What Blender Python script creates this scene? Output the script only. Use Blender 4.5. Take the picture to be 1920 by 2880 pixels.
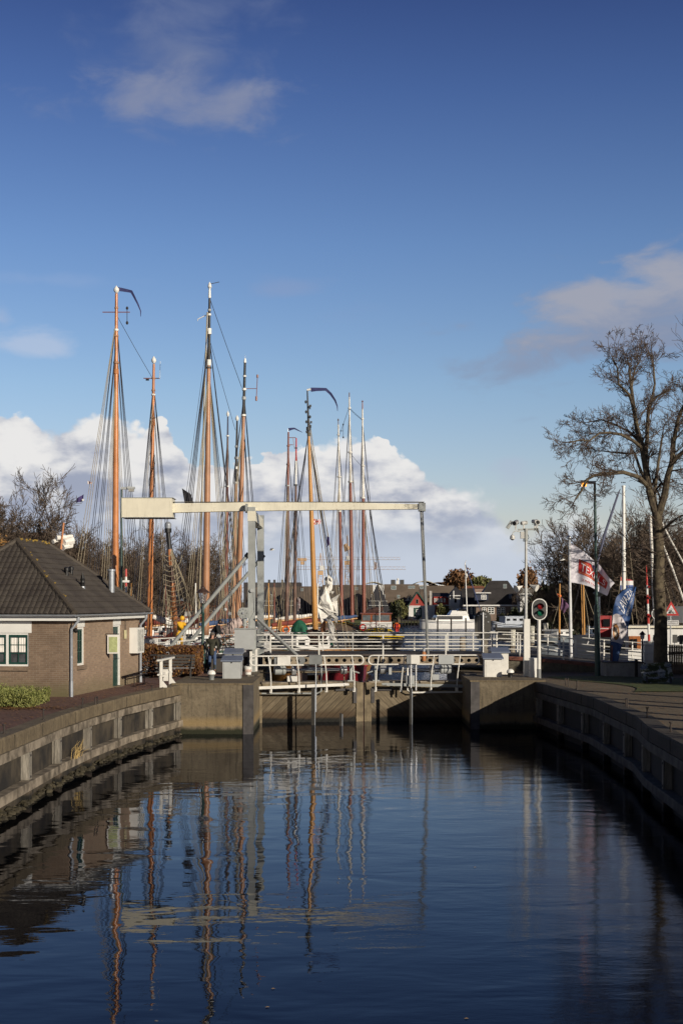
import bpy, math, random
from mathutils import Vector, Matrix, Euler, noise
C = bpy.context.scene.collection
SC = bpy.context.scene
for o in list(bpy.data.objects):
    bpy.data.objects.remove(o)
# ------------------------------------------------------------------ camera
HC, F, HZ = 4.88, 4000.0, 1690.0          # eye height above the water (m); focal length and horizon row of the 1920x2880 frame
cd = bpy.data.cameras.new('camera'); cam = bpy.data.objects.new('camera', cd); C.objects.link(cam)
cam.location = (0, 0, HC); cam.rotation_euler = (math.radians(90), 0, 0)
cd.sensor_fit = 'VERTICAL'; cd.sensor_height = 36; cd.sensor_width = 24; cd.lens = 50
cd.shift_y = (HZ - 1440) / 2880.0
cd.clip_start = 0.3; cd.clip_end = 6000
SC.camera = cam
SC.view_settings.view_transform = 'Standard'; SC.view_settings.look = 'None'
SC.view_settings.exposure = 0.0; SC.view_settings.gamma = 1.0
SC.cycles.max_bounces = 6; SC.cycles.transparent_max_bounces = 8
SC.cycles.use_denoising = True
# ------------------------------------------------------------------ sun and sky
SUN_EL = math.radians(16.0); SUN_D = Vector((0.64, -0.77, 0)).normalized()
sl = bpy.data.lights.new('sun', 'SUN'); sl.energy = 4.3; sl.angle = math.radians(0.5); sl.color = (1.0, 0.89, 0.74)
sun = bpy.data.objects.new('sun', sl); C.objects.link(sun)
sdir = Vector((SUN_D.x * math.cos(SUN_EL), SUN_D.y * math.cos(SUN_EL), math.sin(SUN_EL)))
sun.rotation_euler = sdir.to_track_quat('Z', 'Y').to_euler(); sun.location = (40, -40, 40)
W = bpy.data.worlds.new('World'); SC.world = W; W.use_nodes = True
nt = W.node_tree; nt.nodes.clear()

class NG:
    """tiny node-graph helper"""
    def __init__(s, nt): s.nt = nt
    def n(s, typ, **kw):
        nd = s.nt.nodes.new(typ)
        for k, v in kw.items(): setattr(nd, k, v)
        return nd
    def put(s, sock, v):
        if isinstance(v, bpy.types.NodeSocket): s.nt.links.new(v, sock)
        elif v is not None:
            if isinstance(v, (tuple, list)) and sock.type == 'RGBA' and len(v) == 3: v = (*v, 1)
            sock.default_value = v
    def m(s, op, a, b=None, c=None, clamp=False):
        nd = s.n('ShaderNodeMath', operation=op, use_clamp=clamp)
        for i, v in enumerate((a, b, c)):
            if v is not None: s.put(nd.inputs[i], v)
        return nd.outputs[0]
    def mix(s, f, a, b, mode='MIX'):
        nd = s.n('ShaderNodeMix', data_type='RGBA', blend_type=mode)
        s.put(nd.inputs[0], f); s.put(nd.inputs[6], a); s.put(nd.inputs[7], b)
        return nd.outputs[2]
    def comb(s, x, y, z):
        nd = s.n('ShaderNodeCombineXYZ')
        for i, v in enumerate((x, y, z)): s.put(nd.inputs[i], v)
        return nd.outputs[0]
    def noise(s, vec, scale, detail=4, rough=0.55, dist=0.0):
        nd = s.n('ShaderNodeTexNoise'); s.put(nd.inputs['Vector'], vec)
        nd.inputs['Scale'].default_value = scale; nd.inputs['Detail'].default_value = detail
        nd.inputs['Roughness'].default_value = rough; nd.inputs['Distortion'].default_value = dist
        return nd.outputs[0]
    def ramp(s, f, stops, interp='LINEAR'):
        nd = s.n('ShaderNodeValToRGB'); cr = nd.color_ramp; cr.interpolation = interp
        while len(cr.elements) < len(stops): cr.elements.new(0.5)
        for e, (p, c) in zip(cr.elements, stops):
            e.position = p; e.color = (c, c, c, 1) if isinstance(c, (int, float)) else (*c, 1)
        s.put(nd.inputs[0], f); return nd.outputs[0]
    def smooth(s, v, lo, hi):
        nd = s.n('ShaderNodeMapRange', interpolation_type='SMOOTHSTEP')
        s.put(nd.inputs[0], v); nd.inputs[1].default_value = lo; nd.inputs[2].default_value = hi
        nd.inputs[3].default_value = 0; nd.inputs[4].default_value = 1
        return nd.outputs[0]

def lin(*c):
    f = lambda v: (v / 255 / 12.92) if v <= 10.3 else ((v / 255 + 0.055) / 1.055) ** 2.4
    return tuple(f(v) for v in c)

g = NG(nt)
tc = g.n('ShaderNodeTexCoord'); sp = g.n('ShaderNodeSeparateXYZ'); nt.links.new(tc.outputs['Generated'], sp.inputs[0])
X, Y_, Z = sp.outputs
hyp = g.m('SQRT', g.m('ADD', g.m('MULTIPLY', X, X), g.m('MULTIPLY', Y_, Y_)))
az = g.m('ARCTAN2', X, Y_)                     # radians, 0 = +Y
el = g.m('DIVIDE', Z, g.m('MAXIMUM', hyp, 0.001))   # tangent of the elevation
sky = g.n('ShaderNodeTexSky', sky_type='NISHITA'); sky.sun_disc = False
sky.sun_elevation = SUN_EL; sky.sun_rotation = math.atan2(SUN_D.x, SUN_D.y)
sky.air_density = 1.0; sky.dust_density = 0.4; sky.ozone_density = 2.0; sky.altitude = 0
# the day's air: deeper blue higher up
tint = g.ramp(g.m('MULTIPLY', el, 2.0, clamp=True), [(0.0, (1.04, 0.92, 1.07)), (0.12, (1.05, 0.95, 1.10)), (0.30, (0.90, 0.93, 1.09)), (0.50, (0.68, 0.77, 1.03)), (0.72, (0.43, 0.51, 0.82)), (0.92, (0.25, 0.29, 0.57)), (1.0, (0.19, 0.23, 0.46))])
skyc = g.mix(1.0, sky.outputs[0], tint, 'MULTIPLY')
skyc = g.mix(1.0, skyc, (0.1, 0.1, 0.1), 'MULTIPLY')
skyc = g.mix(g.smooth(Y_, 0.80, 0.0), skyc, g.mix(1.0, skyc, (0.26, 0.26, 0.28), 'MULTIPLY'))   # sky dimmed to the sides and behind the camera, to deepen the shadows
def U(px): return math.atan((px - 960) / F)
def V(py): return (HZ - py) / F
vec = g.comb(g.m('MULTIPLY', az, 1.0), g.m('MULTIPLY', el, 1.15), 0.0)
n_big = g.noise(vec, 14, 8, 0.52)
n_mid = g.noise(vec, 34, 7, 0.55)
def vor(scale, off):
    nd = g.n('ShaderNodeTexVoronoi', feature='SMOOTH_F1'); nd.inputs['Scale'].default_value = scale; nd.inputs['Smoothness'].default_value = 0.35
    v2 = g.n('ShaderNodeVectorMath', operation='ADD'); nt.links.new(vec, v2.inputs[0])
    nsv = g.n('ShaderNodeTexNoise'); nsv.inputs['Scale'].default_value = 45; nt.links.new(vec, nsv.inputs['Vector'])
    sc_ = g.n('ShaderNodeVectorMath', operation='SCALE'); nt.links.new(nsv.outputs[1], sc_.inputs[0]); sc_.inputs['Scale'].default_value = off
    nt.links.new(sc_.outputs[0], v2.inputs[1]); nt.links.new(v2.outputs[0], nd.inputs['Vector'])
    return nd.outputs[0]
puff = g.m('ADD', g.m('MULTIPLY', vor(30, 0.010), 0.55), g.m('ADD', g.m('MULTIPLY', vor(75, 0.006), 0.3), g.m('MULTIPLY', vor(170, 0.004), 0.2)))
n_fine = g.noise(vec, 120, 6, 0.6)
# cumulus bank: its top outline as a function of bearing
prof = [(-400, 1200), (0, 1168), (80, 1175), (145, 1205), (215, 1172), (300, 1160), (380, 1185), (470, 1205), (505, 1235), (560, 1285), (640, 1295), (700, 1270), (790, 1255), (880, 1235), (980, 1222), (1080, 1232), (1125, 1262), (1210, 1310), (1290, 1350), (1370, 1380), (1420, 1425), (1470, 1465), (1560, 1450), (1680, 1430), (1800, 1480), (2300, 1490)]
cv = g.n('ShaderNodeFloatCurve'); c0 = cv.mapping.curves[0]
A0, A1 = U(-400), U(2300)
for i, (px, py) in enumerate(prof):
    x = (U(px) - A0) / (A1 - A0); y = V(py) / 0.2
    if i == 0: c0.points[0].location = (0, y)
    elif i == len(prof) - 1: c0.points[1].location = (1, y)
    else: c0.points.new(x, y)
cv.mapping.update()
g.put(cv.inputs['Value'], g.m('DIVIDE', g.m('SUBTRACT', az, A0), A1 - A0, clamp=True))
top = g.m('MULTIPLY', cv.outputs[0], 0.2)
edge = g.m('ADD', g.m('MULTIPLY', g.m('SUBTRACT', n_mid, 0.5), 0.022), g.m('MULTIPLY', g.m('SUBTRACT', 0.45, puff), 0.026))
edge = g.m('ADD', edge, g.m('MULTIPLY', g.m('SUBTRACT', n_fine, 0.5), 0.006))
depth = g.m('SUBTRACT', g.m('ADD', top, edge), el)          # > 0 inside the bank
soft = g.m('MULTIPLY', g.smooth(az, U(1100), U(1500)), 0.022)
bank = g.smooth(g.m('DIVIDE', depth, g.m('ADD', g.m('ADD', 0.0016, g.m('MULTIPLY', g.smooth(n_big, 0.42, 0.62), 0.0065)), soft)), 0.0, 1.0)
# body shading of the bank: sunlit heads, grey-blue bellies
n_b2 = g.noise(g.comb(az, g.m('MULTIPLY', el, 1.9), 5.5), 24, 7, 0.52)
belly = g.m('ADD', g.m('MULTIPLY', g.m('SUBTRACT', depth, 0.037), 22.0), g.m('MULTIPLY', g.m('SUBTRACT', n_b2, 0.5), 6.4))
belly = g.m('ADD', belly, g.m('MULTIPLY', g.m('SUBTRACT', puff, 0.42), 1.5))
east = g.m('MULTIPLY', g.smooth(az, U(1060), U(1400)), 0.55)
belly = g.m('ADD', belly, east)
f_b = g.smooth(belly, -0.75, 1.15)
ccol = g.mix(f_b, lin(233, 232, 231), lin(158, 166, 186))
ccol = g.mix(g.smooth(g.m('ADD', el, g.m('MULTIPLY', g.m('SUBTRACT', n_big, 0.5), 0.06)), 0.075, 0.022), ccol, lin(196, 205, 219))
skyc = g.mix(bank, skyc, ccol)
# loose clouds higher up: (centre px, centre py, half width, half height, strength, colour)
def wisp(px, py, w, h, st, col, nz, lo, hi, shear=0.0):
    global skyc
    dx = g.m('DIVIDE', g.m('SUBTRACT', az, U(px)), w / F)
    dy = g.m('DIVIDE', g.m('SUBTRACT', g.m('SUBTRACT', el, V(py)), g.m('MULTIPLY', g.m('SUBTRACT', az, U(px)), shear)), h / F)
    rr = g.m('SQRT', g.m('ADD', g.m('MULTIPLY', dx, dx), g.m('MULTIPLY', dy, dy)))
    d = g.m('SUBTRACT', g.m('ADD', 1.0, g.m('MULTIPLY', g.m('SUBTRACT', nz, 0.5), 3.4)), rr)
    skyc = g.mix(g.m('MULTIPLY', g.smooth(d, lo, hi), st), skyc, col)
vw = g.comb(g.m('MULTIPLY', az, 1.0), g.m('MULTIPLY', el, 1.6), 3.7)
nw = g.noise(vw, 20, 9, 0.56, 0.35)
nw2 = g.noise(g.comb(az, g.m('MULTIPLY', el, 2.4), 9.1), 16, 8, 0.55, 0.3)
wisp(530, 150, 260, 190, 0.78, lin(110, 124, 160), nw, -0.3, 1.5)
wisp(500, 305, 330, 105, 0.75, lin(136, 144, 170), nw, -0.2, 1.2, 0.05)
wisp(1780, 900, 390, 150, 0.85, lin(136, 146, 170), nw2, -0.35, 0.8, 0.20)
wisp(1750, 845, 350, 110, 0.75, lin(166, 168, 180), nw2, -0.1, 0.9, 0.24)
wisp(100, 985, 160, 45, 0.62, lin(186, 198, 220), nw2, 0.0, 1.0)
wisp(0, 915, 40, 40, 0.6, lin(165, 182, 212), nw2, 0.0, 1.0)
wisp(120, 805, 230, 22, 0.30, lin(150, 172, 210), nw2, -0.1, 1.2)
wisp(800, 815, 130, 40, 0.30, lin(148, 158, 190), nw2, 0.0, 1.2)
wisp(960, 880, 140, 40, 0.16, lin(140, 158, 196), nw, 0.0, 1.2)
wisp(1430, 1330, 60, 50, 0.35, lin(176, 184, 206), nw, 0.0, 1.2)
bg = g.n('ShaderNodeBackground'); g.put(bg.inputs[0], skyc); bg.inputs[1].default_value = 1.0
wo = g.n('ShaderNodeOutputWorld'); nt.links.new(bg.outputs[0], wo.inputs[0])

# ------------------------------------------------------------------ helpers
def P(px, py, Y):
    return Vector(((px - 960) * Y / F, Y, HC + (HZ - py) * Y / F))
def PX(px, Y): return (px - 960) * Y / F
def PZ(py, Y): return HC + (HZ - py) * Y / F
QZ = 1.78                                   # quay level
def GQ(px, py):                             # a point of the quay pavement seen at that place
    Y = (HC - QZ) * F / (py - HZ); return Vector((PX(px, Y), Y, QZ))

def _perp(d):
    a = Vector((0, 0, 1)) if abs(d.z) < 0.9 else Vector((1, 0, 0))
    u = d.cross(a).normalized(); return u, d.cross(u).normalized()

class MB:
    def __init__(s, M=None): s.v = []; s.f = []; s.M = M
    def add(s, vs, fs):
        b = len(s.v)
        s.v += [tuple(s.M @ Vector(p)) for p in vs] if s.M else [tuple(p) for p in vs]
        s.f += [tuple(b + i for i in q) for q in fs]; return s
    def box(s, c, d, rz=0.0, rx=0.0, ry=0.0, taper=1.0):
        hx, hy, hz = d[0] / 2, d[1] / 2, d[2] / 2
        R = Euler((rx, ry, rz)).to_matrix(); c = Vector(c)
        vs = []
        for z, t in ((-hz, 1.0), (hz, taper)):
            for x, y in ((-hx, -hy), (hx, -hy), (hx, hy), (-hx, hy)): vs.append(c + R @ Vector((x * t, y * t, z)))
        return s.add(vs, [(3, 2, 1, 0), (4, 5, 6, 7), (0, 1, 5, 4), (1, 2, 6, 5), (2, 3, 7, 6), (3, 0, 4, 7)])
    def bb(s, x0, x1, y0, y1, z0, z1):
        return s.box(((x0 + x1) / 2, (y0 + y1) / 2, (z0 + z1) / 2), (x1 - x0, y1 - y0, z1 - z0))
    def beam(s, a, b, w, h):
        a, b = Vector(a), Vector(b); d = (b - a).normalized()
        up = Vector((0, 0, 1)) if abs(d.z) < 0.95 else Vector((0, 1, 0))
        u = d.cross(up).normalized(); n = u.cross(d).normalized()
        vs = [p + u * sx * w / 2 + n * sy * h / 2 for p in (a, b) for sx, sy in ((-1, -1), (1, -1), (1, 1), (-1, 1))]
        return s.add(vs, [(3, 2, 1, 0), (4, 5, 6, 7), (0, 1, 5, 4), (1, 2, 6, 5), (2, 3, 7, 6), (3, 0, 4, 7)])
    def tube(s, a, b, r0, r1=None, n=8, caps=True):
        return s.path([a, b], [r0, r0 if r1 is None else r1], n, caps)
    def path(s, pts, r, n=6, caps=True):
        pts = [Vector(p) for p in pts]
        rs = r if isinstance(r, (list, tuple)) else [r] * len(pts)
        vs = []; fs = []
        d0 = (pts[1] - pts[0]).normalized(); u, w = _perp(d0)
        for i, p in enumerate(pts):
            d = (pts[min(i + 1, len(pts) - 1)] - pts[max(i - 1, 0)])
            d = d.normalized() if d.length > 1e-9 else d0
            u = (u - d * u.dot(d))
            u = u.normalized() if u.length > 1e-6 else _perp(d)[0]
            w = d.cross(u)
            for k in range(n):
                t = 2 * math.pi * k / n
                vs.append(p + (u * math.cos(t) + w * math.sin(t)) * rs[i])
        for i in range(len(pts) - 1):
            for k in range(n):
                k2 = (k + 1) % n
                fs.append((i * n + k, i * n + k2, (i + 1) * n + k2, (i + 1) * n + k))
        if caps and n > 2:
            fs.append(tuple(range(n - 1, -1, -1))); fs.append(tuple((len(pts) - 1) * n + k for k in range(n)))
        return s.add(vs, fs)
    def lathe(s, c, prof, n=12, ax=None):
        c = Vector(c); vs = []; fs = []
        d = Vector(ax or (0, 0, 1)).normalized(); u, w = _perp(d)
        for r, z in prof:
            for k in range(n):
                t = 2 * math.pi * k / n
                vs.append(c + d * z + (u * math.cos(t) + w * math.sin(t)) * r)
        for i in range(len(prof) - 1):
            for k in range(n):
                k2 = (k + 1) % n; fs.append((i * n + k, i * n + k2, (i + 1) * n + k2, (i + 1) * n + k))
        fs.append(tuple(range(n - 1, -1, -1))); fs.append(tuple((len(prof) - 1) * n + k for k in range(n)))
        return s.add(vs, fs)
    def ball(s, c, r, n=12, sq=1.0):
        m = n // 2
        return s.lathe((c[0], c[1], c[2]), [(max(r * math.sin(math.pi * i / m), 1e-4), -r * sq * math.cos(math.pi * i / m)) for i in range(m + 1)], n)
    def poly(s, pts, thick=None):
        """a flat polygon; with THICK (a vector) a slab of it"""
        pts = [Vector(p) for p in pts]; n = len(pts)
        if thick is None: return s.add(pts, [tuple(range(n))])
        t = Vector(thick)
        return s.add(pts + [p + t for p in pts], [tuple(range(n - 1, -1, -1)), tuple(range(n, 2 * n))] + [(i, (i + 1) % n, n + (i + 1) % n, n + i) for i in range(n)])
    def grid(s, fn, nu, nv, thick=None):
        vs = [Vector(fn(i / nu, j / nv)) for j in range(nv + 1) for i in range(nu + 1)]
        fs = [(j * (nu + 1) + i, j * (nu + 1) + i + 1, (j + 1) * (nu + 1) + i + 1, (j + 1) * (nu + 1) + i) for j in range(nv) for i in range(nu)]
        if thick:
            t = Vector(thick); n = len(vs)
            vs2 = [p + t for p in vs]; bf = [tuple(n + i for i in reversed(q)) for q in fs]
            rim = [(i, i + 1, n + i + 1, n + i) for i in range(nu)] + [(nv * (nu + 1) + i + 1, nv * (nu + 1) + i, n + nv * (nu + 1) + i, n + nv * (nu + 1) + i + 1) for i in range(nu)]
            rim += [((j + 1) * (nu + 1), j * (nu + 1), n + j * (nu + 1), n + (j + 1) * (nu + 1)) for j in range(nv)] + [(j * (nu + 1) + nu, (j + 1) * (nu + 1) + nu, n + (j + 1) * (nu + 1) + nu, n + j * (nu + 1) + nu) for j in range(nv)]
            return s.add(vs + vs2, fs + bf + rim)
        return s.add(vs, fs)
    def build(s, name, mat, parent=None, smooth=False, loc=None, label=None):
        org = parent['_o'] if parent is not None and '_o' in parent else (loc if loc is not None else (0, 0, 0))
        ox, oy, oz = org
        me = bpy.data.meshes.new(name)
        me.from_pydata([(x - ox, y - oy, z - oz) for x, y, z in s.v], [], s.f)
        if mat is not None: me.materials.append(mat)
        if smooth:
            me.polygons.foreach_set('use_smooth', [True] * len(me.polygons))
            try: me.set_sharp_from_angle(angle=math.radians(38))
            except Exception: pass
        me.update()
        o = bpy.data.objects.new(name, me); C.objects.link(o)
        if parent is not None:
            o.parent = parent; o['_o'] = tuple(org)
        else:
            o.location = org; o['_o'] = tuple(org)
        if label: o['label'] = label
        return o

def thing(name, label, cat, loc, group=None):
    o = bpy.data.objects.new(name, None); C.objects.link(o); o.location = Vector(loc)
    o['_o'] = tuple(loc); o.empty_display_size = 0.2
    return tag(o, label, cat, group)
def tag(o, label, cat, group=None, kind=None):
    if label: o['label'] = label
    if cat: o['category'] = cat
    if group: o['group'] = group
    if kind: o['kind'] = kind
    return o
def struct(o): o['kind'] = 'structure'; return o
def stuff(o, label, cat): return tag(o, label, cat, kind='stuff')
def kids(o): return [c for c in bpy.data.objects if c.parent == o]
def dup(root, loc, rz=0.0, sc=1.0, label=None, group=None):
    def rec(o, par):
        c = o.copy(); C.objects.link(c)
        if par is not None: c.parent = par
        for ch in o.children: rec(ch, c)
        return c
    r = rec(root, None); r.location = Vector(loc); r.rotation_euler = (0, 0, rz)
    r.scale = (sc, sc, sc) if not isinstance(sc, tuple) else sc
    if label: r['label'] = label
    if group: r['group'] = group
    return r

# ------------------------------------------------------------------ materials
_M = {}
def mat(name, col, rough=0.6, metal=0.0, var=0.12, vs=3.0, bump=0.0, bs=25.0, col2=None, spec=0.5, streak=0.0, emit=None, es=0.0, rust=0.0):
    if name in _M: return _M[name]
    m = bpy.data.materials.new(name); m.use_nodes = True; t = m.node_tree; G = NG(t)
    b = t.nodes['Principled BSDF']
    tcn = G.n('ShaderNodeTexCoord'); ob = tcn.outputs['Object']
    if var > 0:
        nz = G.noise(ob, vs, 5, 0.6)
        lo = tuple(c * (1 - var) for c in col); hi = col2 or tuple(min(1, c * (1 + var)) for c in col)
        cc = G.mix(G.smooth(nz, 0.32, 0.68), lo, hi)
    else: cc = (*col, 1)
    if streak > 0:
        mp = G.n('ShaderNodeMapping'); mp.inputs['Scale'].default_value = (9, 9, 0.8); t.links.new(ob, mp.inputs[0])
        ns = G.noise(mp.outputs[0], 1.6, 5, 0.65)
        cc = G.mix(G.m('MULTIPLY', G.smooth(ns, 0.5, 0.75), streak), cc, tuple(c * 0.35 for c in col))
    if rust > 0:
        nr = G.noise(ob, 7, 7, 0.75, 0.8); mr = G.n('ShaderNodeMapping'); mr.inputs['Scale'].default_value = (7, 7, 0.6); t.links.new(ob, mr.inputs[0])
        cc = G.mix(G.m('MULTIPLY', G.smooth(G.m('ADD', G.m('MULTIPLY', nr, 0.55), G.m('MULTIPLY', G.noise(mr.outputs[0], 1.3, 5, 0.7), 0.45)), 0.56, 0.66), rust), cc, (0.20, 0.10, 0.045))
    G.put(b.inputs['Base Color'], cc)
    b.inputs['Roughness'].default_value = rough; b.inputs['Metallic'].default_value = metal
    b.inputs['Specular IOR Level'].default_value = spec
    if bump > 0:
        bn = G.n('ShaderNodeBump'); bn.inputs['Strength'].default_value = bump; bn.inputs['Distance'].default_value = 0.02
        G.put(bn.inputs['Height'], G.noise(ob, bs, 5, 0.6)); t.links.new(bn.outputs[0], b.inputs['Normal'])
    if emit:
        b.inputs['Emission Color'].default_value = (*emit, 1); b.inputs['Emission Strength'].default_value = es
    _M[name] = m; return m

def nodes_mat(name):
    m = bpy.data.materials.new(name); m.use_nodes = True; t = m.node_tree
    G = NG(t); tcn = G.n('ShaderNodeTexCoord'); return m, t, G, t.nodes['Principled BSDF'], tcn.outputs['Object']

def brick_mat(name, c1, c2, mortar, rot=(0, 0, 0), scale=1.0, bw=0.21, rh=0.0625, flat=False, dirt=0.3):
    m, t, G, b, ob = nodes_mat(name)
    mp = G.n('ShaderNodeMapping'); mp.inputs['Rotation'].default_value = rot; t.links.new(ob, mp.inputs[0])
    br = G.n('ShaderNodeTexBrick'); t.links.new(mp.outputs[0], br.inputs[0])
    br.inputs['Color1'].default_value = (*c1, 1); br.inputs['Color2'].default_value = (*c2, 1); br.inputs['Mortar'].default_value = (*mortar, 1)
    br.inputs['Scale'].default_value = scale; br.inputs['Mortar Size'].default_value = 0.007
    br.inputs['Brick Width'].default_value = bw; br.inputs['Row Height'].default_value = rh
    br.inputs['Bias'].default_value = -0.1
    nz = G.noise(ob, 0.9, 6, 0.65); nz2 = G.noise(ob, 14, 4, 0.6)
    c = G.mix(G.m('MULTIPLY', G.smooth(nz, 0.42, 0.75), dirt), br.outputs[0], tuple(x * 0.45 for x in c1))
    c = G.mix(G.m('MULTIPLY', G.smooth(nz2, 0.4, 0.8), 0.35), c, tuple(min(1, x * 1.35) for x in c2))
    G.put(b.inputs['Base Color'], c); b.inputs['Roughness'].default_value = 0.9
    bn = G.n('ShaderNodeBump'); bn.inputs['Strength'].default_value = 0.5; bn.inputs['Distance'].default_value = 0.008
    G.put(bn.inputs['Height'], G.m('ADD', G.m('MULTIPLY', br.outputs[1], -1.0), G.m('MULTIPLY', nz2, 0.5))); t.links.new(bn.outputs[0], b.inputs['Normal'])
    _M[name] = m; return m

def concrete_mat(name, base, light, dark, bands=True):
    m, t, G, b, ob = nodes_mat(name)
    g1 = G.n('ShaderNodeNewGeometry'); s3 = G.n('ShaderNodeSeparateXYZ'); t.links.new(g1.outputs['Position'], s3.inputs[0])
    n1 = G.noise(g1.outputs['Position'], 1.3, 7, 0.68, 0.6); n2 = G.noise(g1.outputs['Position'], 9, 6, 0.7)
    mp = G.n('ShaderNodeMapping'); mp.inputs['Scale'].default_value = (6, 6, 0.5); t.links.new(g1.outputs['Position'], mp.inputs[0])
    n3 = G.noise(mp.outputs[0], 1.5, 5, 0.6)
    c = G.mix(G.smooth(n1, 0.3, 0.7), base, light)
    c = G.mix(G.m('MULTIPLY', G.smooth(n2, 0.45, 0.75), 0.55), c, dark)
    c = G.mix(G.m('MULTIPLY', G.smooth(n3, 0.48, 0.72), 0.6), c, dark)
    if bands:   # tide line: ochre scum and weed just above the water
        z = G.m('ADD', s3.outputs[2], G.m('MULTIPLY', G.m('SUBTRACT', n1, 0.5), 0.22))
        c = G.mix(G.m('MULTIPLY', G.m('MULTIPLY', G.smooth(z, 0.22, 0.34), G.smooth(z, 0.72, 0.42)), 0.6), c, (0.30, 0.21, 0.09))
        c = G.mix(G.smooth(z, 0.27, 0.12), c, (0.018, 0.020, 0.008))
    G.put(b.inputs['Base Color'], c); b.inputs['Roughness'].default_value = 0.9
    bn = G.n('ShaderNodeBump'); bn.inputs['Strength'].default_value = 0.7; bn.inputs['Distance'].default_value = 0.03
    G.put(bn.inputs['Height'], G.m('ADD', n2, n1)); t.links.new(bn.outputs[0], b.inputs['Normal'])
    _M[name] = m; return m

def plank_mat(name, c1, c2, dirx, dirz, pitch=0.16, dark=(0.02, 0.017, 0.012), wet=True, vert=None):
    """planks whose joints run along a slant in the x-z plane"""
    m, t, G, b, ob = nodes_mat(name)
    g1 = G.n('ShaderNodeNewGeometry'); s3 = G.n('ShaderNodeSeparateXYZ'); t.links.new(g1.outputs['Position'], s3.inputs[0])
    hx = s3.outputs[0] if vert is None else G.m('ADD', s3.outputs[0], s3.outputs[1])
    u = G.m('DIVIDE', G.m('ADD', G.m('MULTIPLY', hx, dirx), G.m('MULTIPLY', s3.outputs[2], dirz)), pitch)
    fr = G.m('FRACT', u); idx = G.m('FLOOR', u)
    wn = G.n('ShaderNodeTexWhiteNoise', noise_dimensions='1D'); G.put(wn.inputs['W'], idx)
    along = G.m('SUBTRACT', G.m('MULTIPLY', hx, dirz), G.m('MULTIPLY', s3.outputs[2], dirx))
    gr = G.noise(G.comb(G.m('MULTIPLY', u, 3.0), G.m('MULTIPLY', along, 1.2), idx), 2.2, 6, 0.65)
    n1 = G.noise(g1.outputs['Position'], 1.1, 6, 0.6)
    c = G.mix(wn.outputs[0], c1, c2)
    c = G.mix(G.smooth(gr, 0.35, 0.75), G.mix(1.0, c, (0.5, 0.5, 0.5), 'MULTIPLY'), c)
    c = G.mix(G.m('MULTIPLY', G.smooth(n1, 0.45, 0.7), 0.5), c, tuple(x * 0.4 for x in c1))
    gap = G.m('MULTIPLY', G.smooth(fr, 0.0, 0.05), G.smooth(fr, 1.0, 0.95))
    c = G.mix(gap, dark, c)
    if wet:
        z = G.m('ADD', s3.outputs[2], G.m('MULTIPLY', G.m('SUBTRACT', n1, 0.5), 0.25))
        c = G.mix(G.m('MULTIPLY', G.smooth(z, 0.62, 0.30), 0.75), c, (0.05, 0.028, 0.012))
        c = G.mix(G.smooth(z, 0.24, 0.10), c, (0.006, 0.006, 0.004))
    G.put(b.inputs['Base Color'], c); b.inputs['Roughness'].default_value = 0.85
    bn = G.n('ShaderNodeBump'); bn.inputs['Strength'].default_value = 0.8; bn.inputs['Distance'].default_value = 0.02
    G.put(bn.inputs['Height'], G.m('ADD', gap, gr)); t.links.new(bn.outputs[0], b.inputs['Normal'])
    _M[name] = m; return m

white = mat('white paint', (0.74, 0.73, 0.68), 0.45, var=0.07, vs=2.0, streak=0.12, rust=0.35)
cream = mat('cream paint', (0.72, 0.69, 0.56), 0.45, var=0.08, vs=1.5, streak=0.28, rust=0.55)
palegrey = mat('pale grey paint', (0.33, 0.35, 0.34), 0.5, var=0.16, vs=1.2, streak=0.35, bump=0.15, bs=5, rust=0.5)
midgrey = mat('mid grey paint', (0.20, 0.21, 0.21), 0.5, var=0.12)
boxgrey = mat('cabinet grey', (0.40, 0.42, 0.42), 0.5, var=0.05, streak=0.05)
bluegrey = mat('blue grey lid', (0.16, 0.19, 0.26), 0.45, var=0.08)
darkgrey = mat('dark grey', (0.06, 0.06, 0.06), 0.6)
black = mat('black paint', (0.012, 0.012, 0.013), 0.45)
rubber = mat('rubber', (0.02, 0.02, 0.02), 0.8)
zinc = mat('zinc', (0.36, 0.39, 0.43), 0.42, 0.35, streak=0.2)
steel = mat('galvanised steel', (0.52, 0.53, 0.54), 0.35, 0.6)
varnish = mat('orange varnish', (0.52, 0.20, 0.068), 0.3, var=0.16, vs=1.2, col2=(0.62, 0.25, 0.09))
brownmast = mat('brown varnish', (0.40, 0.205, 0.11), 0.32, var=0.14, vs=1.0)
goldmast = mat('golden varnish', (0.50, 0.25, 0.065), 0.3, var=0.12, vs=0.9)
redbrown = mat('red brown paint', (0.22, 0.075, 0.05), 0.42, var=0.15, vs=1.0)
oldmast = mat('dark weathered mast', (0.13, 0.075, 0.055), 0.55, var=0.4, vs=1.3)
greendark = mat('dark green paint', (0.012, 0.055, 0.042), 0.35, var=0.1)
postgreen = mat('lamp post green', (0.018, 0.055, 0.048), 0.4, var=0.15)
ropedark = mat('dark rope', (0.035, 0.035, 0.045), 0.8, var=0.0)
ropelight = mat('hemp rope', (0.34, 0.29, 0.20), 0.85, var=0.0)
red = mat('red paint', (0.50, 0.035, 0.025), 0.4, var=0.08)
orange = mat('orange paint', (0.75, 0.16, 0.02), 0.5, var=0.1)
woodgrey = plank_mat('weathered post wood', (0.30, 0.27, 0.22), (0.42, 0.39, 0.33), 1.0, 0.0, 0.33, wet=True, vert=1)
woodrail = mat('weathered rail wood', (0.17, 0.14, 0.10), 0.85, var=0.5, vs=2.2, bump=0.6, bs=14, col2=(0.33, 0.28, 0.215), streak=0.3)
bark = mat('bark', (0.085, 0.062, 0.042), 0.9, var=0.35, vs=6, bump=0.9, bs=14, col2=(0.13, 0.105, 0.065))
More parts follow.
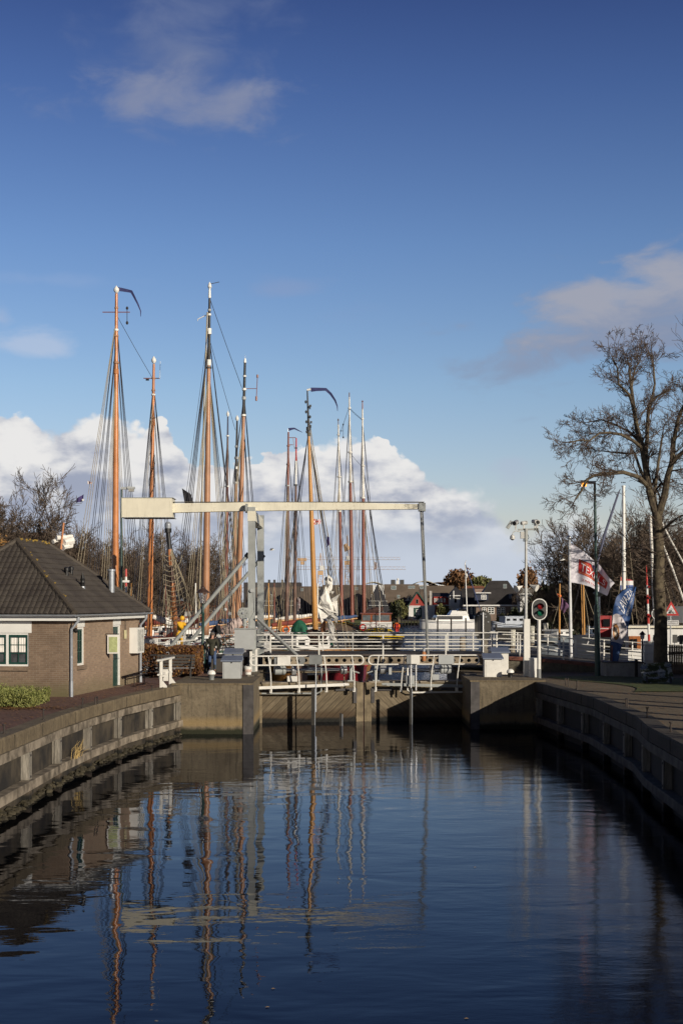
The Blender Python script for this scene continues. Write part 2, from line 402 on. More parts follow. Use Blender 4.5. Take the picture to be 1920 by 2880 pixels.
twig = mat('twig bark', (0.085, 0.060, 0.045), 0.9, var=0.25, vs=4)
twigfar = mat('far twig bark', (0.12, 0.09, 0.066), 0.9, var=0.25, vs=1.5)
glass = mat('window glass', (0.012, 0.014, 0.016), 0.06, var=0.0, spec=0.8)
skin = mat('skin', (0.50, 0.28, 0.20), 0.55, var=0.05)
canvas = mat('white canvas', (0.82, 0.80, 0.74), 0.8, var=0.1, vs=4, bump=0.4, bs=6)
# ================================================================== the setting
def water_mat():
    m, t, G, b, ob = nodes_mat('canal water')
    g1 = G.n('ShaderNodeNewGeometry'); pos = g1.outputs['Position']; s3 = G.n('ShaderNodeSeparateXYZ'); t.links.new(pos, s3.inputs[0])
    t.nodes.remove(b)
    df = G.n('ShaderNodeBsdfDiffuse'); df.inputs[0].default_value = (0.0015, 0.0022, 0.0035, 1)
    gl = G.n('ShaderNodeBsdfGlossy'); gl.inputs['Roughness'].default_value = 0.01; gl.inputs[0].default_value = (0.88, 0.91, 1.0, 1)
    fn = G.n('ShaderNodeFresnel'); fn.inputs[0].default_value = 1.333
    mx = G.n('ShaderNodeMixShader'); G.put(mx.inputs[0], G.m('POWER', fn.outputs[0], 1.28)); t.links.new(df.outputs[0], mx.inputs[1]); t.links.new(gl.outputs[0], mx.inputs[2])
    t.links.new(mx.outputs[0], t.nodes['Material Output'].inputs[0])
    mp = G.n('ShaderNodeMapping'); mp.inputs['Scale'].default_value = (0.75, 1.25, 1); t.links.new(pos, mp.inputs[0])
    mp2 = G.n('ShaderNodeMapping'); mp2.inputs['Scale'].default_value = (1.0, 2.6, 1); mp2.inputs['Rotation'].default_value = (0, 0, 0.25); t.links.new(pos, mp2.inputs[0])
    a = G.noise(mp.outputs[0], 0.75, 2, 0.45, 0.5)      # slow swell, about a metre
    c = G.noise(mp2.outputs[0], 2.6, 2, 0.5)        # small ripples
    d = G.noise(mp2.outputs[0], 9.5, 3, 0.6)
    x, y = s3.outputs[0], s3.outputs[1]
    windy = G.m('MAXIMUM', G.smooth(G.m('SUBTRACT', G.m('ADD', x, G.m('MULTIPLY', G.noise(pos, 0.12, 2), 6)), 2.0), 0.0, 5.0), G.smooth(y, 58.0, 62.0))
    h = G.m('ADD', G.m('MULTIPLY', a, 0.012), G.m('MULTIPLY', c, G.m('ADD', 0.0009, G.m('MULTIPLY', windy, 0.0014))))
    h = G.m('ADD', h, G.m('MULTIPLY', d, G.m('MULTIPLY', windy, 0.0011)))
    h = G.m('ADD', h, G.m('MULTIPLY', G.m('MULTIPLY', c, G.smooth(y, 64.0, 90.0)), 0.09))
    bn = G.n('ShaderNodeBump'); bn.inputs['Strength'].default_value = 1.0; bn.inputs['Distance'].default_value = 1.0
    G.put(bn.inputs['Height'], h)
    for k in (df, gl, fn): t.links.new(bn.outputs[0], k.inputs['Normal'])
    return m
struct(MB().bb(-900, 900, -60, 3000, -0.5, 0.0).build('water', water_mat(), loc=(0, 0, 0)))

def ground_mat(name, c1, c2, c3=None, sc=0.5):
    m, t, G, b, ob = nodes_mat(name)
    g1 = G.n('ShaderNodeNewGeometry'); pos = g1.outputs['Position']
    n1 = G.noise(pos, sc, 7, 0.65); n2 = G.noise(pos, 7, 5, 0.7); n3 = G.noise(pos, 40, 3, 0.7)
    c = G.mix(G.smooth(n1, 0.35, 0.68), c1, c2)
    c = G.mix(G.m('MULTIPLY', G.smooth(n2, 0.45, 0.8), 0.5), c, c3 or tuple(x * 0.5 for x in c1))
    c = G.mix(G.m('MULTIPLY', G.smooth(n3, 0.45, 0.7), 0.35), c, tuple(x * 0.4 for x in c1))
    G.put(b.inputs['Base Color'], c); b.inputs['Roughness'].default_value = 0.95
    bn = G.n('ShaderNodeBump'); bn.inputs['Strength'].default_value = 0.6; bn.inputs['Distance'].default_value = 0.03
    G.put(bn.inputs['Height'], G.m('ADD', n2, n3)); t.links.new(bn.outputs[0], b.inputs['Normal'])
    return m
pave = brick_mat('paving bricks', (0.13, 0.065, 0.045), (0.22, 0.11, 0.078), (0.03, 0.024, 0.018), rot=(0, 0, 0.5), bw=0.2, rh=0.1, dirt=0.5)
prom = ground_mat('promenade surface', (0.15, 0.115, 0.07), (0.21, 0.16, 0.10), (0.10, 0.095, 0.04), 0.35)
grassm = ground_mat('turf', (0.055, 0.08, 0.015), (0.10, 0.12, 0.025), (0.035, 0.04, 0.012), 0.9)
landm = ground_mat('far land', (0.06, 0.07, 0.03), (0.09, 0.08, 0.045), None, 0.05)
asph = ground_mat('road asphalt', (0.06, 0.055, 0.05), (0.085, 0.075, 0.065), None, 0.6)
conc = concrete_mat('quay concrete', (0.125, 0.10, 0.066), (0.21, 0.172, 0.115), (0.04, 0.034, 0.025))
coping = concrete_mat('coping concrete', (0.13, 0.10, 0.06), (0.21, 0.165, 0.10), (0.035, 0.03, 0.023), bands=False)
dwood_ = mat('black joint', (0.02, 0.018, 0.014), 0.9)
dsteel = mat('dark edge steel', (0.07, 0.065, 0.065), 0.6, 0.2, var=0.3)

LE = [(-7.6, -30), (-7.59, 31.6), (-7.5, 38.3), (-7.32, 41.5), (-6.9, 45.8), (-5.83, 52.25)]      # the left quay's edge
RE = [(7.2, -30), (7.3, 30.5), (7.5, 35.0), (7.85, 38.0), (8.0, 45.5), (7.33, 54.1)]              # the right quay's edge
def slab(name, pts, z1, z0, m):
    return struct(MB().poly([(x, y, z0) for x, y in pts], (0, 0, z1 - z0)).build(name, m, loc=(pts[0][0], pts[0][1], z0)))
slab('quay_pavement', [(-80, -30)] + [(x - 0.42, y) for x, y in LE[:-1]] + [(-6.2, 52.3), (-6.2, 57), (-4.0, 57), (-4.0, 71), (-80, 71)], QZ, -1.0, pave)
slab('promenade', [(80, 71), (5.75, 71), (5.75, 58.4), (7.7, 58.4), (7.7, 54.1)] + [(x + 0.42, y) for x, y in RE[:-1][::-1]] + [(80, -30)], QZ, -1.0, prom)
struct(MB().grid(lambda u, v: (9.9 + 14 * u + 0.8 * math.sin(v * 5) - 0.8 * v, 48.3 - 3.2 * u + 0.5 * math.sin(u * 9) + v * 9.6, QZ + 0.004 + 0.02 * math.sin(u * 9) * math.sin(v * 7) + 0.02), 24, 20).build('verge', grassm, loc=(14, 48, QZ)))
slab('far_shore', [(-900, 3000), (-900, 118), (-46, 118), (-22, 127), (-11, 150), (-14, 290), (60, 292), (62, 118), (900, 110), (900, 3000)], 0.9, -0.4, landm)
slab('left_shore', [(-900, 118.5), (-900, 71.05), (-60, 71.05), (-46, 118.5)], 1.2, -0.4, landm)
slab('right_shore', [(60, 119), (40, 106), (40, 71.05), (900, 71.05), (900, 119)], 1.2, -0.4, landm)

# approach road to the bridge on the right bank, with its red-brown steel edge
RD = [(6.45, 63.0, 2.47), (8.0, 62.8, 2.42), (10.0, 62.3, 2.28), (12.0, 61.5, 2.10), (14.0, 60.6, 1.95), (17.0, 59.5, 1.86), (26.0, 57.5, 1.83)]
rb = MB()
rb.add([(x, y, z - 0.03) for x, y, z in RD] + [(x + 0.6, y + 5.6, z - 0.03) for x, y, z in RD], [(i, i + 1, i + 1 + len(RD), i + len(RD)) for i in range(len(RD) - 1)])
struct(rb.build('road', asph, loc=(8, 62, QZ)))
rr = thing('bridge_ramp_wall', 'dark retaining wall with a red brown steel edge beside the ramp to the bridge', 'retaining wall', (8, 62, QZ))
w_ = MB(); e_ = MB()
for i in range(len(RD) - 1):
    (x0, y0, z0), (x1, y1, z1) = RD[i], RD[i + 1]
    w_.add([(x0, y0, QZ - 0.05), (x1, y1, QZ - 0.05), (x1, y1, z1 - 0.16), (x0, y0, z0 - 0.16), (x0, y0 + 0.3, QZ - 0.05), (x1, y1 + 0.3, QZ - 0.05), (x1, y1 + 0.3, z1 - 0.16), (x0, y0 + 0.3, z0 - 0.16)],
           [(0, 1, 2, 3), (3, 2, 6, 7), (5, 4, 7, 6)])
    e_.beam((x0, y0 - 0.02, z0 - 0.09), (x1, y1 - 0.02, z1 - 0.09), 0.16, 0.16)
w_.build('wall', concrete_mat('ramp concrete', (0.11, 0.10, 0.075), (0.16, 0.14, 0.10), (0.04, 0.035, 0.03), False), rr)
e_.build('edge_beam', mat('red brown steel', (0.17, 0.06, 0.04), 0.6, var=0.2), rr)
# approach on the left bank
lr = MB(); lr.add([(-4.05, 62.3, 2.44), (-4.05, 68.6, 2.44), (-9, 68.8, 2.1), (-9, 62.3, 2.1), (-16, 69, 1.79), (-16, 62.3, 1.79), (-4.05, 62.3, QZ), (-9, 62.3, QZ), (-4.05, 68.6, QZ)], [(0, 1, 2, 3), (3, 2, 4, 5), (6, 0, 3, 7), (7, 3, 5), (6, 8, 1, 0)])
struct(lr.build('road', asph, loc=(-8, 65, QZ)))

# ------------------------------------------------------------------ quay walls
copingd = concrete_mat('shaded coping concrete', (0.05, 0.042, 0.03), (0.075, 0.06, 0.042), (0.02, 0.018, 0.014), bands=False)  # darker copies for the right wall: its shade is put into the colour
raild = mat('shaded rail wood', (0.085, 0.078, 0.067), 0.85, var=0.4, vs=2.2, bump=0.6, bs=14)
def n_(v, s): return Vector((-v.y, v.x, 0)) * (1 if s < 0 else -1) * (1 if v.y < 0 else -1) * (-1)
def quay_wall(E, side, label):
    """coping + weathered wooden framing; side = -1 for the wall whose water side is +x"""
    s = -side
    t = thing('quay_wall', label, 'quay wall', (E[3][0], E[3][1], 0))
    segs = list(zip(E[:-1], E[1:]))
    cp = MB(); back = MB(); rail = MB(); foot = MB()
    def off(a, b, d):
        v = Vector((b[0] - a[0], b[1] - a[1], 0)).normalized(); n = Vector((v.y, -v.x, 0)) * s
        return n * d
    # mitred offsets along the whole edge
    def line(d):
        out = []
        for i, p in enumerate(E):
            ns = []
            if i > 0: ns.append(off(E[i - 1], p, 1))
            if i < len(E) - 1: ns.append(off(p, E[i + 1], 1))
            n = sum(ns, Vector((0, 0, 0))).normalized(); out.append(Vector((p[0], p[1], 0)) + n * d)
        return out
    def strip(mb, d0, d1, z0, z1, chamfer=0.0):
        A, B = line(d0), line(d1)      # d0 land side, d1 water side
        vs = []
        for a, b in zip(A, B):
            vs += [(a.x, a.y, z0), (b.x, b.y, z0), (b.x, b.y, z1 - chamfer), (b.x + (a.x - b.x) * chamfer, b.y + (a.y - b.y) * chamfer, z1), (a.x, a.y, z1)]
        fs = []
        for i in range(len(A) - 1):
            for k in range(5):
                fs.append((i * 5 + k, i * 5 + (k + 1) % 5, (i + 1) * 5 + (k + 1) % 5, (i + 1) * 5 + k))
        fs += [(4, 3, 2, 1, 0), tuple((len(A) - 1) * 5 + k for k in range(5))]
        mb.add(vs, fs)
    strip(cp, -0.46, 0.0, 1.46, 1.80, 0.06)
    strip(back, -0.5, -0.22, -0.6, 1.46)
    strip(rail, -0.215, -0.03, 1.20, 1.42)
    strip(foot, -0.215, 0.06, 0.30, 0.52, 0.03)
    cp.build('coping', coping if side < 0 else copingd, t); back.build('backing_panel', mat('dark backing panel', (0.04, 0.036, 0.032), 0.8, var=0.6, vs=1.3, bump=0.5, bs=5, col2=(0.08, 0.065, 0.045), streak=0.7) if side < 0 else mat('black backing panel', (0.014, 0.013, 0.012), 0.8, var=0.3), t)  # right wall's panel gets a darker copy, shade put into its colour
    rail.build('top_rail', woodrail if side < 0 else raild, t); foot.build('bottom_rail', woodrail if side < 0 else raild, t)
    Ln = line(-0.12)
    # joints between the coping stones, and damp streaks of slime below them
    Lj = line(0.002); jj = MB(); ac = 1.1
    for a, b in zip(Lj[:-1], Lj[1:]):
        L = (b - a).length; v = (b - a).normalized(); ang = math.atan2(v.y, v.x); q = 1.4
        while q < L and (b - a).length > 0.5:
            c = a + v * q
            if c.y > 8: jj.box((c.x, c.y, 1.62), (0.025, 0.012, 0.30), ang)
            q += 2.9
    jj.build('coping_joint', dwood_, t)
    # posts at a regular spacing measured back from the pier
    pts = [Vector((p.x, p.y, 0)) for p in Ln]; acc = 0; k = 0
    dist = 0.22
    for a, b in zip(pts[::-1][:-1], pts[::-1][1:]):
        L = (b - a).length
        while dist < acc + L:
            p = a.lerp(b, (dist - acc) / L); v = (b - a).normalized(); ang = math.atan2(v.y, v.x)
            jr = random.Random(int(dist * 10)); pw = jr.uniform(0.20, 0.29)
            MB().box((p.x, p.y, 0.86), (pw, 0.20, 0.672), ang, 0, jr.uniform(-.02, .02)).box((p.x, p.y, -0.1), (pw * .95, 0.20, 0.79), ang).build('post', woodgrey, t)
            MB().lathe((p.x - s * 0.0 + n_(v, s).x * .10, p.y + n_(v, s).y * .10, 0.60), [(.03, 0), (.03, .02)], 6, n_(v, s)).lathe((p.x + n_(v, s).x * .10, p.y + n_(v, s).y * .10, 1.12), [(.03, 0), (.03, .02)], 6, n_(v, s)).build('bolt', dsteel, t)
            dist += 3.5; k += 1
        acc += L
        if acc > 62: break
    return t
qwl = quay_wall(LE, -1, 'sunlit concrete quay wall with weathered timber posts beside the brick house')
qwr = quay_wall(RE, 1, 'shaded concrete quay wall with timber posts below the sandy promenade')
# mooring rings and handrail hoops on the copings
iron = mat('rusty iron', (0.05, 0.04, 0.035), 0.7, 0.3, var=0.3)
def hoop(x, y, ang, lab, h=0.22, w=0.3):
    v = Vector((math.cos(ang), math.sin(ang), 0)); p = Vector((x, y, 1.79))
    tag(MB().path([p - v * w / 2, p - v * w / 2 + Vector((0, 0, h)), p + v * w / 2 + Vector((0, 0, h)), p + v * w / 2], 0.022, 6).build('ladder_hoop', iron, loc=tuple(p)), lab, 'ladder hoop')
def pin(x, y, lab, h=0.26):
    tag(MB().lathe((x, y, 1.78), [(0.05, 0), (0.05, 0.03), (0.022, 0.04), (0.022, h), (0.04, h + 0.01), (0.04, h + 0.04)], 8).build('mooring_pin', iron, loc=(x, y, 1.78)), lab, 'mooring pin', 'mooring pins on the copings')
hoop(-7.28, 42.3, 1.5, 'small iron ladder hoop on the coping in front of the house window')
hoop(8.15, 51.5, 1.6, 'thin iron ladder hoop on the coping near the white signal mast', 0.3, 0.5)
hoop(8.25, 41.2, 1.5, 'iron ladder hoop halfway along the shaded coping', 0.25, 0.35)
pin(-6.35, 50.6, 'tall iron pin on the coping before the white wooden rail', 0.36)
pin(-6.55, 49.2, 'short iron pin on the coping before the house door', 0.12)
pin(-7.45, 41.0, 'iron pin beside the small ladder hoop on the sunny coping')
pin(-7.72, 36.9, 'iron pin on the sunny coping where the tree shade begins')
pin(-7.82, 33.0, 'iron pin on the coping level with the green bush', 0.2)
pin(8.05, 37.5, 'iron pin on the sandy promenade edge between two shadow stripes')
pin(8.25, 49.9, 'iron pin on the promenade edge next to the ladder hoop by the mast')
pin(7.72, 33.4, 'iron pin on the shaded coping where the wall bends', 0.22)
# rubble at the foot of the sunny wall
rng = random.Random(5); rub = MB()
def stone(mb, c, r, rg):
    n = 6; m = []
    for i in range(4):
        th = math.pi * (0.12 + 0.76 * i / 3)
        for k in range(n):
            ph = 2 * math.pi * k / n + i; q = r * rg.uniform(0.75, 1.15)
            m.append((c[0] + q * math.sin(th) * math.cos(ph), c[1] + q * math.sin(th) * math.sin(ph), c[2] + q * 0.7 * math.cos(th)))
    fs = [(i * n + k, (i + 1) * n + k, (i + 1) * n + (k + 1) % n, i * n + (k + 1) % n) for i in range(3) for k in range(n)]
    fs += [tuple(range(n)), tuple(range(4 * n - 1, 3 * n - 1, -1))]; mb.add(m, fs)
def along(E, yy):
    for (x0, y0), (x1, y1) in zip(E[:-1], E[1:]):
        if y0 <= yy <= y1: return x0 + (x1 - x0) * (yy - y0) / (y1 - y0)
    return E[-1][0]
for i in range(700):
    yy = rng.uniform(22, 51.8); x = along(LE, yy) - rng.uniform(-0.12, 0.22)
    stone(rub, (x, yy, rng.uniform(-0.08, 0.05)), rng.uniform(0.03, 0.11), rng)
stuff(rub.build('stones', mat('wet stone', (0.045, 0.038, 0.022), 0.8, var=0.5, vs=4, bump=0.5, bs=12), loc=(-7.4, 40, 0)), 'dark mossy rubble stones at the foot of the timber framed quay wall', 'stones')

# ------------------------------------------------------------------ lock piers and chamber walls
def pier(x0, x1, y0, y1, inner, lab):
    t = thing('lock_pier', lab, 'pier', ((x0 + x1) / 2, y0, 0))
    MB().bb(x0, x1, y0, y1, -0.8, 1.80).build('wall', conc, t)
    MB().bb(x0 - 0.02, x1 + 0.02, y0 - 0.03, y1, 1.803, 1.92 - 0.06).build('coping', coping, t)
    xi = x1 if inner > 0 else x0
    MB().bb(xi - (0.34 if inner > 0 else -0.0), xi + (0.03 if inner > 0 else 0.34), y0 - 0.035, y0 + 0.3, -0.8, 1.80).build('corner_guard', dsteel, t)
    return t
pier(-6.2, -3.26, 52.1, 57.0, 1, 'sunlit concrete lock pier under the grey control boxes')
pier(4.90, 7.72, 54.1, 58.4, -1, 'concrete lock pier crossed by a slanting shadow edge')
t = thing('lock_chamber_wall', 'dark concrete wall under the bridge on the side of the brick house', 'lock wall', (-3.8, 62, 0))
MB().bb(-4.2, -3.52, 57.0, 71, -0.8, 1.775).build('wall', conc, t); MB().bb(-3.75, -3.51, 57.0, 57.3, -0.5, 1.9).build('hinge_post', woodgrey, t)
t = thing('lock_chamber_wall', 'dark concrete wall under the bridge on the promenade side', 'lock wall', (5.5, 62, 0))
MB().bb(5.25, 5.9, 58.4, 71, -0.8, 1.775).build('wall', conc, t); MB().bb(5.24, 5.5, 58.1, 58.38, -0.5, 1.9).build('hinge_post', woodgrey, t)

# ------------------------------------------------------------------ lock gates
gl = plank_mat('lock gate planks rising', (0.17, 0.13, 0.078), (0.25, 0.20, 0.13), 0.72, -0.72, 0.20)
gr_ = plank_mat('lock gate planks falling', (0.22, 0.17, 0.105), (0.31, 0.255, 0.17), 0.72, 0.72, 0.20)
gframe = mat('lock gate frame wood', (0.19, 0.152, 0.095), 0.85, var=0.35, vs=2.5, bump=0.6, bs=16, streak=0.5)
def gate(A, B, planks, lab, mir):
    """one mitre leaf from the hinge A to the mitre post B (plan points); mir = -1 for the mirrored leaf"""
    A, B = Vector((*A, 0)), Vector((*B, 0)); L = (B - A).length; d = (B - A) / L; ang = math.atan2(d.y, d.x)
    n = Vector((d.y, -d.x, 0)); n = n if n.y < 0 else -n
    t = thing('lock_gate', lab, 'lock gate', (A.x, A.y, 0))
    def pt(u, o, z): q = A + d * u + n * o; return Vector((q.x, q.y, z))
    def bx(mb, u0, u1, o0, o1, z0, z1):
        c = pt((u0 + u1) / 2, (o0 + o1) / 2, (z0 + z1) / 2); mb.box(c, (u1 - u0, o1 - o0, z1 - z0), ang); return mb
    bx(MB(), 0.3, L - 0.3, -0.12, 0.10, -0.6, 1.38).build('planking', planks, t)
    bx(bx(bx(MB(), 0.0, 0.297, -0.16, 0.15, -0.6, 1.55), L - 0.297, L - 0.01, -0.16, 0.15, -0.6, 1.58), 0.3, L - 0.3, -0.16, 0.13, 1.383, 1.56).build('frame', gframe, t)
    br = MB(); bx(br, L - 0.42, L - 0.28, 0.155, 0.175, 0.75, 1.33); bx(br, L - 1.15, L - 0.28, 0.178, 0.19, 1.25, 1.35); bx(br, 0.35, 1.2, 0.14, 0.155, 1.25, 1.33)
    br.build('iron_strap', dsteel, t)
    bx(MB(), 0.25, L - 0.2, -0.75, 0.12, 1.563, 1.62).build('walkway', woodrail, t)
    # big white closing rack and the pipe beneath it
    y0 = PZ(1936, 57) ; a0 = pt(0.1, 0.62, PZ(1934, 56.6)); a1 = pt(L * 0.80, 0.62, PZ(1927, 56.6))
    rk = MB().beam(a0, a1, 0.09, 0.115); rk.tube(a1, a1 + d * 0.2, 0.07, 0.05, 8)
    rk.build('closing_beam', white if mir > 0 else palegrey, t)
    pp = MB().path([pt(0.25, 0.4, 1.19), pt(L * 0.56, 0.4, 1.17), pt(L * 0.60, 0.4, 1.26), pt(L * 0.60, 0.4, 2.55)], 0.035, 8)
    pp.build('pipe', palegrey if mir > 0 else white, t)
    # railing: rounded frame on leaning posts
    z1, z2 = PZ(1845, 56.5), PZ(1870.5, 56.5)
    r = MB(); u0, u1 = -0.25, L - 0.12; R_ = 0.16
    loop = []
    for cx, cz, a0_, in ((u1 - R_, z1 - R_, 90), (u1 - R_, z2 + R_, 0), (u0 + R_, z2 + R_, -90), (u0 + R_, z1 - R_, -180)):
        for k in range(5): th = math.radians(a0_ - k * 22.5); loop.append(pt(cx + R_ * math.cos(th), 0.75, cz + R_ * math.sin(th)))
    r.path(loop + [loop[0]], 0.030, 8, False)
    r.build('handrail', white, t)
    for f in ((0.13, 0.385, 0.635, 0.89) if mir > 0 else (0.14, 0.385, 0.66, 0.90)):
        u = f * L
        MB().path([pt(u - 0.10 , 0.75, z1), pt(u - 0.03, 0.75, z1 - 0.5), pt(u, 0.72, 1.95), pt(u + 0.02, 0.66, 1.62), pt(u + 0.02, 0.62, 1.28)], [0.026, 0.026, 0.026, 0.03, 0.03], 6).box(pt(u + 0.02, 0.55, 1.32), (0.10, 0.12, 0.18), ang).build('railing_post', white, t)
    # short rear posts, low dark rail
    r2 = MB().tube(pt(0.3, -0.6, 1.97), pt(L - 0.2, -0.6, 1.97), 0.03, None, 6)
    for f in (0.1, 0.35, 0.6, 0.85): r2.tube(pt(L * f, -0.6, 1.6), pt(L * f, -0.6, 1.97), 0.025, None, 6)
    r2.build('rear_rail', gframe, t)
    # drive shaft with its drums
    zs = PZ(1885, 57); sh = MB().tube(pt(L * 0.28, 0.05, zs), pt(L * 0.84, 0.05, zs), 0.055, None, 10); sh.build('drive_shaft', steel, t, True)
    for f, rr_, ww in ((0.36, 0.2, 0.16), (0.82, 0.19, 0.22)):
        MB().lathe(pt(L * f, 0.05, zs), [(0.06, -ww / 2 - 0.03), (rr_, -ww / 2), (rr_, ww / 2), (0.06, ww / 2 + 0.03)], 18, d).build('drum', steel, t, True)
    mt = MB().lathe(pt(L * 0.245, 0.05, zs), [(0.08, -0.3), (0.19, -0.26), (0.2, 0.0), (0.16, 0.02), (0.2, 0.05), (0.2, 0.14), (0.1, 0.2)], 16, d); mt.build('motor', palegrey if mir > 0 else boxgrey, t, True)
    st = MB(); bx(st, L * 0.90 - 0.1, L * 0.90, -0.1, 0.12, 1.6, zs + 0.15); bx(st, L * 0.90 - 0.2, L * 0.90 + 0.08, -0.12, 0.14, 1.625, 1.67); st.tube(pt(L * 0.9, 0, zs - 0.05), pt(L * 0.9 + 0.3, 0, 1.95), 0.03, None, 6)
    st.build('shaft_bracket', palegrey, t)
    return t, pt, ang, L
g1_, pt1, an1, L1 = gate((-3.49, 57.0), (0.865, 57.75), gl, 'wooden mitre gate leaf hinged on the sunlit pier', 1)
g2_, pt2, an2, L2 = gate((5.23, 58.1), (0.905, 57.76), gr_, 'wooden mitre gate leaf half sunk in black shade', -1)
def panelbox(root, px0, px1, py0, py1, Y, dep, m, nm='switch_box'):
    x0, x1 = PX(px0, Y), PX(px1, Y)
    MB().bb(x0, x1, Y, Y + dep, PZ(py1, Y), PZ(py0, Y)).build(nm, m, root)
panelbox(g1_, 780, 817, 1845, 1870, 56.45, 0.04, white, 'white_panel'); panelbox(g1_, 771, 780, 1845, 1870, 56.5, 0.05, midgrey, 'grey_panel')
panelbox(g1_, 869, 905, 1842.5, 1868.5, 56.3, 0.35, midgrey)
panelbox(g1_, 808, 836, 1902, 1917, 57.0, 0.4, white, 'white_box')
panelbox(g2_, 1155, 1180, 1842, 1867, 56.7, 0.3, white); panelbox(g2_, 1143, 1154.8, 1842, 1867, 56.72, 0.3, midgrey, 'grey_side_box')
panelbox(g2_, 1233, 1276, 1843, 1868, 57.0, 0.3, boxgrey, 'grey_panel'); panelbox(g2_, 1142, 1165, 1900, 1924, 57.2, 0.3, boxgrey, 'gear_box')
panelbox(g2_, 1215, 1234, 1897, 1912, 57.6, 0.3, boxgrey, 'lower_box'); panelbox(g2_, 1093, 1101, 1876, 1897, 57.4, 0.2, boxgrey, 'end_box')
for px, root in ((1155, g2_), (1169, g2_)):
    MB().tube((PX(px, 56.85), 56.85, 1.3), (PX(px, 56.85), 56.85, PZ(1866, 56.85)), 0.035, None, 8).build('box_stand', steel, root)
MB().tube((PX(888, 56.2), 56.2, PZ(2002, 56.2)), (PX(888, 56.2), 56.2, PZ(1868, 56.2)), 0.025, None, 8).build('box_stand', zinc, g1_)
dwood = mat('wet dark timber', (0.022, 0.019, 0.015), 0.7, var=0.3)
def pile_post(px, py_top, Y, w, lab, strip=True):
    x = PX(px, Y); t = thing('guide_pile', lab, 'pile', (x, Y, 0), 'dark guide piles before the lock gate')
    MB().bb(x - w / 2, x + w / 2, Y - w / 2, Y + w / 2, -1.0, PZ(py_top, Y)).build('timber', dwood, t)
    if strip: MB().bb(x + w / 2 + 0.002, x + w / 2 + 0.028, Y - w / 2 - 0.01, Y - w / 2 + 0.03, -1.0, PZ(py_top, Y) - 0.03).build('steel_strip', zinc, t)
pile_post(880, 1935, 56.0, 0.13, 'dark square pile before the gate leaf below the grey switch box')
pile_post(958, 2006, 55.6, 0.10, 'low thin pile standing just out of the water')
pile_post(1154, 1935, 56.2, 0.09, 'dark pile before the gate leaf below the white box')
# ================================================================== the lock keeper's house
hs = Vector((0.127, 0.992, 0)).normalized(); hl = Vector((-hs.y, hs.x, 0))
HM = Matrix(((hs.x, hl.x, 0, -8.81), (hs.y, hl.y, 0, 45.9), (0, 0, 1, QZ), (0, 0, 0, 1)))
house = thing('brick_house', 'low brick lock house with a dark tiled hipped roof beside the quay', 'house', (-8.81, 45.9, QZ))
hb1, hb2, hbm = (0.27, 0.187, 0.127), (0.375, 0.265, 0.18), (0.30, 0.255, 0.20)
hbrick = brick_mat('house brick side', hb1, hb2, hbm, rot=(math.radians(90), 0, math.radians(0)), dirt=0.35)
def hbrick_dir(name, ang, c1=hb1, c2=hb2, mo=hbm, dirt=0.35, **k):
    """bricks whose courses run level on a wall of any bearing: u = along the wall, v = height"""
    m, t, G, b, ob = nodes_mat(name)
    g1 = G.n('ShaderNodeNewGeometry'); s3 = G.n('ShaderNodeSeparateXYZ'); t.links.new(g1.outputs['Position'], s3.inputs[0])
    u = G.m('ADD', G.m('MULTIPLY', s3.outputs[0], math.cos(ang)), G.m('MULTIPLY', s3.outputs[1], math.sin(ang)))
    v = G.comb(u, s3.outputs[2], 0.0)
    br = G.n('ShaderNodeTexBrick'); t.links.new(v, br.inputs[0])
    br.inputs['Color1'].default_value = (*c1, 1); br.inputs['Color2'].default_value = (*c2, 1); br.inputs['Mortar'].default_value = (*mo, 1)
    br.inputs['Scale'].default_value = 1.0; br.inputs['Mortar Size'].default_value = 0.006; br.inputs['Bias'].default_value = -0.2
    br.inputs['Brick Width'].default_value = k.get('bw', 0.22); br.inputs['Row Height'].default_value = k.get('rh', 0.066)
    nz = G.noise(g1.outputs['Position'], 0.8, 7, 0.68); nz2 = G.noise(v, 11, 4, 0.6)
    c = G.mix(G.m('MULTIPLY', G.smooth(nz, 0.42, 0.75), dirt), br.outputs[0], tuple(x * 0.5 for x in c1))
    c = G.mix(G.m('MULTIPLY', G.smooth(nz2, 0.45, 0.8), 0.4), c, tuple(x * 0.6 for x in c1))
    zz = G.m('ADD', s3.outputs[2], G.m('MULTIPLY', G.m('SUBTRACT', nz, 0.5), 0.8))
    c = G.mix(G.m('MULTIPLY', G.smooth(zz, QZ + 0.7, QZ + 0.05), k.get('moss', 0.5)), c, (0.12, 0.11, 0.05))
    G.put(b.inputs['Base Color'], c); b.inputs['Roughness'].default_value = 0.9
    bn = G.n('ShaderNodeBump'); bn.inputs['Strength'].default_value = 0.6; bn.inputs['Distance'].default_value = 0.008
    G.put(bn.inputs['Height'], G.m('ADD', G.m('MULTIPLY', br.outputs[1], -1.0), G.m('MULTIPLY', nz2, 0.4))); t.links.new(bn.outputs[0], b.inputs['Normal'])
    return m
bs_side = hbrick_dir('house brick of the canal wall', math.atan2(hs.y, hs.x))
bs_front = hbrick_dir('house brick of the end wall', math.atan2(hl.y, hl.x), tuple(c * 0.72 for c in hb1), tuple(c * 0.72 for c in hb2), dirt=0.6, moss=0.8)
HL_, HW_, EZ = 8.57, 5.4, 2.56          # length, width, eaves above the quay
def hmb(): return MB(HM)
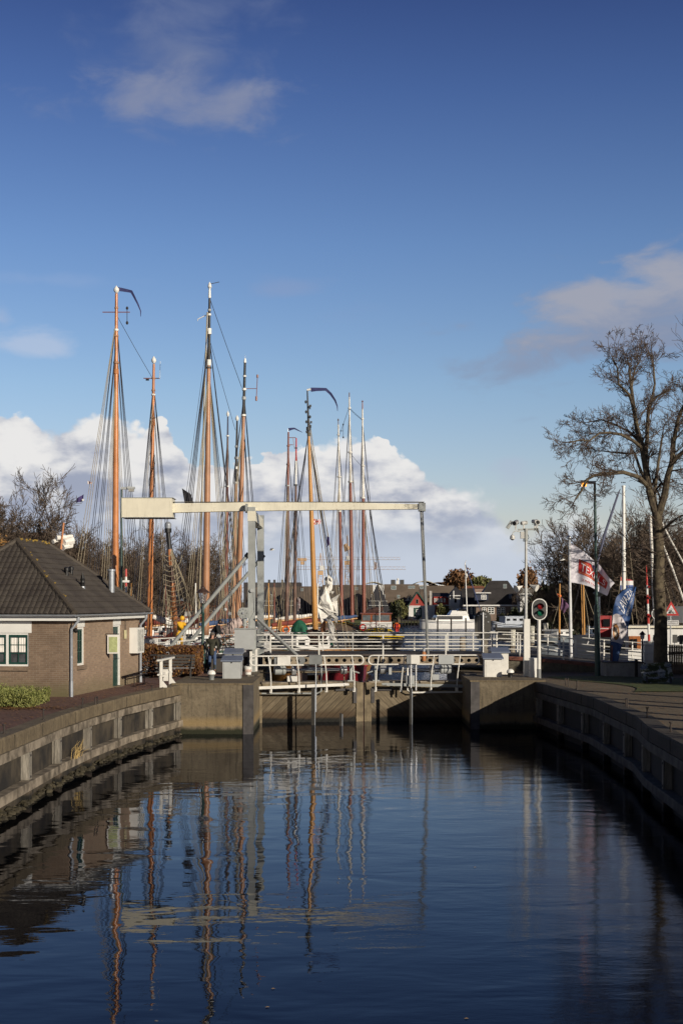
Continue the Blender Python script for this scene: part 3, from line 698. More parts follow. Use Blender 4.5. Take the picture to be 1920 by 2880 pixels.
def wall_with_holes(L, H, holes, plane, thick=0.28):
    """brick wall in the plane b=0 (plane 's', along a) or a=0 (plane 'f', along b), with openings (u0,u1,z0,z1)"""
    us = sorted({0, L, *[h[0] for h in holes], *[h[1] for h in holes]}); zs = sorted({0, H, *[h[2] for h in holes], *[h[3] for h in holes]})
    mb = hmb()
    for u0, u1 in zip(us[:-1], us[1:]):
        for z0, z1 in zip(zs[:-1], zs[1:]):
            uc, zc = (u0 + u1) / 2, (z0 + z1) / 2
            if any(h[0] < uc < h[1] and h[2] < zc < h[3] for h in holes): continue
            if plane == 's': mb.add([(u0, 0, z0), (u1, 0, z0), (u1, 0, z1), (u0, 0, z1)], [(0, 1, 2, 3)])
            else: mb.add([(0, u0, z0), (0, u1, z0), (0, u1, z1), (0, u0, z1)], [(3, 2, 1, 0)])
    for u0, u1, z0, z1 in holes:      # reveals
        q = [(u0, z0), (u1, z0), (u1, z1), (u0, z1)]
        for (ua, za), (ub, zb) in zip(q, q[1:] + q[:1]):
            if plane == 's': mb.add([(ua, 0, za), (ub, 0, zb), (ub, 0.14, zb), (ua, 0.14, za)], [(0, 1, 2, 3)])
            else: mb.add([(0, ua, za), (0, ub, zb), (0.14, ub, zb), (0.14, ua, za)], [(3, 2, 1, 0)])
    return mb
WZ0, WZ1 = PZ(1872, 47) - QZ, PZ(1764, 47) - QZ
side_holes = [(0.95, 1.72, WZ0, WZ1 + 0.42), (5.05, 6.02, 0.02, WZ1 + 0.42)]
wall_with_holes(HL_, EZ, side_holes, 's').build('side_wall', bs_side, house)
FW0, FW1 = 1.32, 3.5
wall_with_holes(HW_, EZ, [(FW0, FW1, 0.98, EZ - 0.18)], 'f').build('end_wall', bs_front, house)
hmb().add([(HL_, 0, 0), (HL_, HW_, 0), (HL_, HW_, EZ), (HL_, 0, EZ), (0, HW_, 0), (0, HW_, EZ)], [(0, 1, 2, 3), (1, 4, 5, 2)]).build('rear_wall', bs_side, house)
winwhite = mat('window paint white', (0.78, 0.78, 0.74), 0.35, var=0.03)
# side window
def side_win():
    u0, u1, z0, z1 = side_holes[0]; z1 -= 0.42
    w = hmb(); f = 0.07
    for a, b, c, d in ((u0, u0 + f, z0, z1), (u1 - f * 1.6, u1, z0, z1), (u0 + f, u1 - f * 1.6, z0, z0 + f), (u0 + f, u1 - f * 1.6, z1 - f, z1)): w.bb(a, b, 0.03, 0.12, c, d)
    w = w.build('window', winwhite, house)
    s = hmb(); a0, a1, c0, c1 = u0 + f + .002, u1 - f * 1.6 - .002, z0 + f + .002, z1 - f - .002; k = 0.06
    for a, b, c, d in ((a0, a0 + k, c0, c1), (a1 - k, a1, c0, c1), (a0 + k, a1 - k, c0, c0 + k), (a0 + k, a1 - k, c1 - k, c1), ((a0 + a1) / 2 - .015, (a0 + a1) / 2 + .015, c0 + k, c1 - k)): s.bb(a, b, 0.05, 0.10, c, d)
    for q in (0.34, 0.67): s.bb(a0 + k, a1 - k, 0.052, 0.098, c0 + (c1 - c0) * q - .015, c0 + (c1 - c0) * q + .015)
    s.build('sash', greendark, w)
    hmb().bb(a0, a1, 0.075, 0.08, c0, c1).build('pane', glass, w)
    hmb().bb(a0, a1, 0.25, 0.27, c0 + 0.9 * (c1 - c0) * 0.0, c0 + (c1 - c0) * 0.35).build('net_curtain', canvas, w)
    hmb().bb(u0 + .002, u1 - .002, -0.012, 0.10, z1 + .003, z1 + 0.40).build('lintel_panel', winwhite, house)
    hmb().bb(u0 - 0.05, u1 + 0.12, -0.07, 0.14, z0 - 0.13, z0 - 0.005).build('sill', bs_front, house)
side_win()
def door():
    u0, u1, z0, z1 = side_holes[1]; z1 -= 0.42
    fr = hmb()
    for a, b, c, d in ((u0, u0 + .05, z0, z1), (u1 - .14, u1, z0, z1), (u0 + .05, u1 - .14, z1 - .06, z1)): fr.bb(a, b, 0.02, 0.12, c, d)
    d = hmb().bb(u0 + .052, u1 - .142, 0.06, 0.10, z0, z0 + 0.95)
    dd = d; a0, a1 = u0 + .052, u1 - .142
    for a, b, c, e in ((a0, a0 + .13, z0 + .95, z1 - .062), (a1 - .13, a1, z0 + .95, z1 - .062), (a0 + .13, a1 - .13, z1 - .2, z1 - .062), ((a0 + a1) / 2 - .015, (a0 + a1) / 2 + .015, z0 + .95, z1 - .2)): dd.bb(a, b, 0.06, 0.10, c, e)
    for q in (1.25, 1.55, 1.8): dd.bb(a0 + .13, a1 - .13, 0.062, 0.098, z0 + q - .012, z0 + q + .012)
    for q in (0.15, 0.37, 0.59, 0.81): dd.bb(a0 + .1, a1 - .1, 0.05, 0.06, z0 + q, z0 + q + 0.13)
    dr = dd.build('door', greendark, house)
    fr.build('door_frame', winwhite, dr)
    hmb().bb(a0 + .13, a1 - .13, 0.078, 0.083, z0 + .95, z1 - .2).build('pane', glass, dr)
    hmb().tube((a1 - 0.07, 0.06, z0 + 1.0), (a1 - 0.07, 0.0, z0 + 1.0), 0.015, None, 6).bb(a1 - 0.19, a1 - 0.06, -0.01, 0.01, z0 + .99, z0 + 1.01).build('handle', steel, dr)
    hmb().bb(u0 + .002, u1 - .002, -0.012, 0.10, z1 + .003, z1 + 0.40).build('lintel_panel', winwhite, house)
    hmb().bb(u0 - 0.05, u1 + 0.05, -0.12, 0.2, -0.02, 0.04).build('doorstep', conc, house)
door()
# front window: three casements
def front_win():
    z0, z1 = 0.98, EZ - 0.50
    n = 3; wd = (FW1 - FW0) / n
    fr = hmb()
    for k in range(n + 1):
        u = FW0 + wd * k; fr.bb(0.02, 0.12, max(FW0, u - .04), min(FW1, u + .04), z0, z1)
    fr.bb(0.022, 0.118, FW0, FW1, z0, z0 + .06).bb(0.022, 0.118, FW0, FW1, z1 - .06, z1)
    w = fr.build('window', winwhite, house)
    for k in range(n):
        a0, a1 = FW0 + wd * k + .042, FW0 + wd * (k + 1) - .042; c0, c1 = z0 + .062, z1 - .062; q = 0.065
        s = hmb()
        for a, b, c, d in ((a0, a0 + q, c0, c1), (a1 - q, a1, c0, c1), (a0 + q, a1 - q, c0, c0 + q), (a0 + q, a1 - q, c1 - q, c1), ((a0 + a1) / 2 - .015, (a0 + a1) / 2 + .015, c0 + q, c1 - q)): s.bb(0.04, 0.10, a, b, c, d)
        for v in (0.37, 0.66): s.bb(0.042, 0.098, a0 + q, a1 - q, c0 + (c1 - c0) * v - .013, c0 + (c1 - c0) * v + .013)
        s.build('casement', greendark, w)
        hmb().bb(0.07, 0.075, a0 + q, a1 - q, c0 + q, c1 - q).build('pane', mat('house window glass', (0.10, 0.11, 0.12), 0.05, var=0.5, vs=1.5, spec=0.8), w)
        hmb().grid(lambda u, v: (0.058 + 0.006 * math.sin(u * 40), a0 + q + (a1 - a0 - 2 * q) * u, c0 + q + (c1 - c0 - 2 * q) * (0.40 + 0.56 * v)), 24, 1, (0.006, 0, 0)).build('curtain', canvas, w)
    hmb().bb(-0.012, 0.10, FW0 - .1, FW1 + .002, z1 + .003, EZ - 0.12).build('lintel_panel', winwhite, house)
    hmb().bb(-0.08, 0.14, FW0 - 0.02, FW1 + 0.05, z0 - 0.14, z0 - 0.005).build('sill', bs_front, house)
front_win()
# eaves boards, gutter, downpipes
OV = 0.32
hmb().bb(-OV + .06, HL_ + OV - .06, -OV + .06, 0.3, EZ - 0.10, EZ + .02).bb(-OV + .062, 0.3, 0.302, HW_ + OV, EZ - 0.10, EZ + .02).build('eaves_board', winwhite, house)
gt = hmb()
def gut(a, b):
    a, b = Vector(a), Vector(b); d = (b - a).normalized(); nrm = Vector((0, 0, 1)).cross(d)
    vs = []; K = 7
    for p in (a, b):
        for r in (0.075, 0.065):
            for k in range(K):
                th = math.pi * k / (K - 1); vs.append(p + nrm * r * math.cos(th) - Vector((0, 0, 1)) * r * math.sin(th))
    fs = []
    for k in range(K - 1):
        fs += [(k, k + 1, 2 * K + k + 1, 2 * K + k), (K + k + 1, K + k, 3 * K + k, 3 * K + k + 1), (k, K + k, K + k + 1, k + 1)]
    fs += [(0, 2 * K, 3 * K, K), (K - 1, 2 * K - 1, 4 * K - 1, 3 * K - 1)]
    gt.add(vs, fs)
gut((-OV - .05, -OV - .04, EZ + .10), (HL_ + OV + .1, -OV - .04, EZ + .10)); gut((-OV - .04, HW_ + OV, EZ + .10), (-OV - .04, -OV - .04, EZ + .10))
gt.build('gutter', zinc, house)
for a0, b0 in ((0.06, -0.09), (HL_ - 0.15, -0.09)):
    hmb().path([(a0, -OV, EZ + .03), (a0, -OV, EZ - .1), (a0, b0, EZ - .38), (a0, b0, 0.02)], 0.05, 10).lathe((a0, b0, 1.25), [(0.058, 0), (0.058, 0.06)], 10).lathe((a0, b0, 0.0), [(0.062, 0), (0.062, 0.5)], 10).build('downpipe', zinc, house, True)
# roof: modelled pantiles
def tile_mat(name, c1, c2):
    m, t, G, b, ob = nodes_mat(name)
    nz = G.noise(ob, 1.2, 6, 0.6); n2 = G.noise(ob, 16, 5, 0.7); n3 = G.noise(ob, 5, 5, 0.75)
    c = G.mix(G.smooth(nz, 0.3, 0.7), c1, c2)
    c = G.mix(G.m('MULTIPLY', G.smooth(n2, 0.5, 0.8), 0.6), c, tuple(x * 1.9 for x in c2))
    c = G.mix(G.m('MULTIPLY', G.smooth(n3, 0.66, 0.74), 0.6), c, (0.16, 0.12, 0.04))
    G.put(b.inputs['Base Color'], c); b.inputs['Roughness'].default_value = 0.75
    bn = G.n('ShaderNodeBump'); bn.inputs['Strength'].default_value = 0.5; bn.inputs['Distance'].default_value = 0.01
    G.put(bn.inputs['Height'], n2); t.links.new(bn.outputs[0], b.inputs['Normal'])
    _M[name] = m; return m
tilem = tile_mat('dark roof tile', (0.040, 0.033, 0.029), (0.070, 0.060, 0.050))
def tiles(mb, p0, p1, q0, q1, tw=0.185, th=0.30, amp=0.05, step=6):
    p0, p1, q0, q1 = map(Vector, (p0, p1, q0, q1)); ud = (p1 - p0).normalized()
    base = (p1 - p0).length; up = (q0 - p0) - ud * (q0 - p0).dot(ud); Hs = up.length; vd = up / Hs; nrm = ud.cross(vd).normalized()
    if nrm.z < 0: nrm = -nrm
    rows = max(1, round(Hs / th)); du = tw / step
    ql, qr = (q0 - p0).dot(ud), (q1 - p0).dot(ud)
    for j in range(rows):
        v0, v1 = j / rows, (j + 1) / rows
        l0, r0 = ql * v0, base + (qr - base) * v0; l1, r1 = ql * v1, base + (qr - base) * v1
        n = int(base / du) + 2; vs = []; fs = []
        for i in range(n):
            u = i * du; w = amp * (abs(math.sin(math.pi * u / tw)) ** 0.7) + (0.012 if (i % step) < 2 else 0)
            ua, ub = min(max(u, l0), r0), min(max(u, l1), r1)
            vs += [p0 + ud * ua + vd * (v0 * Hs - 0.03) + nrm * (w + 0.045 - 0.03), p0 + ud * ua + vd * (v0 * Hs - 0.03) + nrm * (w + 0.045), p0 + ud * ub + vd * v1 * Hs + nrm * (w + 0.012)]
        for i in range(n - 1):
            if abs((vs[i * 3] - vs[i * 3 + 3]).length) < 1e-6 and abs((vs[i * 3 + 2] - vs[i * 3 + 5]).length) < 1e-6: continue
            fs += [(i * 3, i * 3 + 3, i * 3 + 4, i * 3 + 1), (i * 3 + 1, i * 3 + 4, i * 3 + 5, i * 3 + 2)]
        mb.add(vs, fs)
RZ = EZ + 0.10; hw2 = (HW_ + 2 * OV) / 2; RT = PZ(1524, 48.8) - QZ
cA, cB, cC, cD = (-OV, -OV, RZ), (HL_ + OV, -OV, RZ), (HL_ + OV, HW_ + OV, RZ), (-OV, HW_ + OV, RZ)
rA, rB = (-OV + hw2, -OV + hw2, RT), (HL_ + OV - hw2, -OV + hw2, RT)
rf = hmb(); tiles(rf, cA, cB, rA, rB); tiles(rf, cD, cA, rA, rA); tiles(rf, cB, cC, rB, rB, step=3); tiles(rf, cC, cD, rB, rA, step=3)
roof = rf.build('roof', tilem, house)
hmb().add([cA, cB, cC, cD], [(3, 2, 1, 0)]).build('soffit', winwhite, roof)
cap = hmb()
for a, b in ((cA, rA), (cB, rB), (cD, rA), (cC, rB), (rA, rB)):
    a, b = Vector(a), Vector(b); L = (b - a).length; n = int(L / 0.36)
    for k in range(n):
        s0, s1 = a.lerp(b, k / n), a.lerp(b, (k + 1.12) / n); o = Vector((0, 0, 0.045)); cap.tube(s0 + o, s1 + o, 0.115, 0.098, 10)
cap.build('ridge_capping', tile_mat('ridge tile', (0.052, 0.042, 0.034), (0.08, 0.066, 0.05)), roof)
# moss on the ridge
ms = hmb(); rg = random.Random(3)
for k in range(70):
    tt = rg.choice((rg.uniform(0, 0.25), rg.uniform(0.8, 1.0), rg.random())); p = Vector(rA).lerp(Vector(rB), tt) if k % 3 else Vector(cA).lerp(Vector(rA), rg.random())
    stone(ms, (p.x + rg.uniform(-.1, .1), p.y + rg.uniform(-.12, .0), p.z + 0.10 + rg.uniform(-.05, .03)), rg.uniform(0.025, 0.06), rg)
ms.build('moss', mat('yellow moss', (0.30, 0.20, 0.04), 0.95, var=0.3, vs=20), roof)
# vents on the roof: local spots found on the canal-side slope
def slope(a, b): return RZ + (b + OV) * (RT - RZ) / hw2 + 0.03
def roofpt(px, py):
    """the point of the canal-side slope seen at that place of the frame"""
    n = Vector((0, -(RT - RZ) / hw2, 1)); o = HM.inverted() @ Vector((0, 0, HC)); d = HM.inverted().to_3x3() @ Vector(((px - 960) / F, 1, (HZ - py) / F))
    c = Vector(cA); tt = (c - o).dot(n) / d.dot(n); return o + d * tt
for px, py, h, lab in ((188, 1623, 0.34, None), (201, 1620, 0.33, None)):
    p = roofpt(px, py)
    hmb().lathe(p - Vector((0, 0, 0.05)), [(0.07, 0), (0.065, h * 0.75), (0.095, h * 0.8), (0.095, h + .03), (0.05, h + .06)], 12).build('roof_vent', black, house, True)
p = roofpt(233, 1658)
hmb().lathe(p - Vector((0, 0, 0.05)), [(0.10, 0), (0.085, 0.16)], 12).build('vent_collar', zinc, house, True)
hmb().lathe(p + Vector((0, 0, 0.10)), [(0.07, 0), (0.07, 0.12), (0.085, 0.14), (0.065, 0.2), (0.085, 0.26), (0.06, 0.3), (0.06, 0.36), (0.03, 0.42), (0.03, 0.48)], 12).build('roof_vent', black, house, True)
p = Vector((6.45, HW_ / 2 + 0.25, RZ + 1.62))
p = (HM.inverted() @ P(314, 1640, 52.6))
hmb().lathe(p - Vector((0, 0, 0.35)), [(0.11, 0), (0.11, 0.78), (0.145, 0.79), (0.145, 0.86), (0.08, 0.87)], 14).build('flue_pipe', zinc, house, True)
# notice board, glass case, hanging sign, lamp, rail on the wall
gz = lambda py, Y: PZ(py, Y) - QZ
nb = hmb().bb(4.1, 4.15, -0.50, -0.08, gz(1838, 50), gz(1785, 50)).build('notice_board', winwhite, house)
nb2 = hmb().bb(4.085, 4.098, -0.44, -0.14, gz(1834, 50) , gz(1791, 50)).build('notice_sheet', mat('green notice sheet', (0.42, 0.48, 0.24), 0.5, var=0.15, vs=9), nb)
hmb().tube((4.12, -0.5, gz(1783, 50)), (4.12, 0.0, gz(1783, 50)), 0.015, None, 6).build('bracket', iron, nb)
cs = hmb().bb(7.20, 8.15, -0.30, -0.002, gz(1836, 53.5), gz(1765, 53.5)).build('display_case', winwhite, house)
hmb().bb(7.27, 8.08, -0.312, -0.303, gz(1831, 53.5), gz(1770, 53.5)).build('glass_front', mat('case glass', (0.28, 0.30, 0.27), 0.1, var=0.5, vs=6, col2=(0.5, 0.5, 0.46)), cs)
fb = hmb()
for q in (7.27, 7.53, 7.8, 8.06): fb.bb(q - .015, q + .015, -0.325, -0.314, gz(1831, 53.5), gz(1770, 53.5))
fb.build('glazing_bar', winwhite, cs)
sg = hmb().bb(6.38, 6.62, -0.06, -0.03, gz(1796, 52.4), gz(1772, 52.4)).build('hanging_sign', mat('pale yellow sign', (0.62, 0.57, 0.33), 0.5), house)
hmb().tube((6.5, -0.045, gz(1772, 52.4)), (6.5, -0.045, gz(1745, 52.4)), 0.012, None, 5).build('chain', iron, sg)
hmb().lathe((0.3, -0.02, EZ - 0.42), [(0.03, 0), (0.05, 0.06), (0.085, 0.12), (0.085, 0.16), (0.04, 0.2)], 12, (0, -1, 0)).build('floodlight', black, house, True)
wr = hmb().path([(6.3, -0.02, 0.34), (6.3, -0.35, 0.34), (8.4, -0.35, 0.34), (8.4, -0.02, 0.34)], 0.02, 6)
for q in (6.6, 8.0): wr.tube((q, -0.35, 0.34), (q, -0.35, 0.0), 0.018, None, 6)
wr.build('boot_rail', iron, house)

# ------------------------------------------------------------------ vegetation
def grow(mb, p, d, L, r, lvl, maxl, rg, wob=0.35, up=0.05, nseg=3, spread=(0.45, 0.95), kids_=(1, 2), shrink=0.72, rmin=0.008, sides=(7, 6, 5, 4, 3, 3, 3, 3)):
    pts = [p]; rs = [r]; q = p; cur = d
    for i in range(nseg):
        cur = (cur + Vector((rg.uniform(-wob, wob), rg.uniform(-wob, wob), rg.uniform(-wob, wob) * 0.7 + up))).normalized()
        q = q + cur * L / nseg; pts.append(q); rs.append(max(rmin, r * (1 - 0.42 * (i + 1) / nseg)))
        if lvl < maxl:
            for _ in range(rg.randint(*kids_) if (i > 0 or lvl > 0) else 0):
                ax = Vector((rg.uniform(-1, 1), rg.uniform(-1, 1), rg.uniform(-1, 1))).normalized()
                c = cur.cross(ax)
                if c.length < 0.1: continue
                a = rg.uniform(*spread); nd = (cur * math.cos(a) + c.normalized() * math.sin(a)).normalized()
                grow(mb, q, nd, L * shrink * rg.uniform(0.6, 1.05), max(rmin, rs[-1] * rg.uniform(0.45, 0.65)), lvl + 1, maxl, rg, wob, up, nseg, spread, kids_, shrink, rmin, sides)
    mb.path(pts, rs, sides[min(lvl, 7)], False)
    return q, cur
def bare_tree(loc, h, seed, mt, mc, label, group=None, tr=0.2, maxl=5, dens=(1, 2), up=0.12, rmin=0.012, forks=4, lean=0.0, fork_h=0.3, cat='tree'):
    rg = random.Random(seed); t = thing('bare_tree', label, cat, loc, group)
    tm = MB(); b = Vector(loc); pts = [b - Vector((0, 0, 0.2))]; n = 5
    for i in range(1, n + 1): pts.append(b + Vector((rg.uniform(-1, 1) * 0.02 * h + lean * h * i / n, rg.uniform(-1, 1) * 0.02 * h, h * fork_h * i / n)))
    tm.path(pts, [tr * 1.4] + [tr * (1.1 - 0.35 * i / n) for i in range(1, n + 1)], 9)
    tm.build('trunk', mt, t)
    cm = MB()
    for k in range(forks):
        a = 2 * math.pi * (k + rg.random() * 0.6) / forks; tl = rg.uniform(0.3, 0.8)
        d = Vector((math.cos(a) * tl, math.sin(a) * tl, 1)).normalized()
        st = pts[-1 - (k % 2)]
        grow(cm, st, d, h * 0.40 * rg.uniform(0.85, 1.1), tr * 0.55, 1, maxl, rg, 0.30, up, 3, (0.4, 0.9), dens, 0.70, rmin)
    cm.build('crown', mc, t)
    return t
def leaf_ball(mb, c, rad, n, size, rg, blobs=14):
    """leaf clusters gathered round scattered sub-centres, uneven and with gaps"""
    cs = []
    for _ in range(blobs):
        a, z = rg.uniform(0, 2 * math.pi), rg.uniform(-1, 1); s = math.sqrt(1 - z * z); q = rg.uniform(0.35, 0.85)
        cs.append((Vector((c[0] + rad[0] * q * s * math.cos(a), c[1] + rad[1] * q * s * math.sin(a), c[2] + rad[2] * q * z)), rg.uniform(0.28, 0.5)))
    for _ in range(n):
        cc, k = rg.choice(cs)
        p = cc + Vector((rg.gauss(0, rad[0] * k * 0.55), rg.gauss(0, rad[1] * k * 0.55), rg.gauss(0, rad[2] * k * 0.5)))
        R = Euler((rg.uniform(0, 6.3), rg.uniform(0, 6.3), rg.uniform(0, 6.3))).to_matrix(); s = size * rg.uniform(0.6, 1.4)
        mb.add([p + R @ Vector((-s, 0, 0)), p + R @ Vector((0, -s * 0.6, 0.2 * s)), p + R @ Vector((s, 0, 0)), p + R @ Vector((0, s * 0.6, 0.2 * s))], [(0, 1, 2, 3)])
def leafmat(name, a, b_, c_=None):
    m, t, G, b, ob = nodes_mat(name)
    g1 = G.n('ShaderNodeNewGeometry'); n1 = G.noise(g1.outputs['Position'], 2.2, 4, 0.6)
    c = G.mix(G.smooth(n1, 0.35, 0.65), a, b_)
    if c_: c = G.mix(G.smooth(g1.outputs['Random Per Island'], 0.6, 0.95), c, c_)
    G.put(b.inputs['Base Color'], c); b.inputs['Roughness'].default_value = 0.7
    _M[name] = m; return m
lm_beech = leafmat('beech hedge leaf', (0.13, 0.047, 0.016), (0.065, 0.028, 0.012), (0.28, 0.14, 0.03))
lm_green = leafmat('green bush leaf', (0.17, 0.19, 0.045), (0.24, 0.25, 0.075), (0.10, 0.12, 0.03))
lm_brown = leafmat('autumn leaf', (0.17, 0.085, 0.035), (0.24, 0.12, 0.05), (0.10, 0.06, 0.03))
lm_olive = leafmat('olive leaf', (0.12, 0.13, 0.04), (0.17, 0.17, 0.055), (0.08, 0.07, 0.03))
lm_dark = leafmat('dark evergreen leaf', (0.022, 0.032, 0.014), (0.035, 0.045, 0.018), (0.05, 0.035, 0.018))
lm_oak = leafmat('yellow oak leaf', (0.30, 0.16, 0.045), (0.22, 0.11, 0.03))
def hedge(name, x0, x1, y0, y1, z0, z1, m, n, size, label, cat, seed=1, lump=0.1, rot=0.0):
    rg = random.Random(seed); mb = MB(); cx, cy = (x0 + x1) / 2, (y0 + y1) / 2
    core = MB()
    def sh(p, t=1.0):
        k = noise.noise(Vector(p) * 1.3) * lump * 1.2
        return Vector((p[0] + k, p[1] + k, p[2] + k))
    for _ in range(n):
        f = rg.choice('xxyyztt'); u, v, w = rg.random(), rg.random(), rg.random()
        p = [x0 + (x1 - x0) * u, y0 + (y1 - y0) * v, z0 + (z1 - z0) * w]
        if f in 'zt': p[2] = z1 - abs(rg.gauss(0, lump)) + 0.05
        elif f == 'x': p[1] = y0 + abs(rg.gauss(0, lump)) if rg.random() < 0.7 else y1
        else: p[0] = x1 - abs(rg.gauss(0, lump)) if rg.random() < 0.6 else x0
        p = sh(p); R = Euler((rg.uniform(0, 6.3), rg.uniform(0, 6.3), rg.uniform(0, 6.3))).to_matrix(); s = size * rg.uniform(0.6, 1.5)
        if rot:
            q = Matrix.Rotation(rot, 3, 'Z') @ Vector((p.x - cx, p.y - cy, 0)); p = Vector((cx + q.x, cy + q.y, p.z))
        mb.add([p + R @ Vector((-s, 0, 0)), p + R @ Vector((0, -s * 0.6, 0)), p + R @ Vector((s, 0, 0)), p + R @ Vector((0, s * 0.6, 0))], [(0, 1, 2, 3)])
    t = thing(name, label, cat, (cx, cy, z0))
    mb.build('foliage', m, t)
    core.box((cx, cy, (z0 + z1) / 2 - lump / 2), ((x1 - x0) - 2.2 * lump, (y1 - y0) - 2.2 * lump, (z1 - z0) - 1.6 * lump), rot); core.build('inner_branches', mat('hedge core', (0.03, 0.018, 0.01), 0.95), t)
    return t
hedge('hedge', PX(392, 59), PX(560, 59), 58.2, 60.2, QZ, PZ(1824, 58.5), lm_beech, 16000, 0.055, 'clipped copper brown beech hedge between the house and the bench', 'hedge', 2, 0.11)
# low green bush at the house corner
hedge('bush', -11.9, PX(97, 41.5), 41.2, 43.6, QZ, PZ(1957, 41.2), lm_green, 15000, 0.024, 'low rounded green bush on the brick paving at the house corner', 'bush', 4, 0.16)
bsh = [o for o in bpy.data.objects if o.name == 'bush'][0]; fo = [c for c in bsh.children if c.name.startswith('foliage')][0]; rg = random.Random(18); mb = MB()
for x, y, r in ((-9.6, 41.7, .75), (-10.4, 42.4, 1.0), (-11.3, 41.6, 1.0), (-10.3, 41.0, .8), (-11.6, 42.6, 1.0)): leaf_ball(mb, (x, y, QZ + .26), (r, r * .8, .36), 3600, .03, rg, 12)
mb.build('foliage_mound', lm_green, bsh)
rg = random.Random(8); lv = MB()
for _ in range(2100):
    a = rg.random(); x = rg.gauss(-9.4, 0.8) if a < .6 else rg.uniform(-12, -8); y = rg.gauss(40.9, 0.35); 
    if a > .8: x, y = PX(rg.uniform(392, 430), 57.6), rg.uniform(57.3, 58.1)
    if _ > 900:
        y = rg.uniform(33, 56); x = along(LE, min(y, 52)) - .5 - abs(rg.gauss(0, 1.6)) if _ % 2 else along(RE, min(y, 54)) + .5 + abs(rg.gauss(0, 2.2))
    s = rg.uniform(0.02, 0.045); th = rg.uniform(0, 6.28); z = QZ + 0.012 + rg.uniform(0, 0.02)
    lv.add([(x + s * math.cos(th + k), y + s * math.sin(th + k), z + 0.01 * (k > 2)) for k in (0, 1.2, 3.1, 4.4)], [(0, 1, 2, 3)])
stuff(lv.build('fallen_leaves', leafmat('fallen leaf', (0.28, 0.15, 0.06), (0.18, 0.09, 0.03)), loc=(-9.4, 41, QZ)), 'fallen brown leaves along the green bush and the beech hedge', 'leaves')
# dry grass tuft growing out of the quay wall
rg = random.Random(12); gt_ = MB()
for k in range(30):
    x = -7.42 + rg.uniform(-.05, .1); y = 39.7 + rg.gauss(0, 0.35); h = rg.uniform(0.2, 0.55)
    gt_.path([(x, y, 0.5), (x + rg.uniform(0, .1), y + rg.uniform(-.1, .1), 0.5 + h * .6), (x + rg.uniform(0, .25), y + rg.uniform(-.25, .25), 0.5 + h)], [0.008, 0.005, 0.003], 3, False)
tag(gt_.build('grass_tuft', mat('dry straw', (0.42, 0.30, 0.12), 0.9), loc=(-7.4, 39.7, 0.5)), 'dry straw coloured grass tuft growing on the lower timber of the quay wall', 'grass')

# the tall bare lime tree on the promenade: trunk and limbs follow the photo's own branching
bt = thing('bare_tree', 'tall bare tree with a mossy double trunk on the promenade verge', 'tree', P(1858, 1911, 56.0))
TY = 56.0
def px_path(pts): return [P(x, y, TY + dy) for x, y, dy in pts]
tm = MB()
tm.path(px_path([(1860, 1916, 0), (1856, 1850, 0), (1857, 1740, 0), (1850, 1640, 0), (1852, 1560, 0), (1848, 1480, 0), (1845, 1440, 0)]), [0.36, 0.28, 0.25, 0.235, 0.22, 0.2, 0.19], 12)
tm.build('trunk', bark, bt, True)
limbs = [
    ([(1846, 1450, 0), (1830, 1400, 0), (1824, 1372, 0), (1812, 1300, .2), (1803, 1250, .3), (1790, 1205, .5), (1781, 1150, .6), (1774, 1090, .8), (1768, 1040, 1)], 0.15, 0.045),
    ([(1850, 1450, 0), (1868, 1390, -.3), (1876, 1340, -.5), (1888, 1300, -.8), (1893, 1240, -1), (1905, 1180, -1.2), (1930, 1120, -1.5)], 0.14, 0.05),
    ([(1888, 1300, -.8), (1915, 1275, -1), (1945, 1255, -1.4), (1985, 1230, -2)], 0.09, 0.05),
    ([(1824, 1372, 0), (1795, 1342, -.5), (1751, 1328, -1.2), (1710, 1332, -1.8), (1670, 1337, -2.4), (1650, 1348, -2.8), (1634, 1380, -3.1), (1618, 1402, -3.3)], 0.085, 0.03),
    ([(1806, 1262, .2), (1780, 1240, -.4), (1745, 1222, -1), (1714, 1217, -1.5), (1685, 1218, -2), (1655, 1240, -2.4), (1632, 1237, -2.8), (1600, 1245, -3.1)], 0.065, 0.02),
    ([(1812, 1300, .2), (1818, 1240, 1), (1820, 1180, 1.6), (1822, 1140, 2), (1845, 1115, 2.4), (1880, 1098, 3)], 0.085, 0.03),
    ([(1803, 1250, .3), (1770, 1215, 1), (1730, 1195, 1.8), (1690, 1180, 2.4), (1650, 1188, 3)], 0.05, 0.018),
    ([(1781, 1150, .6), (1768, 1110, .2), (1738, 1080, -.4), (1735, 1035, -.6), (1722, 1010, -.8)], 0.06, 0.02),
    ([(1774, 1090, .8), (1783, 1040, 1.2), (1800, 1010, 1.6)], 0.05, 0.02),
    ([(1826, 1385, 0), (1795, 1310, 1), (1784, 1275, 1.6), (1755, 1275, 2.2), (1720, 1272, 3), (1690, 1268, 3.4)], 0.06, 0.02),
    ([(1846, 1455, 0), (1838, 1390, 1.5), (1850, 1300, 2.5), (1862, 1220, 3.2)], 0.09, 0.03),
    ([(1852, 1500, 0), (1885, 1470, -1), (1910, 1452, -2), (1950, 1440, -3)], 0.05, 0.02),
    ([(1820, 1180, 1.6), (1840, 1080, 2), (1835, 1020, 2.2), (1820, 985, 2.4)], 0.05, 0.02),
    ([(1850, 1560, 0), (1810, 1545, .8), (1775, 1540, 1.5), (1745, 1550, 2)], 0.03, 0.012),
]
rg = random.Random(77); cm = MB(); lm = MB()
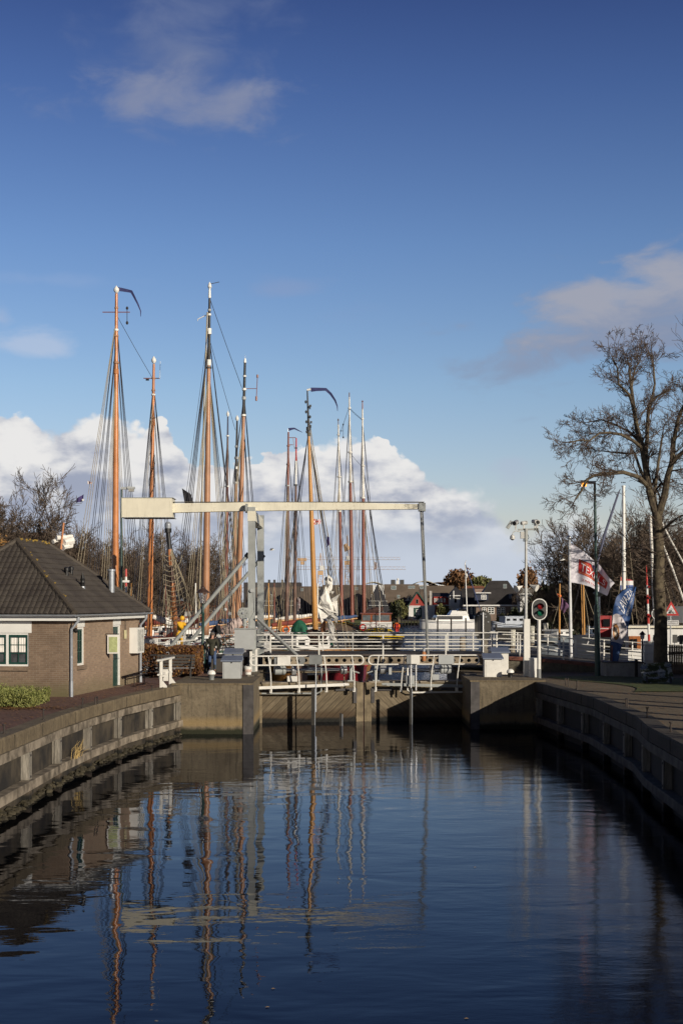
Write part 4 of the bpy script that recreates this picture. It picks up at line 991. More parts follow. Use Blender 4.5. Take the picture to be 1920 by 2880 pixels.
for pts, r0, r1 in limbs:
    pp = px_path(pts)
    n = len(pp); rs = [r0 + (r1 - r0) * i / (n - 1) for i in range(n)]
    lm.path(pp, [q * 1.12 for q in rs], 8)
    for i in range(1, n):
        a, b = pp[i - 1], pp[i]; d = (b - a).normalized()
        for k in range(3 if i > n * 0.3 else 1):
            q = a.lerp(b, rg.random()); ax = Vector((rg.uniform(-1, 1), rg.uniform(-1, 1), rg.uniform(-1, 1))); c = d.cross(ax)
            if c.length < 0.1: continue
            aa = rg.uniform(0.4, 1.0); nd = (d * math.cos(aa) + c.normalized() * math.sin(aa)).normalized()
            grow(cm, q, nd, rg.uniform(0.55, 1.0), max(0.013, rs[i] * 0.4), 2, 5, rg, 0.30, 0.06, 3, (0.4, 1.0), (1, 2), 0.64, 0.006)
    grow(cm, pp[-1], (pp[-1] - pp[-2]).normalized(), 0.7, r1 * 0.8, 2, 5, rg, 0.4, 0.08, 3, (0.35, 0.9), (1, 2), 0.66, 0.0075)
lm.build('limb', bark, bt, True); cm.build('crown', twig, bt)
# fine epicormic shoots on the trunk
sh = MB()
for k in range(120):
    y = rg.uniform(1455, 1720); p = P(1851 + rg.uniform(-3, 3), y, TY); a = rg.uniform(0, 6.28)
    grow(sh, p, Vector((math.cos(a), math.sin(a), rg.uniform(-0.1, 0.5))).normalized(), rg.uniform(0.5, 1.3), 0.012, 4, 5, rg, 0.3, 0.05, 3, (0.4, 0.9), (0, 1), 0.6, 0.0065)
sh.build('side_shoots', twig, bt)
# second tree, its trunk just outside the frame, its limbs reaching in
bare_tree((16.2, 61.2, QZ), 11.8, 91, bark, twig, 'larger bare tree whose branches reach in behind the tall promenade tree', None, 0.32, 5, (1, 2), 0.10, 0.008, 6, -0.01, 0.36)
# unseen pollards added beyond the frame: their trunks throw the long stripes of shade
rg = random.Random(17)
for k, (x, y) in enumerate(((15.8, 39.9), (15.4, 36.6), (15.9, 34.2), (15.5, 31.0), (15.8, 28.4), (15.4, 25.6), (15.9, 22.5))):
    t = thing('pollard_tree', 'pollarded lime in the row along the promenade, ' + ['beside the evergreen shrubs', 'second from the shrubs', 'third from the shrubs', 'fourth from the shrubs', 'fifth from the shrubs', 'third from the far end', 'last but one', 'at the far end'][k], 'tree', (x, y, QZ), 'pollarded limes along the promenade')
    r = rg.uniform(.13, .24); MB().path([(x, y, QZ - .1), (x + rg.uniform(-.1, .1), y, QZ + 1.6), (x + rg.uniform(-.15, .15), y, QZ + 3.3)], [r * 1.3, r, r * .9], 10).build('trunk', bark, t, True)
    mb = MB()
    for q in range(5): a = q * 1.3; mb.path([(x, y, QZ + 3.1), (x + .35 * math.cos(a), y + .35 * math.sin(a), QZ + 3.6), (x + .5 * math.cos(a), y + .5 * math.sin(a), QZ + 4.2 + .2 * (q % 3))], [.09, .07, .02], 6)
    mb.build('branch', bark, t)
for k, (x, y, r) in enumerate(((17.2, 49.2, 2.3), (19.8, 52.5, 2.4), (17.8, 53.0, 2.0))):  # unseen shrubs added beyond the frame to shade the planter and banner
    t = thing('evergreen_shrub', ['tall evergreen shrub close beside the verge', 'tall evergreen shrub behind the others beside the fence', 'evergreen shrub between its two neighbours'][k], 'shrub', (x, y, QZ)); mb = MB(); leaf_ball(mb, (x, y, QZ + 2.3), (r, r, 2.4), 9000, 0.16, random.Random(60 + k), 26); mb.build('foliage', lm_dark, t); MB().tube((x, y, QZ), (x, y, QZ + 2.5), .14).build('stem', bark, t)
# ================================================================== the drawbridge
BY, BR = 62.3, 68.3          # front and rear posts
br = thing('drawbridge', 'white balance beam drawbridge with a pale grey portal and white railings', 'drawbridge', (-3.9, 62.3, QZ))
xp = PX(708, BY)
for Y, x in ((BY, xp), (BR, xp + 0.05)):
    MB().bb(x - 0.155, x + 0.155, Y - 0.16, Y + 0.16, QZ - 0.3, PZ(1425, BY) - 0.02).build('portal_post', palegrey, br)
MB().bb(xp - 0.17, xp + 0.17, BY - 0.18, BR + 0.18, PZ(1437, BY) - 0.45, PZ(1437, BY) - 0.02).build('cross_beam', cream, br)
MB().lathe((xp - 0.22, BY - 0.02, PZ(1430, BY)), [(0.2, -0.05), (0.2, 0.05)], 16, (1, 0, 0)).build('bearing', palegrey, br)
# balance beam, tapering towards the lifting rod
z = lambda py: PZ(py, BY)
def taper(mb, st):
    vs = []
    for x, z0, z1, w in st: vs += [(x, BY + 0.35 - w, z0), (x, BY + 0.35 + w, z0), (x, BY + 0.35 + w, z1), (x, BY + 0.35 - w, z1)]
    n = len(st); fs = [(3, 2, 1, 0), tuple(4 * (n - 1) + i for i in range(4))]
    for i in range(n - 1):
        for k in range(4): fs.append((4 * i + k, 4 * i + (k + 1) % 4, 4 * i + 4 + (k + 1) % 4, 4 * i + 4 + k))
    return mb.add(vs, fs)
beam = taper(MB(), [(PX(485, BY), z(1441), z(1415), .2), (PX(694, BY), z(1436), z(1412), .2), (PX(960, BY), z(1433), z(1412), .18), (PX(1193, BY), z(1431), z(1417), .15)]).build('balance_beam', cream, br)
MB().bb(PX(485, BY), PX(1193, BY), BY + 0.12, BY + 0.58, z(1411.3), z(1410.3)).build('beam_capping', mat('mossy flashing', (0.16, 0.15, 0.12), 0.8), beam)
cw = MB().bb(PX(345, BY), PX(485.5, BY), BY - 0.25, BY + 0.95, z(1455), z(1402)).build('counterweight', mat('counterweight paint', (0.74, 0.70, 0.56), 0.5, var=0.04, streak=0.22), br)
MB().bb(PX(344, BY), PX(489, BY), BY - 0.28, BY + 0.98, z(1401.6), z(1400.2)).bb(PX(344, BY), PX(489, BY), BY - 0.28, BY + 0.98, z(1456.6), z(1455.2)).build('weight_flange', palegrey, cw)
MB().box((PX(1187, BY), BY + 0.35, z(1425)), (0.3, 0.42, 0.36)).build('end_shackle', palegrey, br)
MB().path([(PX(1184, BY), BY + 0.3, z(1434)), (PX(1190, BY), BY + 0.3, z(1560)), (PX(1206, BY), BY + 0.9, z(1852))], [0.045, 0.05, 0.05], 8).path([(PX(1190, BY), BY + 0.5, z(1434)), (PX(1209, BY), BY + 1.0, z(1850))], 0.03, 6).build('lifting_rod', midgrey, br)
for (x0, y0, x1, y1), Y in (((699, 1559, 470, 1830), BY), ((741, 1562, 520, 1822), BR)):
    MB().tube(P(x0, y0, Y), P(x1, y1, Y), 0.085, None, 12).build('brace', palegrey, br, True)
    MB().tube(P(x0 - 7, y0 + 8, Y), P(x0 + 1, y0 - 2, Y), 0.11, None, 12).build('brace_shoe', black, br, True)
MB().tube(P(722, 1737, BY - .25), P(840, 1848, BY - .25), 0.08, None, 10).build('push_rod', midgrey, br, True)
MB().lathe(P(846, 1857, BY - .3), [(0.19, -0.06), (0.19, 0.06)], 20, (0, 1, 0)).lathe(P(846, 1857, BY - .4), [(0.07, -0.06), (0.07, 0.06)], 14, (0, 1, 0)).build('push_rod_pivot', midgrey, br, True)
# machinery on the portal
gb = MB().lathe(P(684, 1724, BY - 0.3), [(0.24, -0.14), (0.24, 0.14)], 22, (0, 1, 0)).bb(PX(684, BY), PX(701, BY), BY - 0.42, BY - 0.1, z(1738), z(1709)).build('gear_housing', palegrey, br, True)
for k in range(8):
    a = k * math.pi / 4; c = P(684, 1724, BY - 0.45); MB().lathe(c + Vector((math.cos(a) * .17, 0, math.sin(a) * .17)), [(0.018, -0.02), (0.018, 0.02)], 6, (0, 1, 0)).build('bolt', midgrey, gb)
MB().lathe(P(684, 1724, BY - 0.47), [(0.05, -0.03), (0.05, 0.03)], 12, (0, 1, 0)).build('hub', steel, gb)
MB().lathe(P(688, 1768, BY - 0.25), [(0.05, 0), (0.05, 0.1), (0.11, 0.12), (0.11, 0.17), (0.08, 0.2), (0.1, 0.25), (0.1, 0.42), (0.06, 0.45)], 14).build('motor', palegrey, br, True)
cab = MB().bb(PX(661, 61.6), PX(717, 61.6), 61.3, 61.95, PZ(1826, 61.6), PZ(1770, 61.6)).build('control_cabinet', boxgrey, br)
MB().bb(PX(660, 61.6), PX(720, 61.6), 61.26, 62.0, PZ(1769.6, 61.6), PZ(1767, 61.6)).build('cabinet_roof', palegrey, cab)
MB().bb(PX(712.5, 61.6), PX(720.5, 61.6) , 61.4, 61.9, PZ(1826, 61.6), PZ(1770, 61.6)).build('cabinet_side', palegrey, cab)
MB().lathe(P(708, 1661, BY - .2), [(0.08, -0.05), (0.08, 0.05)], 14, (0, 1, 0)).path([P(713, 1661, BY - .18), P(715, 1700, BY - .18), P(715, 1722, BY - .18), P(703, 1745, BY - .18), P(702, 1767, BY - .18)], 0.012, 5).build('lamp_and_cable', boxgrey, br, True)
fr = MB()
for px in (706, 721):
    fr.beam(P(px, 1826, 61.7), P(px, 1888, 61.7), 0.1, 0.1)
for py in (1840, 1856, 1872): fr.beam(P(706, py, 61.7), P(721, py, 61.7), 0.05, 0.04)
fr.build('cabinet_stand', white, br)
# deck and girder
x0, x1 = -3.5, PX(1372, 63.4)
MB().bb(x0, x1, 63.35, 67.9, 2.42, 2.50).build('deck', asph, br)
def girder():
    mb = MB(); Y = 63.30; zt, zb = 2.41, 2.06; zc = (zt + zb) / 2; n = int((x1 - x0) / 0.345); dx = (x1 - x0) / n; r = 0.095
    for i in range(n):
        c = x0 + (i + 0.5) * dx; a, b = x0 + i * dx, x0 + (i + 1) * dx
        hexp = [(c + r * math.cos(math.radians(60 * k)), zc + r * 0.95 * math.sin(math.radians(60 * k))) for k in range(6)]
        outer = [(b, zc), (b, zt), (a, zt), (a, zc), (a, zb), (b, zb)]
        vs = [(x, Y, zz) for x, zz in hexp] + [(x, Y, zz) for x, zz in outer] + [(x, Y + 0.02, zz) for x, zz in hexp]
        mb.add(vs, [(k, (k + 1) % 6, 6 + (k + 1) % 6, 6 + k) for k in range(6)] + [((k + 1) % 6, k, 12 + k, 12 + (k + 1) % 6) for k in range(6)])
    mb.bb(x0, x1, Y - 0.08, Y - 0.001, zb - 0.025, zb).bb(x0, x1, Y - 0.08, Y - 0.001, zt, zt + 0.02)
    return mb
gm = mat('girder rust cream', (0.26, 0.20, 0.13), 0.7, var=0.35, vs=2, col2=(0.36, 0.30, 0.22))
girder().build('girder', gm, br)
MB().bb(x0, x1, 67.7, 67.72, 2.06, 2.41).build('girder', gm, br)
MB().bb(x0 + .05, x1 - .05, 63.6, 67.5, 2.1, 2.4).build('deck_beam', black, br)
MB().bb(x0, x1, 63.14, 63.34, 2.435, 2.525).build('deck_edge', mat('deck edge', (0.06, 0.045, 0.04), 0.7), br)
def railing(root, pts, h, lines, posts, m, r=0.028, nm='railing'):
    """rails parallel to the polyline PTS (its z is the deck) at the heights LINES; posts where asked (fractions of the whole length)"""
    pts = [Vector(p) for p in pts]
    mb = MB()
    for q in lines: mb.path([p + Vector((0, 0, q)) for p in pts], r, 6)
    mb.build(nm, m, root)
    Ls = [0]
    for a, b in zip(pts[:-1], pts[1:]): Ls.append(Ls[-1] + (b - a).length)
    for f in posts:
        d = f * Ls[-1]
        for i in range(len(pts) - 1):
            if Ls[i] <= d <= Ls[i + 1] + 1e-6:
                p = pts[i].lerp(pts[i + 1], (d - Ls[i]) / (Ls[i + 1] - Ls[i])); break
        MB().bb(p.x - .03, p.x + .03, p.y - .03, p.y + .03, p.z - 0.42 if h < 0 else p.z, p.z + abs(h)).build('post', m, root)
def fr_(pxs, a, b, Y): return [(PX(p, Y) - a) / (b - a) for p in pxs]
xl = PX(722, 63.1)
railing(br, [(xl, 63.1, 2.46), (PX(1345, 63.1), 63.1, 2.46)], -0.91, (0.905, 0.60, 0.30), fr_([761, 897, 1077, 1253], xl, PX(1345, 63.1), 63.1), white, 0.03)
railing(br, [(PX(735, 67.9), 67.9, 2.49), (PX(1400, 67.9), 67.9, 2.49)], 0.87, (0.87, 0.55, 0.25), fr_([822, 908, 992, 1165, 1258, 1330, 1396], PX(735, 67.9), PX(1400, 67.9), 67.9), white, 0.028)
# railings of the ramp
rt = thing('ramp_railing', 'long white post and rail fence following the ramp down past the flagpole', 'railing', RD[0])
railing(rt, [(x, y + 0.1, z) for x, y, z in RD[:-1]], -0.96, (0.95, 0.63, 0.31), (0.02, 0.13, 0.30, 0.50, 0.70, 0.86, 0.99), white, 0.026)
rt = thing('ramp_railing', 'white post and rail fence on the harbour side of the ramp', 'railing', (7.2, 68.4, 2.4))
railing(rt, [(x + 0.55, y + 5.5, z) for x, y, z in RD[:-1]], 0.93, (0.93, 0.62, 0.31), (0.02, 0.13, 0.26, 0.38, 0.50, 0.62, 0.75, 0.88, 0.99), white, 0.026)
rt = thing('quay_railing', 'white rail fence behind the beech hedge on the harbour side', 'railing', (-9, 68.9, 2.1))
railing(rt, [(-15.5, 66.5, 1.85), (-9.3, 68.9, 2.12), (-4.2, 68.9, 2.42)], 0.9, (0.9, 0.5), (0.02, 0.2, 0.4, 0.6, 0.8, 0.98), white, 0.03)
rt = thing('quay_railing', 'short white rail stretch between the lantern and the grey cabinet', 'railing', (-7.0, 62.9, 2.2))
railing(rt, [(-8.2, 62.5, 2.12), (-4.4, 62.5, 2.42)], 0.92, (0.9, 0.45), (0.27, 0.6, 0.98), white, 0.028)

# ================================================================== things on the two quays
def control_box(x, y, w, d, h, mbody, lab, grp):
    t = thing('control_box', lab, 'control box', (x, y, QZ), grp)
    MB().bb(x - w / 2, x + w / 2, y - d / 2, y + d / 2, QZ, QZ + h - 0.12).build('body', mbody, t)
    MB().bb(x - w / 2 + .05, x + w / 2 - .05, y - d / 2 - 0.012, y - d / 2 - 0.002, QZ + 0.05, QZ + h - 0.2).build('door', mbody, t)
    mb = MB(); hw, hd, z0, z1 = w / 2 + 0.07, d / 2 + 0.08, QZ + h - 0.115, QZ + h
    mb.add([(x - hw, y - hd, z0), (x + hw, y - hd, z0), (x + hw, y + hd, z0 + .06), (x - hw, y + hd, z0 + .06), (x - hw, y - hd, z0 + .05), (x + hw, y - hd, z0 + .05), (x + hw * .93, y + hd, z1 + .1), (x - hw * .93, y + hd, z1 + .1)],
           [(3, 2, 1, 0), (4, 5, 6, 7), (0, 1, 5, 4), (1, 2, 6, 5), (2, 3, 7, 6), (3, 0, 4, 7)])
    mb.build('lid', bluegrey, t); MB().bb(x - .02, x + .02, y - d / 2 - .03, y - d / 2 - .014, QZ + h - 0.18, QZ + h - 0.14).build('lock', black, t)
GB = 'sloping lidded control boxes on the lock piers'
control_box(PX(651, 55.2), 55.6, 0.70, 0.6, 0.86, boxgrey, 'front grey control box by the white capped bollard', GB)
control_box(PX(656, 59.5), 59.8, 0.70, 0.6, 1.0, boxgrey, 'grey control box hidden behind its twin by the bridge machinery cabinet', GB)
control_box(PX(1386, 56.5), 56.8, 0.68, 0.6, 0.9, white, 'front white control box on the pier opposite the house', GB)
control_box(PX(1407, 60.0), 60.3, 0.66, 0.6, 1.02, white, 'white control box standing behind its twin beside the ramp wall', GB)
def bollard(x, y, h, s, lab, dark):
    t = thing('bollard', lab, 'bollard', (x, y, QZ))
    MB().lathe((x, y, QZ), [(0.12 * s, 0), (0.105 * s, h * 0.3), (0.12 * s, h * 0.55), (0.15 * s, h * 0.64)], 16).build('base', dark, t, True)
    MB().lathe((x, y, QZ + h * 0.642), [(0.165 * s, 0), (0.165 * s, h * .08), (0.15 * s, h * .2), (0.11 * s, h * .3), (0.05 * s, h * .35), (0.001, h * .36)], 18).build('cap', winwhite, t, True)
p = GQ(1434, 1911); bollard(p.x, p.y, 0.42, 0.9, 'white domed bollard light on the shaded pier before the white column', black)
p = GQ(595, 1918); bollard(p.x, p.y, 0.46, 0.95, 'white domed bollard light next to the front grey control box', midgrey)
# white wooden rail stub
rw = thing('wooden_rail', 'short white wooden rail with two shaped posts and a small box', 'railing', P(463, 1933, 51.2))
for px, py in ((454, 1935), (480, 1927)):
    q = GQ(px, py); h = 0.98
    MB().box((q.x, q.y, QZ + h / 2), (0.10, 0.10, h)).add([(q.x + .05, q.y - .05, QZ), (q.x + .2, q.y - .05, QZ), (q.x + .2, q.y - .05, QZ + .07), (q.x + .05, q.y - .05, QZ + .26), (q.x + .05, q.y + .05, QZ), (q.x + .2, q.y + .05, QZ), (q.x + .2, q.y + .05, QZ + .07), (q.x + .05, q.y + .05, QZ + .26)], [(0, 1, 2, 3), (7, 6, 5, 4), (1, 5, 6, 2), (2, 6, 7, 3)]).build('post', white, rw)
a, b = GQ(454, 1935), GQ(480, 1927); e = (b - a) * 0.3
MB().beam(a - e + Vector((0, 0, 1.0)), b + e + Vector((0, 0, 1.0)), 0.12, 0.06).beam(a - e * 1.1 + Vector((0, -.07, .5)), b + e * .6 + Vector((0, -.07, .5)), 0.04, 0.06).build('rail', white, rw)
MB().box(a.lerp(b, 0.45) + Vector((0, 0, 0.42)), (0.2, 0.1, 0.42)).build('small_box', white, rw)
# bucket
p = GQ(698, 1897); t = thing('bucket', 'white plastic bucket on the pier beside the grey control boxes', 'bucket', p)
MB().lathe(p, [(0.125, 0), (0.15, 0.3), (0.16, 0.305), (0.16, 0.33), (0.14, 0.33), (0.12, 0.05)], 16).build('pail', winwhite, t, True)
MB().lathe(p, [(0.141, 0.10), (0.147, 0.22)], 16).build('label_band', mat('faded print', (0.55, 0.42, 0.36), 0.6, var=0.3, vs=20), t)
MB().path([p + Vector((0.16 * math.cos(a), -.01, 0.3 + 0.1 * math.sin(a))) for a in [math.pi * k / 8 for k in range(9)]], 0.006, 4).build('handle', steel, t)
# bench and litter bin
bx, by = PX(493, 56.4), 56.4
t = thing('park_bench', 'dark slatted iron framed bench in front of the copper hedge', 'bench', (bx, by, QZ))
bm_ = mat('bench wood', (0.05, 0.045, 0.04), 0.7); sb, bb_ = MB(), MB()
for k in range(4): sb.bb(bx - .75, bx + .75, by - .2 + k * .11, by - .11 + k * .11, QZ + .43, QZ + .46)
for k in range(4): bb_.box((bx, by + .26 + k * .03, QZ + .55 + k * .12), (1.5, .03, .09), 0, -0.2)
sb.build('seat', mat('worn seat', (0.22, 0.22, 0.22), 0.5), t); bb_.build('backrest', bm_, t)
for s in (-.62, .62): MB().path([(bx + s, by - .25, QZ), (bx + s, by - .22, QZ + .42), (bx + s, by - .28, QZ + .62), (bx + s, by - .1, QZ + .68), (bx + s, by + .2, QZ + .62), (bx + s, by + .36, QZ + .95)], 0.022, 6).path([(bx + s, by + .3, QZ), (bx + s, by + .2, QZ + .42), (bx + s, by + .2, QZ + .62)], 0.022, 6).build('leg', black, t)
bx = PX(534, 58.6); t = thing('litter_bin', 'dark wooden litter bin with a flat hood beside the bench', 'litter bin', (bx, 58.6, QZ))
mb = MB()
for k in range(12):
    a = 2 * math.pi * k / 12; mb.box((bx + .25 * math.cos(a), 58.6 + .25 * math.sin(a), QZ + .45), (.03, .115, .78), a)
mb.build('slatted_drum', mat('bin wood', (0.14, 0.10, 0.06), 0.8, var=.3), t); MB().lathe((bx, 58.6, QZ + .06), [(.22, 0), (.22, .74)], 14).build('liner', black, t)
MB().lathe((bx, 58.6, QZ + .97), [(.34, 0), (.34, .03), (.3, .06)], 16).tube((bx - .2, 58.6, QZ + .8), (bx - .2, 58.6, QZ + .98), .02).tube((bx + .2, 58.6, QZ + .8), (bx + .2, 58.6, QZ + .98), .02).build('hood', darkgrey, t)
# lantern
lx, ly = PX(571, 62.2), 62.2
t = thing('lantern_post', 'old fashioned dark green lantern post beside the standing man', 'street lamp', (lx, ly, QZ))
zl = PZ(1697, ly)
MB().lathe((lx, ly, QZ), [(.15, 0), (.15, .1), (.11, .2), (.10, 1.0), (.12, 1.05), (.075, 1.15), (.06, zl - QZ - 0.5), (.085, zl - QZ - .45), (.05, zl - QZ - .38), (.045, zl - QZ - .06), (.09, zl - QZ - .02)], 12).build('post', postgreen, t, True)
hd = MB().lathe((lx, ly, zl), [(.10, -0.02), (.12, 0.0)], 6)
for k in range(6):
    a = math.pi / 3 * k; hd.tube((lx + .11 * math.cos(a), ly + .11 * math.sin(a), zl), (lx + .2 * math.cos(a), ly + .2 * math.sin(a), zl + .46), .012, None, 4)
hd.lathe((lx, ly, zl + .46), [(.31, 0), (.3, .02), (.13, .17), (.10, .2), (.1, .24), (.03, .3), (.035, .34), (.01, .4)], 12)
hd = hd.build('lantern', mat('lantern copper', (0.06, 0.035, 0.028), 0.5), t, False)
gm_ = bpy.data.materials.new('lantern glass'); gm_.use_nodes = True
bb1 = gm_.node_tree.nodes['Principled BSDF']; bb1.inputs['Transmission Weight'].default_value = 0.85; bb1.inputs['Roughness'].default_value = .1; bb1.inputs['IOR'].default_value = 1.1
MB().lathe((lx, ly, zl + .01), [(.105, 0), (.195, .44)], 6).build('glass', gm_, hd)
MB().lathe((lx - .02, ly, zl + .02), [(.05, 0), (.06, .3), (.03, .36)], 10).build('bulb', winwhite, hd, True)
def street_lamp(px, Y, py_top, dirx, arm, r_low, z_step, on, lab, lean=0.0):
    x = PX(px, Y); zt = PZ(py_top, Y); t = thing('street_lamp', lab, 'street lamp', (x, Y, QZ))
    MB().path([(x + lean, Y, QZ - .1), (x + lean * .6, Y, z_step), (x + lean * .6, Y, z_step + .02), (x, Y, zt)], [r_low, r_low * .95, r_low * .55, r_low * .42], 12).build('pole', postgreen, t, True)
    hx = x + dirx * arm
    MB().bb(min(x, x + dirx * .3) - .04, max(x, x + dirx * .3) + .04, Y - .06, Y + .06, zt - .03, zt + .09).build('bracket', boxgrey, t)
    hh = MB(); x0, x1 = sorted((x + dirx * .3, hx)); hh.add([(x0, Y - .13, zt), (x1, Y - .13, zt + .0), (x1, Y + .13, zt), (x0, Y + .13, zt), (x0, Y - .1, zt + .12), (x1, Y - .08, zt + .1), (x1, Y + .08, zt + .1), (x0, Y + .1, zt + .12)], [(3, 2, 1, 0), (4, 5, 6, 7), (0, 1, 5, 4), (1, 2, 6, 5), (2, 3, 7, 6), (3, 0, 4, 7)])
    hd = hh.build('lamp_head', boxgrey, t)
    MB().bb(x0 + .06, x1 - .05, Y - .11, Y + .11, zt - .13, zt - .002).build('diffuser', mat('lit lamp', (0.9, .5, .15), .3, emit=(1, .36, .04), es=3.0) if on else mat('lamp diffuser', (.35, .34, .3), .3), hd)
street_lamp(342, 70, 1375, 1, 0.66, 0.10, 5.4, False, 'slim dark green street lamp rising behind the brick house roof')
street_lamp(1671, 58.8, 1359, -1, 0.58, 0.12, PZ(1703, 58.8), True, 'dark green street lamp glowing orange under the bare tree branches', 0.13)

# white camera mast
mx, my = PX(1478, 57), 57.0
t = thing('camera_mast', 'white mast on a square column carrying cameras and two loudspeakers', 'camera mast', (mx, my, QZ))
MB().box((mx + .03, my, (QZ + PZ(1741, my)) / 2), (.24, .26, PZ(1741, my) - QZ)).build('column', white, t)
zt = PZ(1490, my)
MB().tube((mx, my, PZ(1742, my)), (mx, my, zt), .062, .05, 12).build('pole', mat('mast grey white', (.5, .51, .5), .45, streak=.2), t, True)
arm = MB().beam((mx - .32, my, zt), (mx + .52, my, zt + .03), .06, .07).lathe((mx, my, zt - .45), [(.075, 0), (.075, .5)], 10).build('cross_arm', palegrey, t)
camw = mat('camera housing', (.55, .55, .52), .4, var=.1)
def camera(c, d, L, r, lab=None):
    c, d = Vector(c), Vector(d).normalized(); h = MB().lathe(c - d * L / 2, [(r * .8, 0), (r, .03), (r, L), (r * .85, L)], 14, d).build('camera', camw, t, True)
    MB().lathe(c + d * (L / 2), [(r * .8, .001), (r * .7, .004)], 12, d).build('lens', black, h)
    MB().bb(c.x - .03, c.x + .03, c.y - .03, c.y + .03, min(zt, c.z - .25), c.z - r).build('bracket', camw, h)
q = lambda px, py: P(px, py, my)
camera(q(1449, 1470), (-.5, -1, -.25), .32, .10); camera(q(1472, 1471), (.6, .5, .1), .3, .08); camera(q(1509, 1468), (.1, -1, -.15), .3, .10); camera(q(1503, 1467), (-.3, .9, .1), .3, .085)
MB().box(q(1432, 1476), (.14, .1, .34), 0, 0, 0.6).build('sun_shield', palegrey, t)
MB().path([q(1465, 1497), q(1450, 1493), q(1442, 1497), q(1440, 1502)], .02, 6).lathe(q(1440, 1514), [(.02, .16), (.09, .1), (.105, 0), (.10, -.04)], 14).build('dome_camera', camw, t, True)
MB().ball(q(1440, 1514), .085, 12, 1.0).build('dome', black, t, True)
MB().bb(mx - .22, mx - .08, my - .1, my + .08, zt - .35, zt - .08).build('junction_box', camw, t)
MB().path([q(1473, 1505), q(1470, 1522), q(1480, 1524)], .012, 5).path([q(1483, 1503), q(1486, 1512), q(1479, 1524)], .012, 5).build('cable', black, t)
for s, px, py in ((-1, 1462, 1651), (1, 1495, 1648)):
    c = q(px, py); d = Vector((s * .75, -.5, -.35)).normalized()
    MB().lathe(c - d * .1, [(.03, 0), (.04, .08), (.15, .34)], 14, d).build('loudspeaker', white, t, True)
    MB().tube(c, (mx, my, PZ(1662, my)), .015, None, 5).tube((mx, my, PZ(1655, my)), (mx + s * .25, my, PZ(1675, my)), .01, None, 5).build('strut', palegrey, t)
# signal light
sx, sy = PX(1514.5, 55.9), 55.9
t = thing('traffic_signal', 'black oval ship signal with red and green lamps and a white rim', 'traffic light', (sx, sy, QZ))
MB().lathe((sx, sy, QZ), [(.085, 0), (.085, .42)], 12).build('base_sleeve', midgrey, t, True)
MB().lathe((sx, sy, QZ + .421), [(.075, 0), (.07, PZ(1745, sy) - QZ - .4)], 12).build('pole', white, t, True)
cz = PZ(1714, sy)
def stad(mb, c, w, h, y0, y1, n=10):
    r = w / 2; pts = []
    for k in range(n + 1): a = math.pi * k / n; pts.append((c[0] + r * math.cos(a), c[2] + h / 2 - r + r * math.sin(a)))
    for k in range(n + 1): a = math.pi + math.pi * k / n; pts.append((c[0] + r * math.cos(a), c[2] - h / 2 + r + r * math.sin(a)))
    m_ = len(pts); vs = [(x, y0, z) for x, z in pts] + [(x, y1, z) for x, z in pts]
    mb.add(vs, [tuple(range(m_)), tuple(range(2 * m_ - 1, m_ - 1, -1))] + [((i + 1) % m_, i, m_ + i, m_ + (i + 1) % m_) for i in range(m_)]); return mb
c0 = (sx + .02, sy, cz)
stad(MB(), c0, .60, .86, sy - .02, sy + .04).build('rim', winwhite, t); stad(MB(), c0, .53, .79, sy - .03, sy - .021).build('backboard', mat('signal board', (.055, .055, .055), .5), t)
for dz, nm, m_ in ((.12, 'red_lamp', mat('red lens', (.20, .008, .008), .2)), (-.14, 'green_lamp', mat('green lens', (.005, .12, .065), .2))):
    c = (sx + .05, sy - .03, cz + dz)
    h = MB().lathe(c, [(.13, 0), (.13, .03)], 18, (0, -1, 0)).build(nm, black, t)
    MB().lathe(c, [(.11, .031), (.08, .045), (.02, .05)], 18, (0, -1, 0)).build('lens', m_, h, True)
    vz = MB(); K = 12; vs = []
    for k in range(K + 1):
        a = math.radians(-10 + 200 * k / K); vs += [(c[0] + .135 * math.cos(a), sy - .03, c[2] + .135 * math.sin(a)), (c[0] + .13 * math.cos(a), sy - .19, c[2] + .13 * math.sin(a) - .015)]
    vz.add(vs, [(2 * k, 2 * k + 2, 2 * k + 3, 2 * k + 1) for k in range(K)]); vz.build('hood', black, h)
x0, x1 = PX(1490, 56.2), PX(1514, 56.2)
t = thing('meter_cabinet', 'plain white cabinet between the square column and the ship signal pole', 'cabinet', ((x0 + x1) / 2, 56.4, QZ))
MB().bb(x0, x1, 56.2, 56.55, QZ, QZ + .84).build('body', winwhite, t); MB().bb(x0 + .02, x1 - .02, 56.185, 56.198, QZ + .06, QZ + .81).build('door', winwhite, t); MB().bb(x0 - .05, x0, 56.3, 56.4, QZ + .33, QZ + .38).build('hinge', steel, t)
# signal seen from behind, standing in the harbour
ox, oy = PX(1357, 75), 75.0
t = thing('traffic_signal', 'dark oval harbour signal seen from behind on a timber pile', 'traffic light', (ox, oy, 0))
stad(MB(), (ox, oy, PZ(1759, oy)), .86, 1.58, oy, oy + .06).build('backboard', mat('signal back', (.05, .048, .042), .6, var=.1), t)
MB().tube((ox + .0, oy - .06, PZ(1850, oy)), (ox, oy - .06, PZ(1722, oy)), .05, None, 10).box((ox, oy - .06, PZ(1727, oy)), (.3, .06, .05)).build('pole', steel, t)
MB().bb(ox - .27, ox - .11, oy - .012, oy - .002, PZ(1798, oy), PZ(1720, oy)).build('rear_channel', black, t)
for px, py in ((1344, 1731), (1366, 1735), (1372, 1749)): MB().box(P(px, py, oy - .02), (.08, .04, .05)).build('bracket', steel, t)
MB().bb(ox - .05, ox + .3, oy + .1, oy + .45, -1, PZ(1787, oy)).build('pile', woodgrey, t)
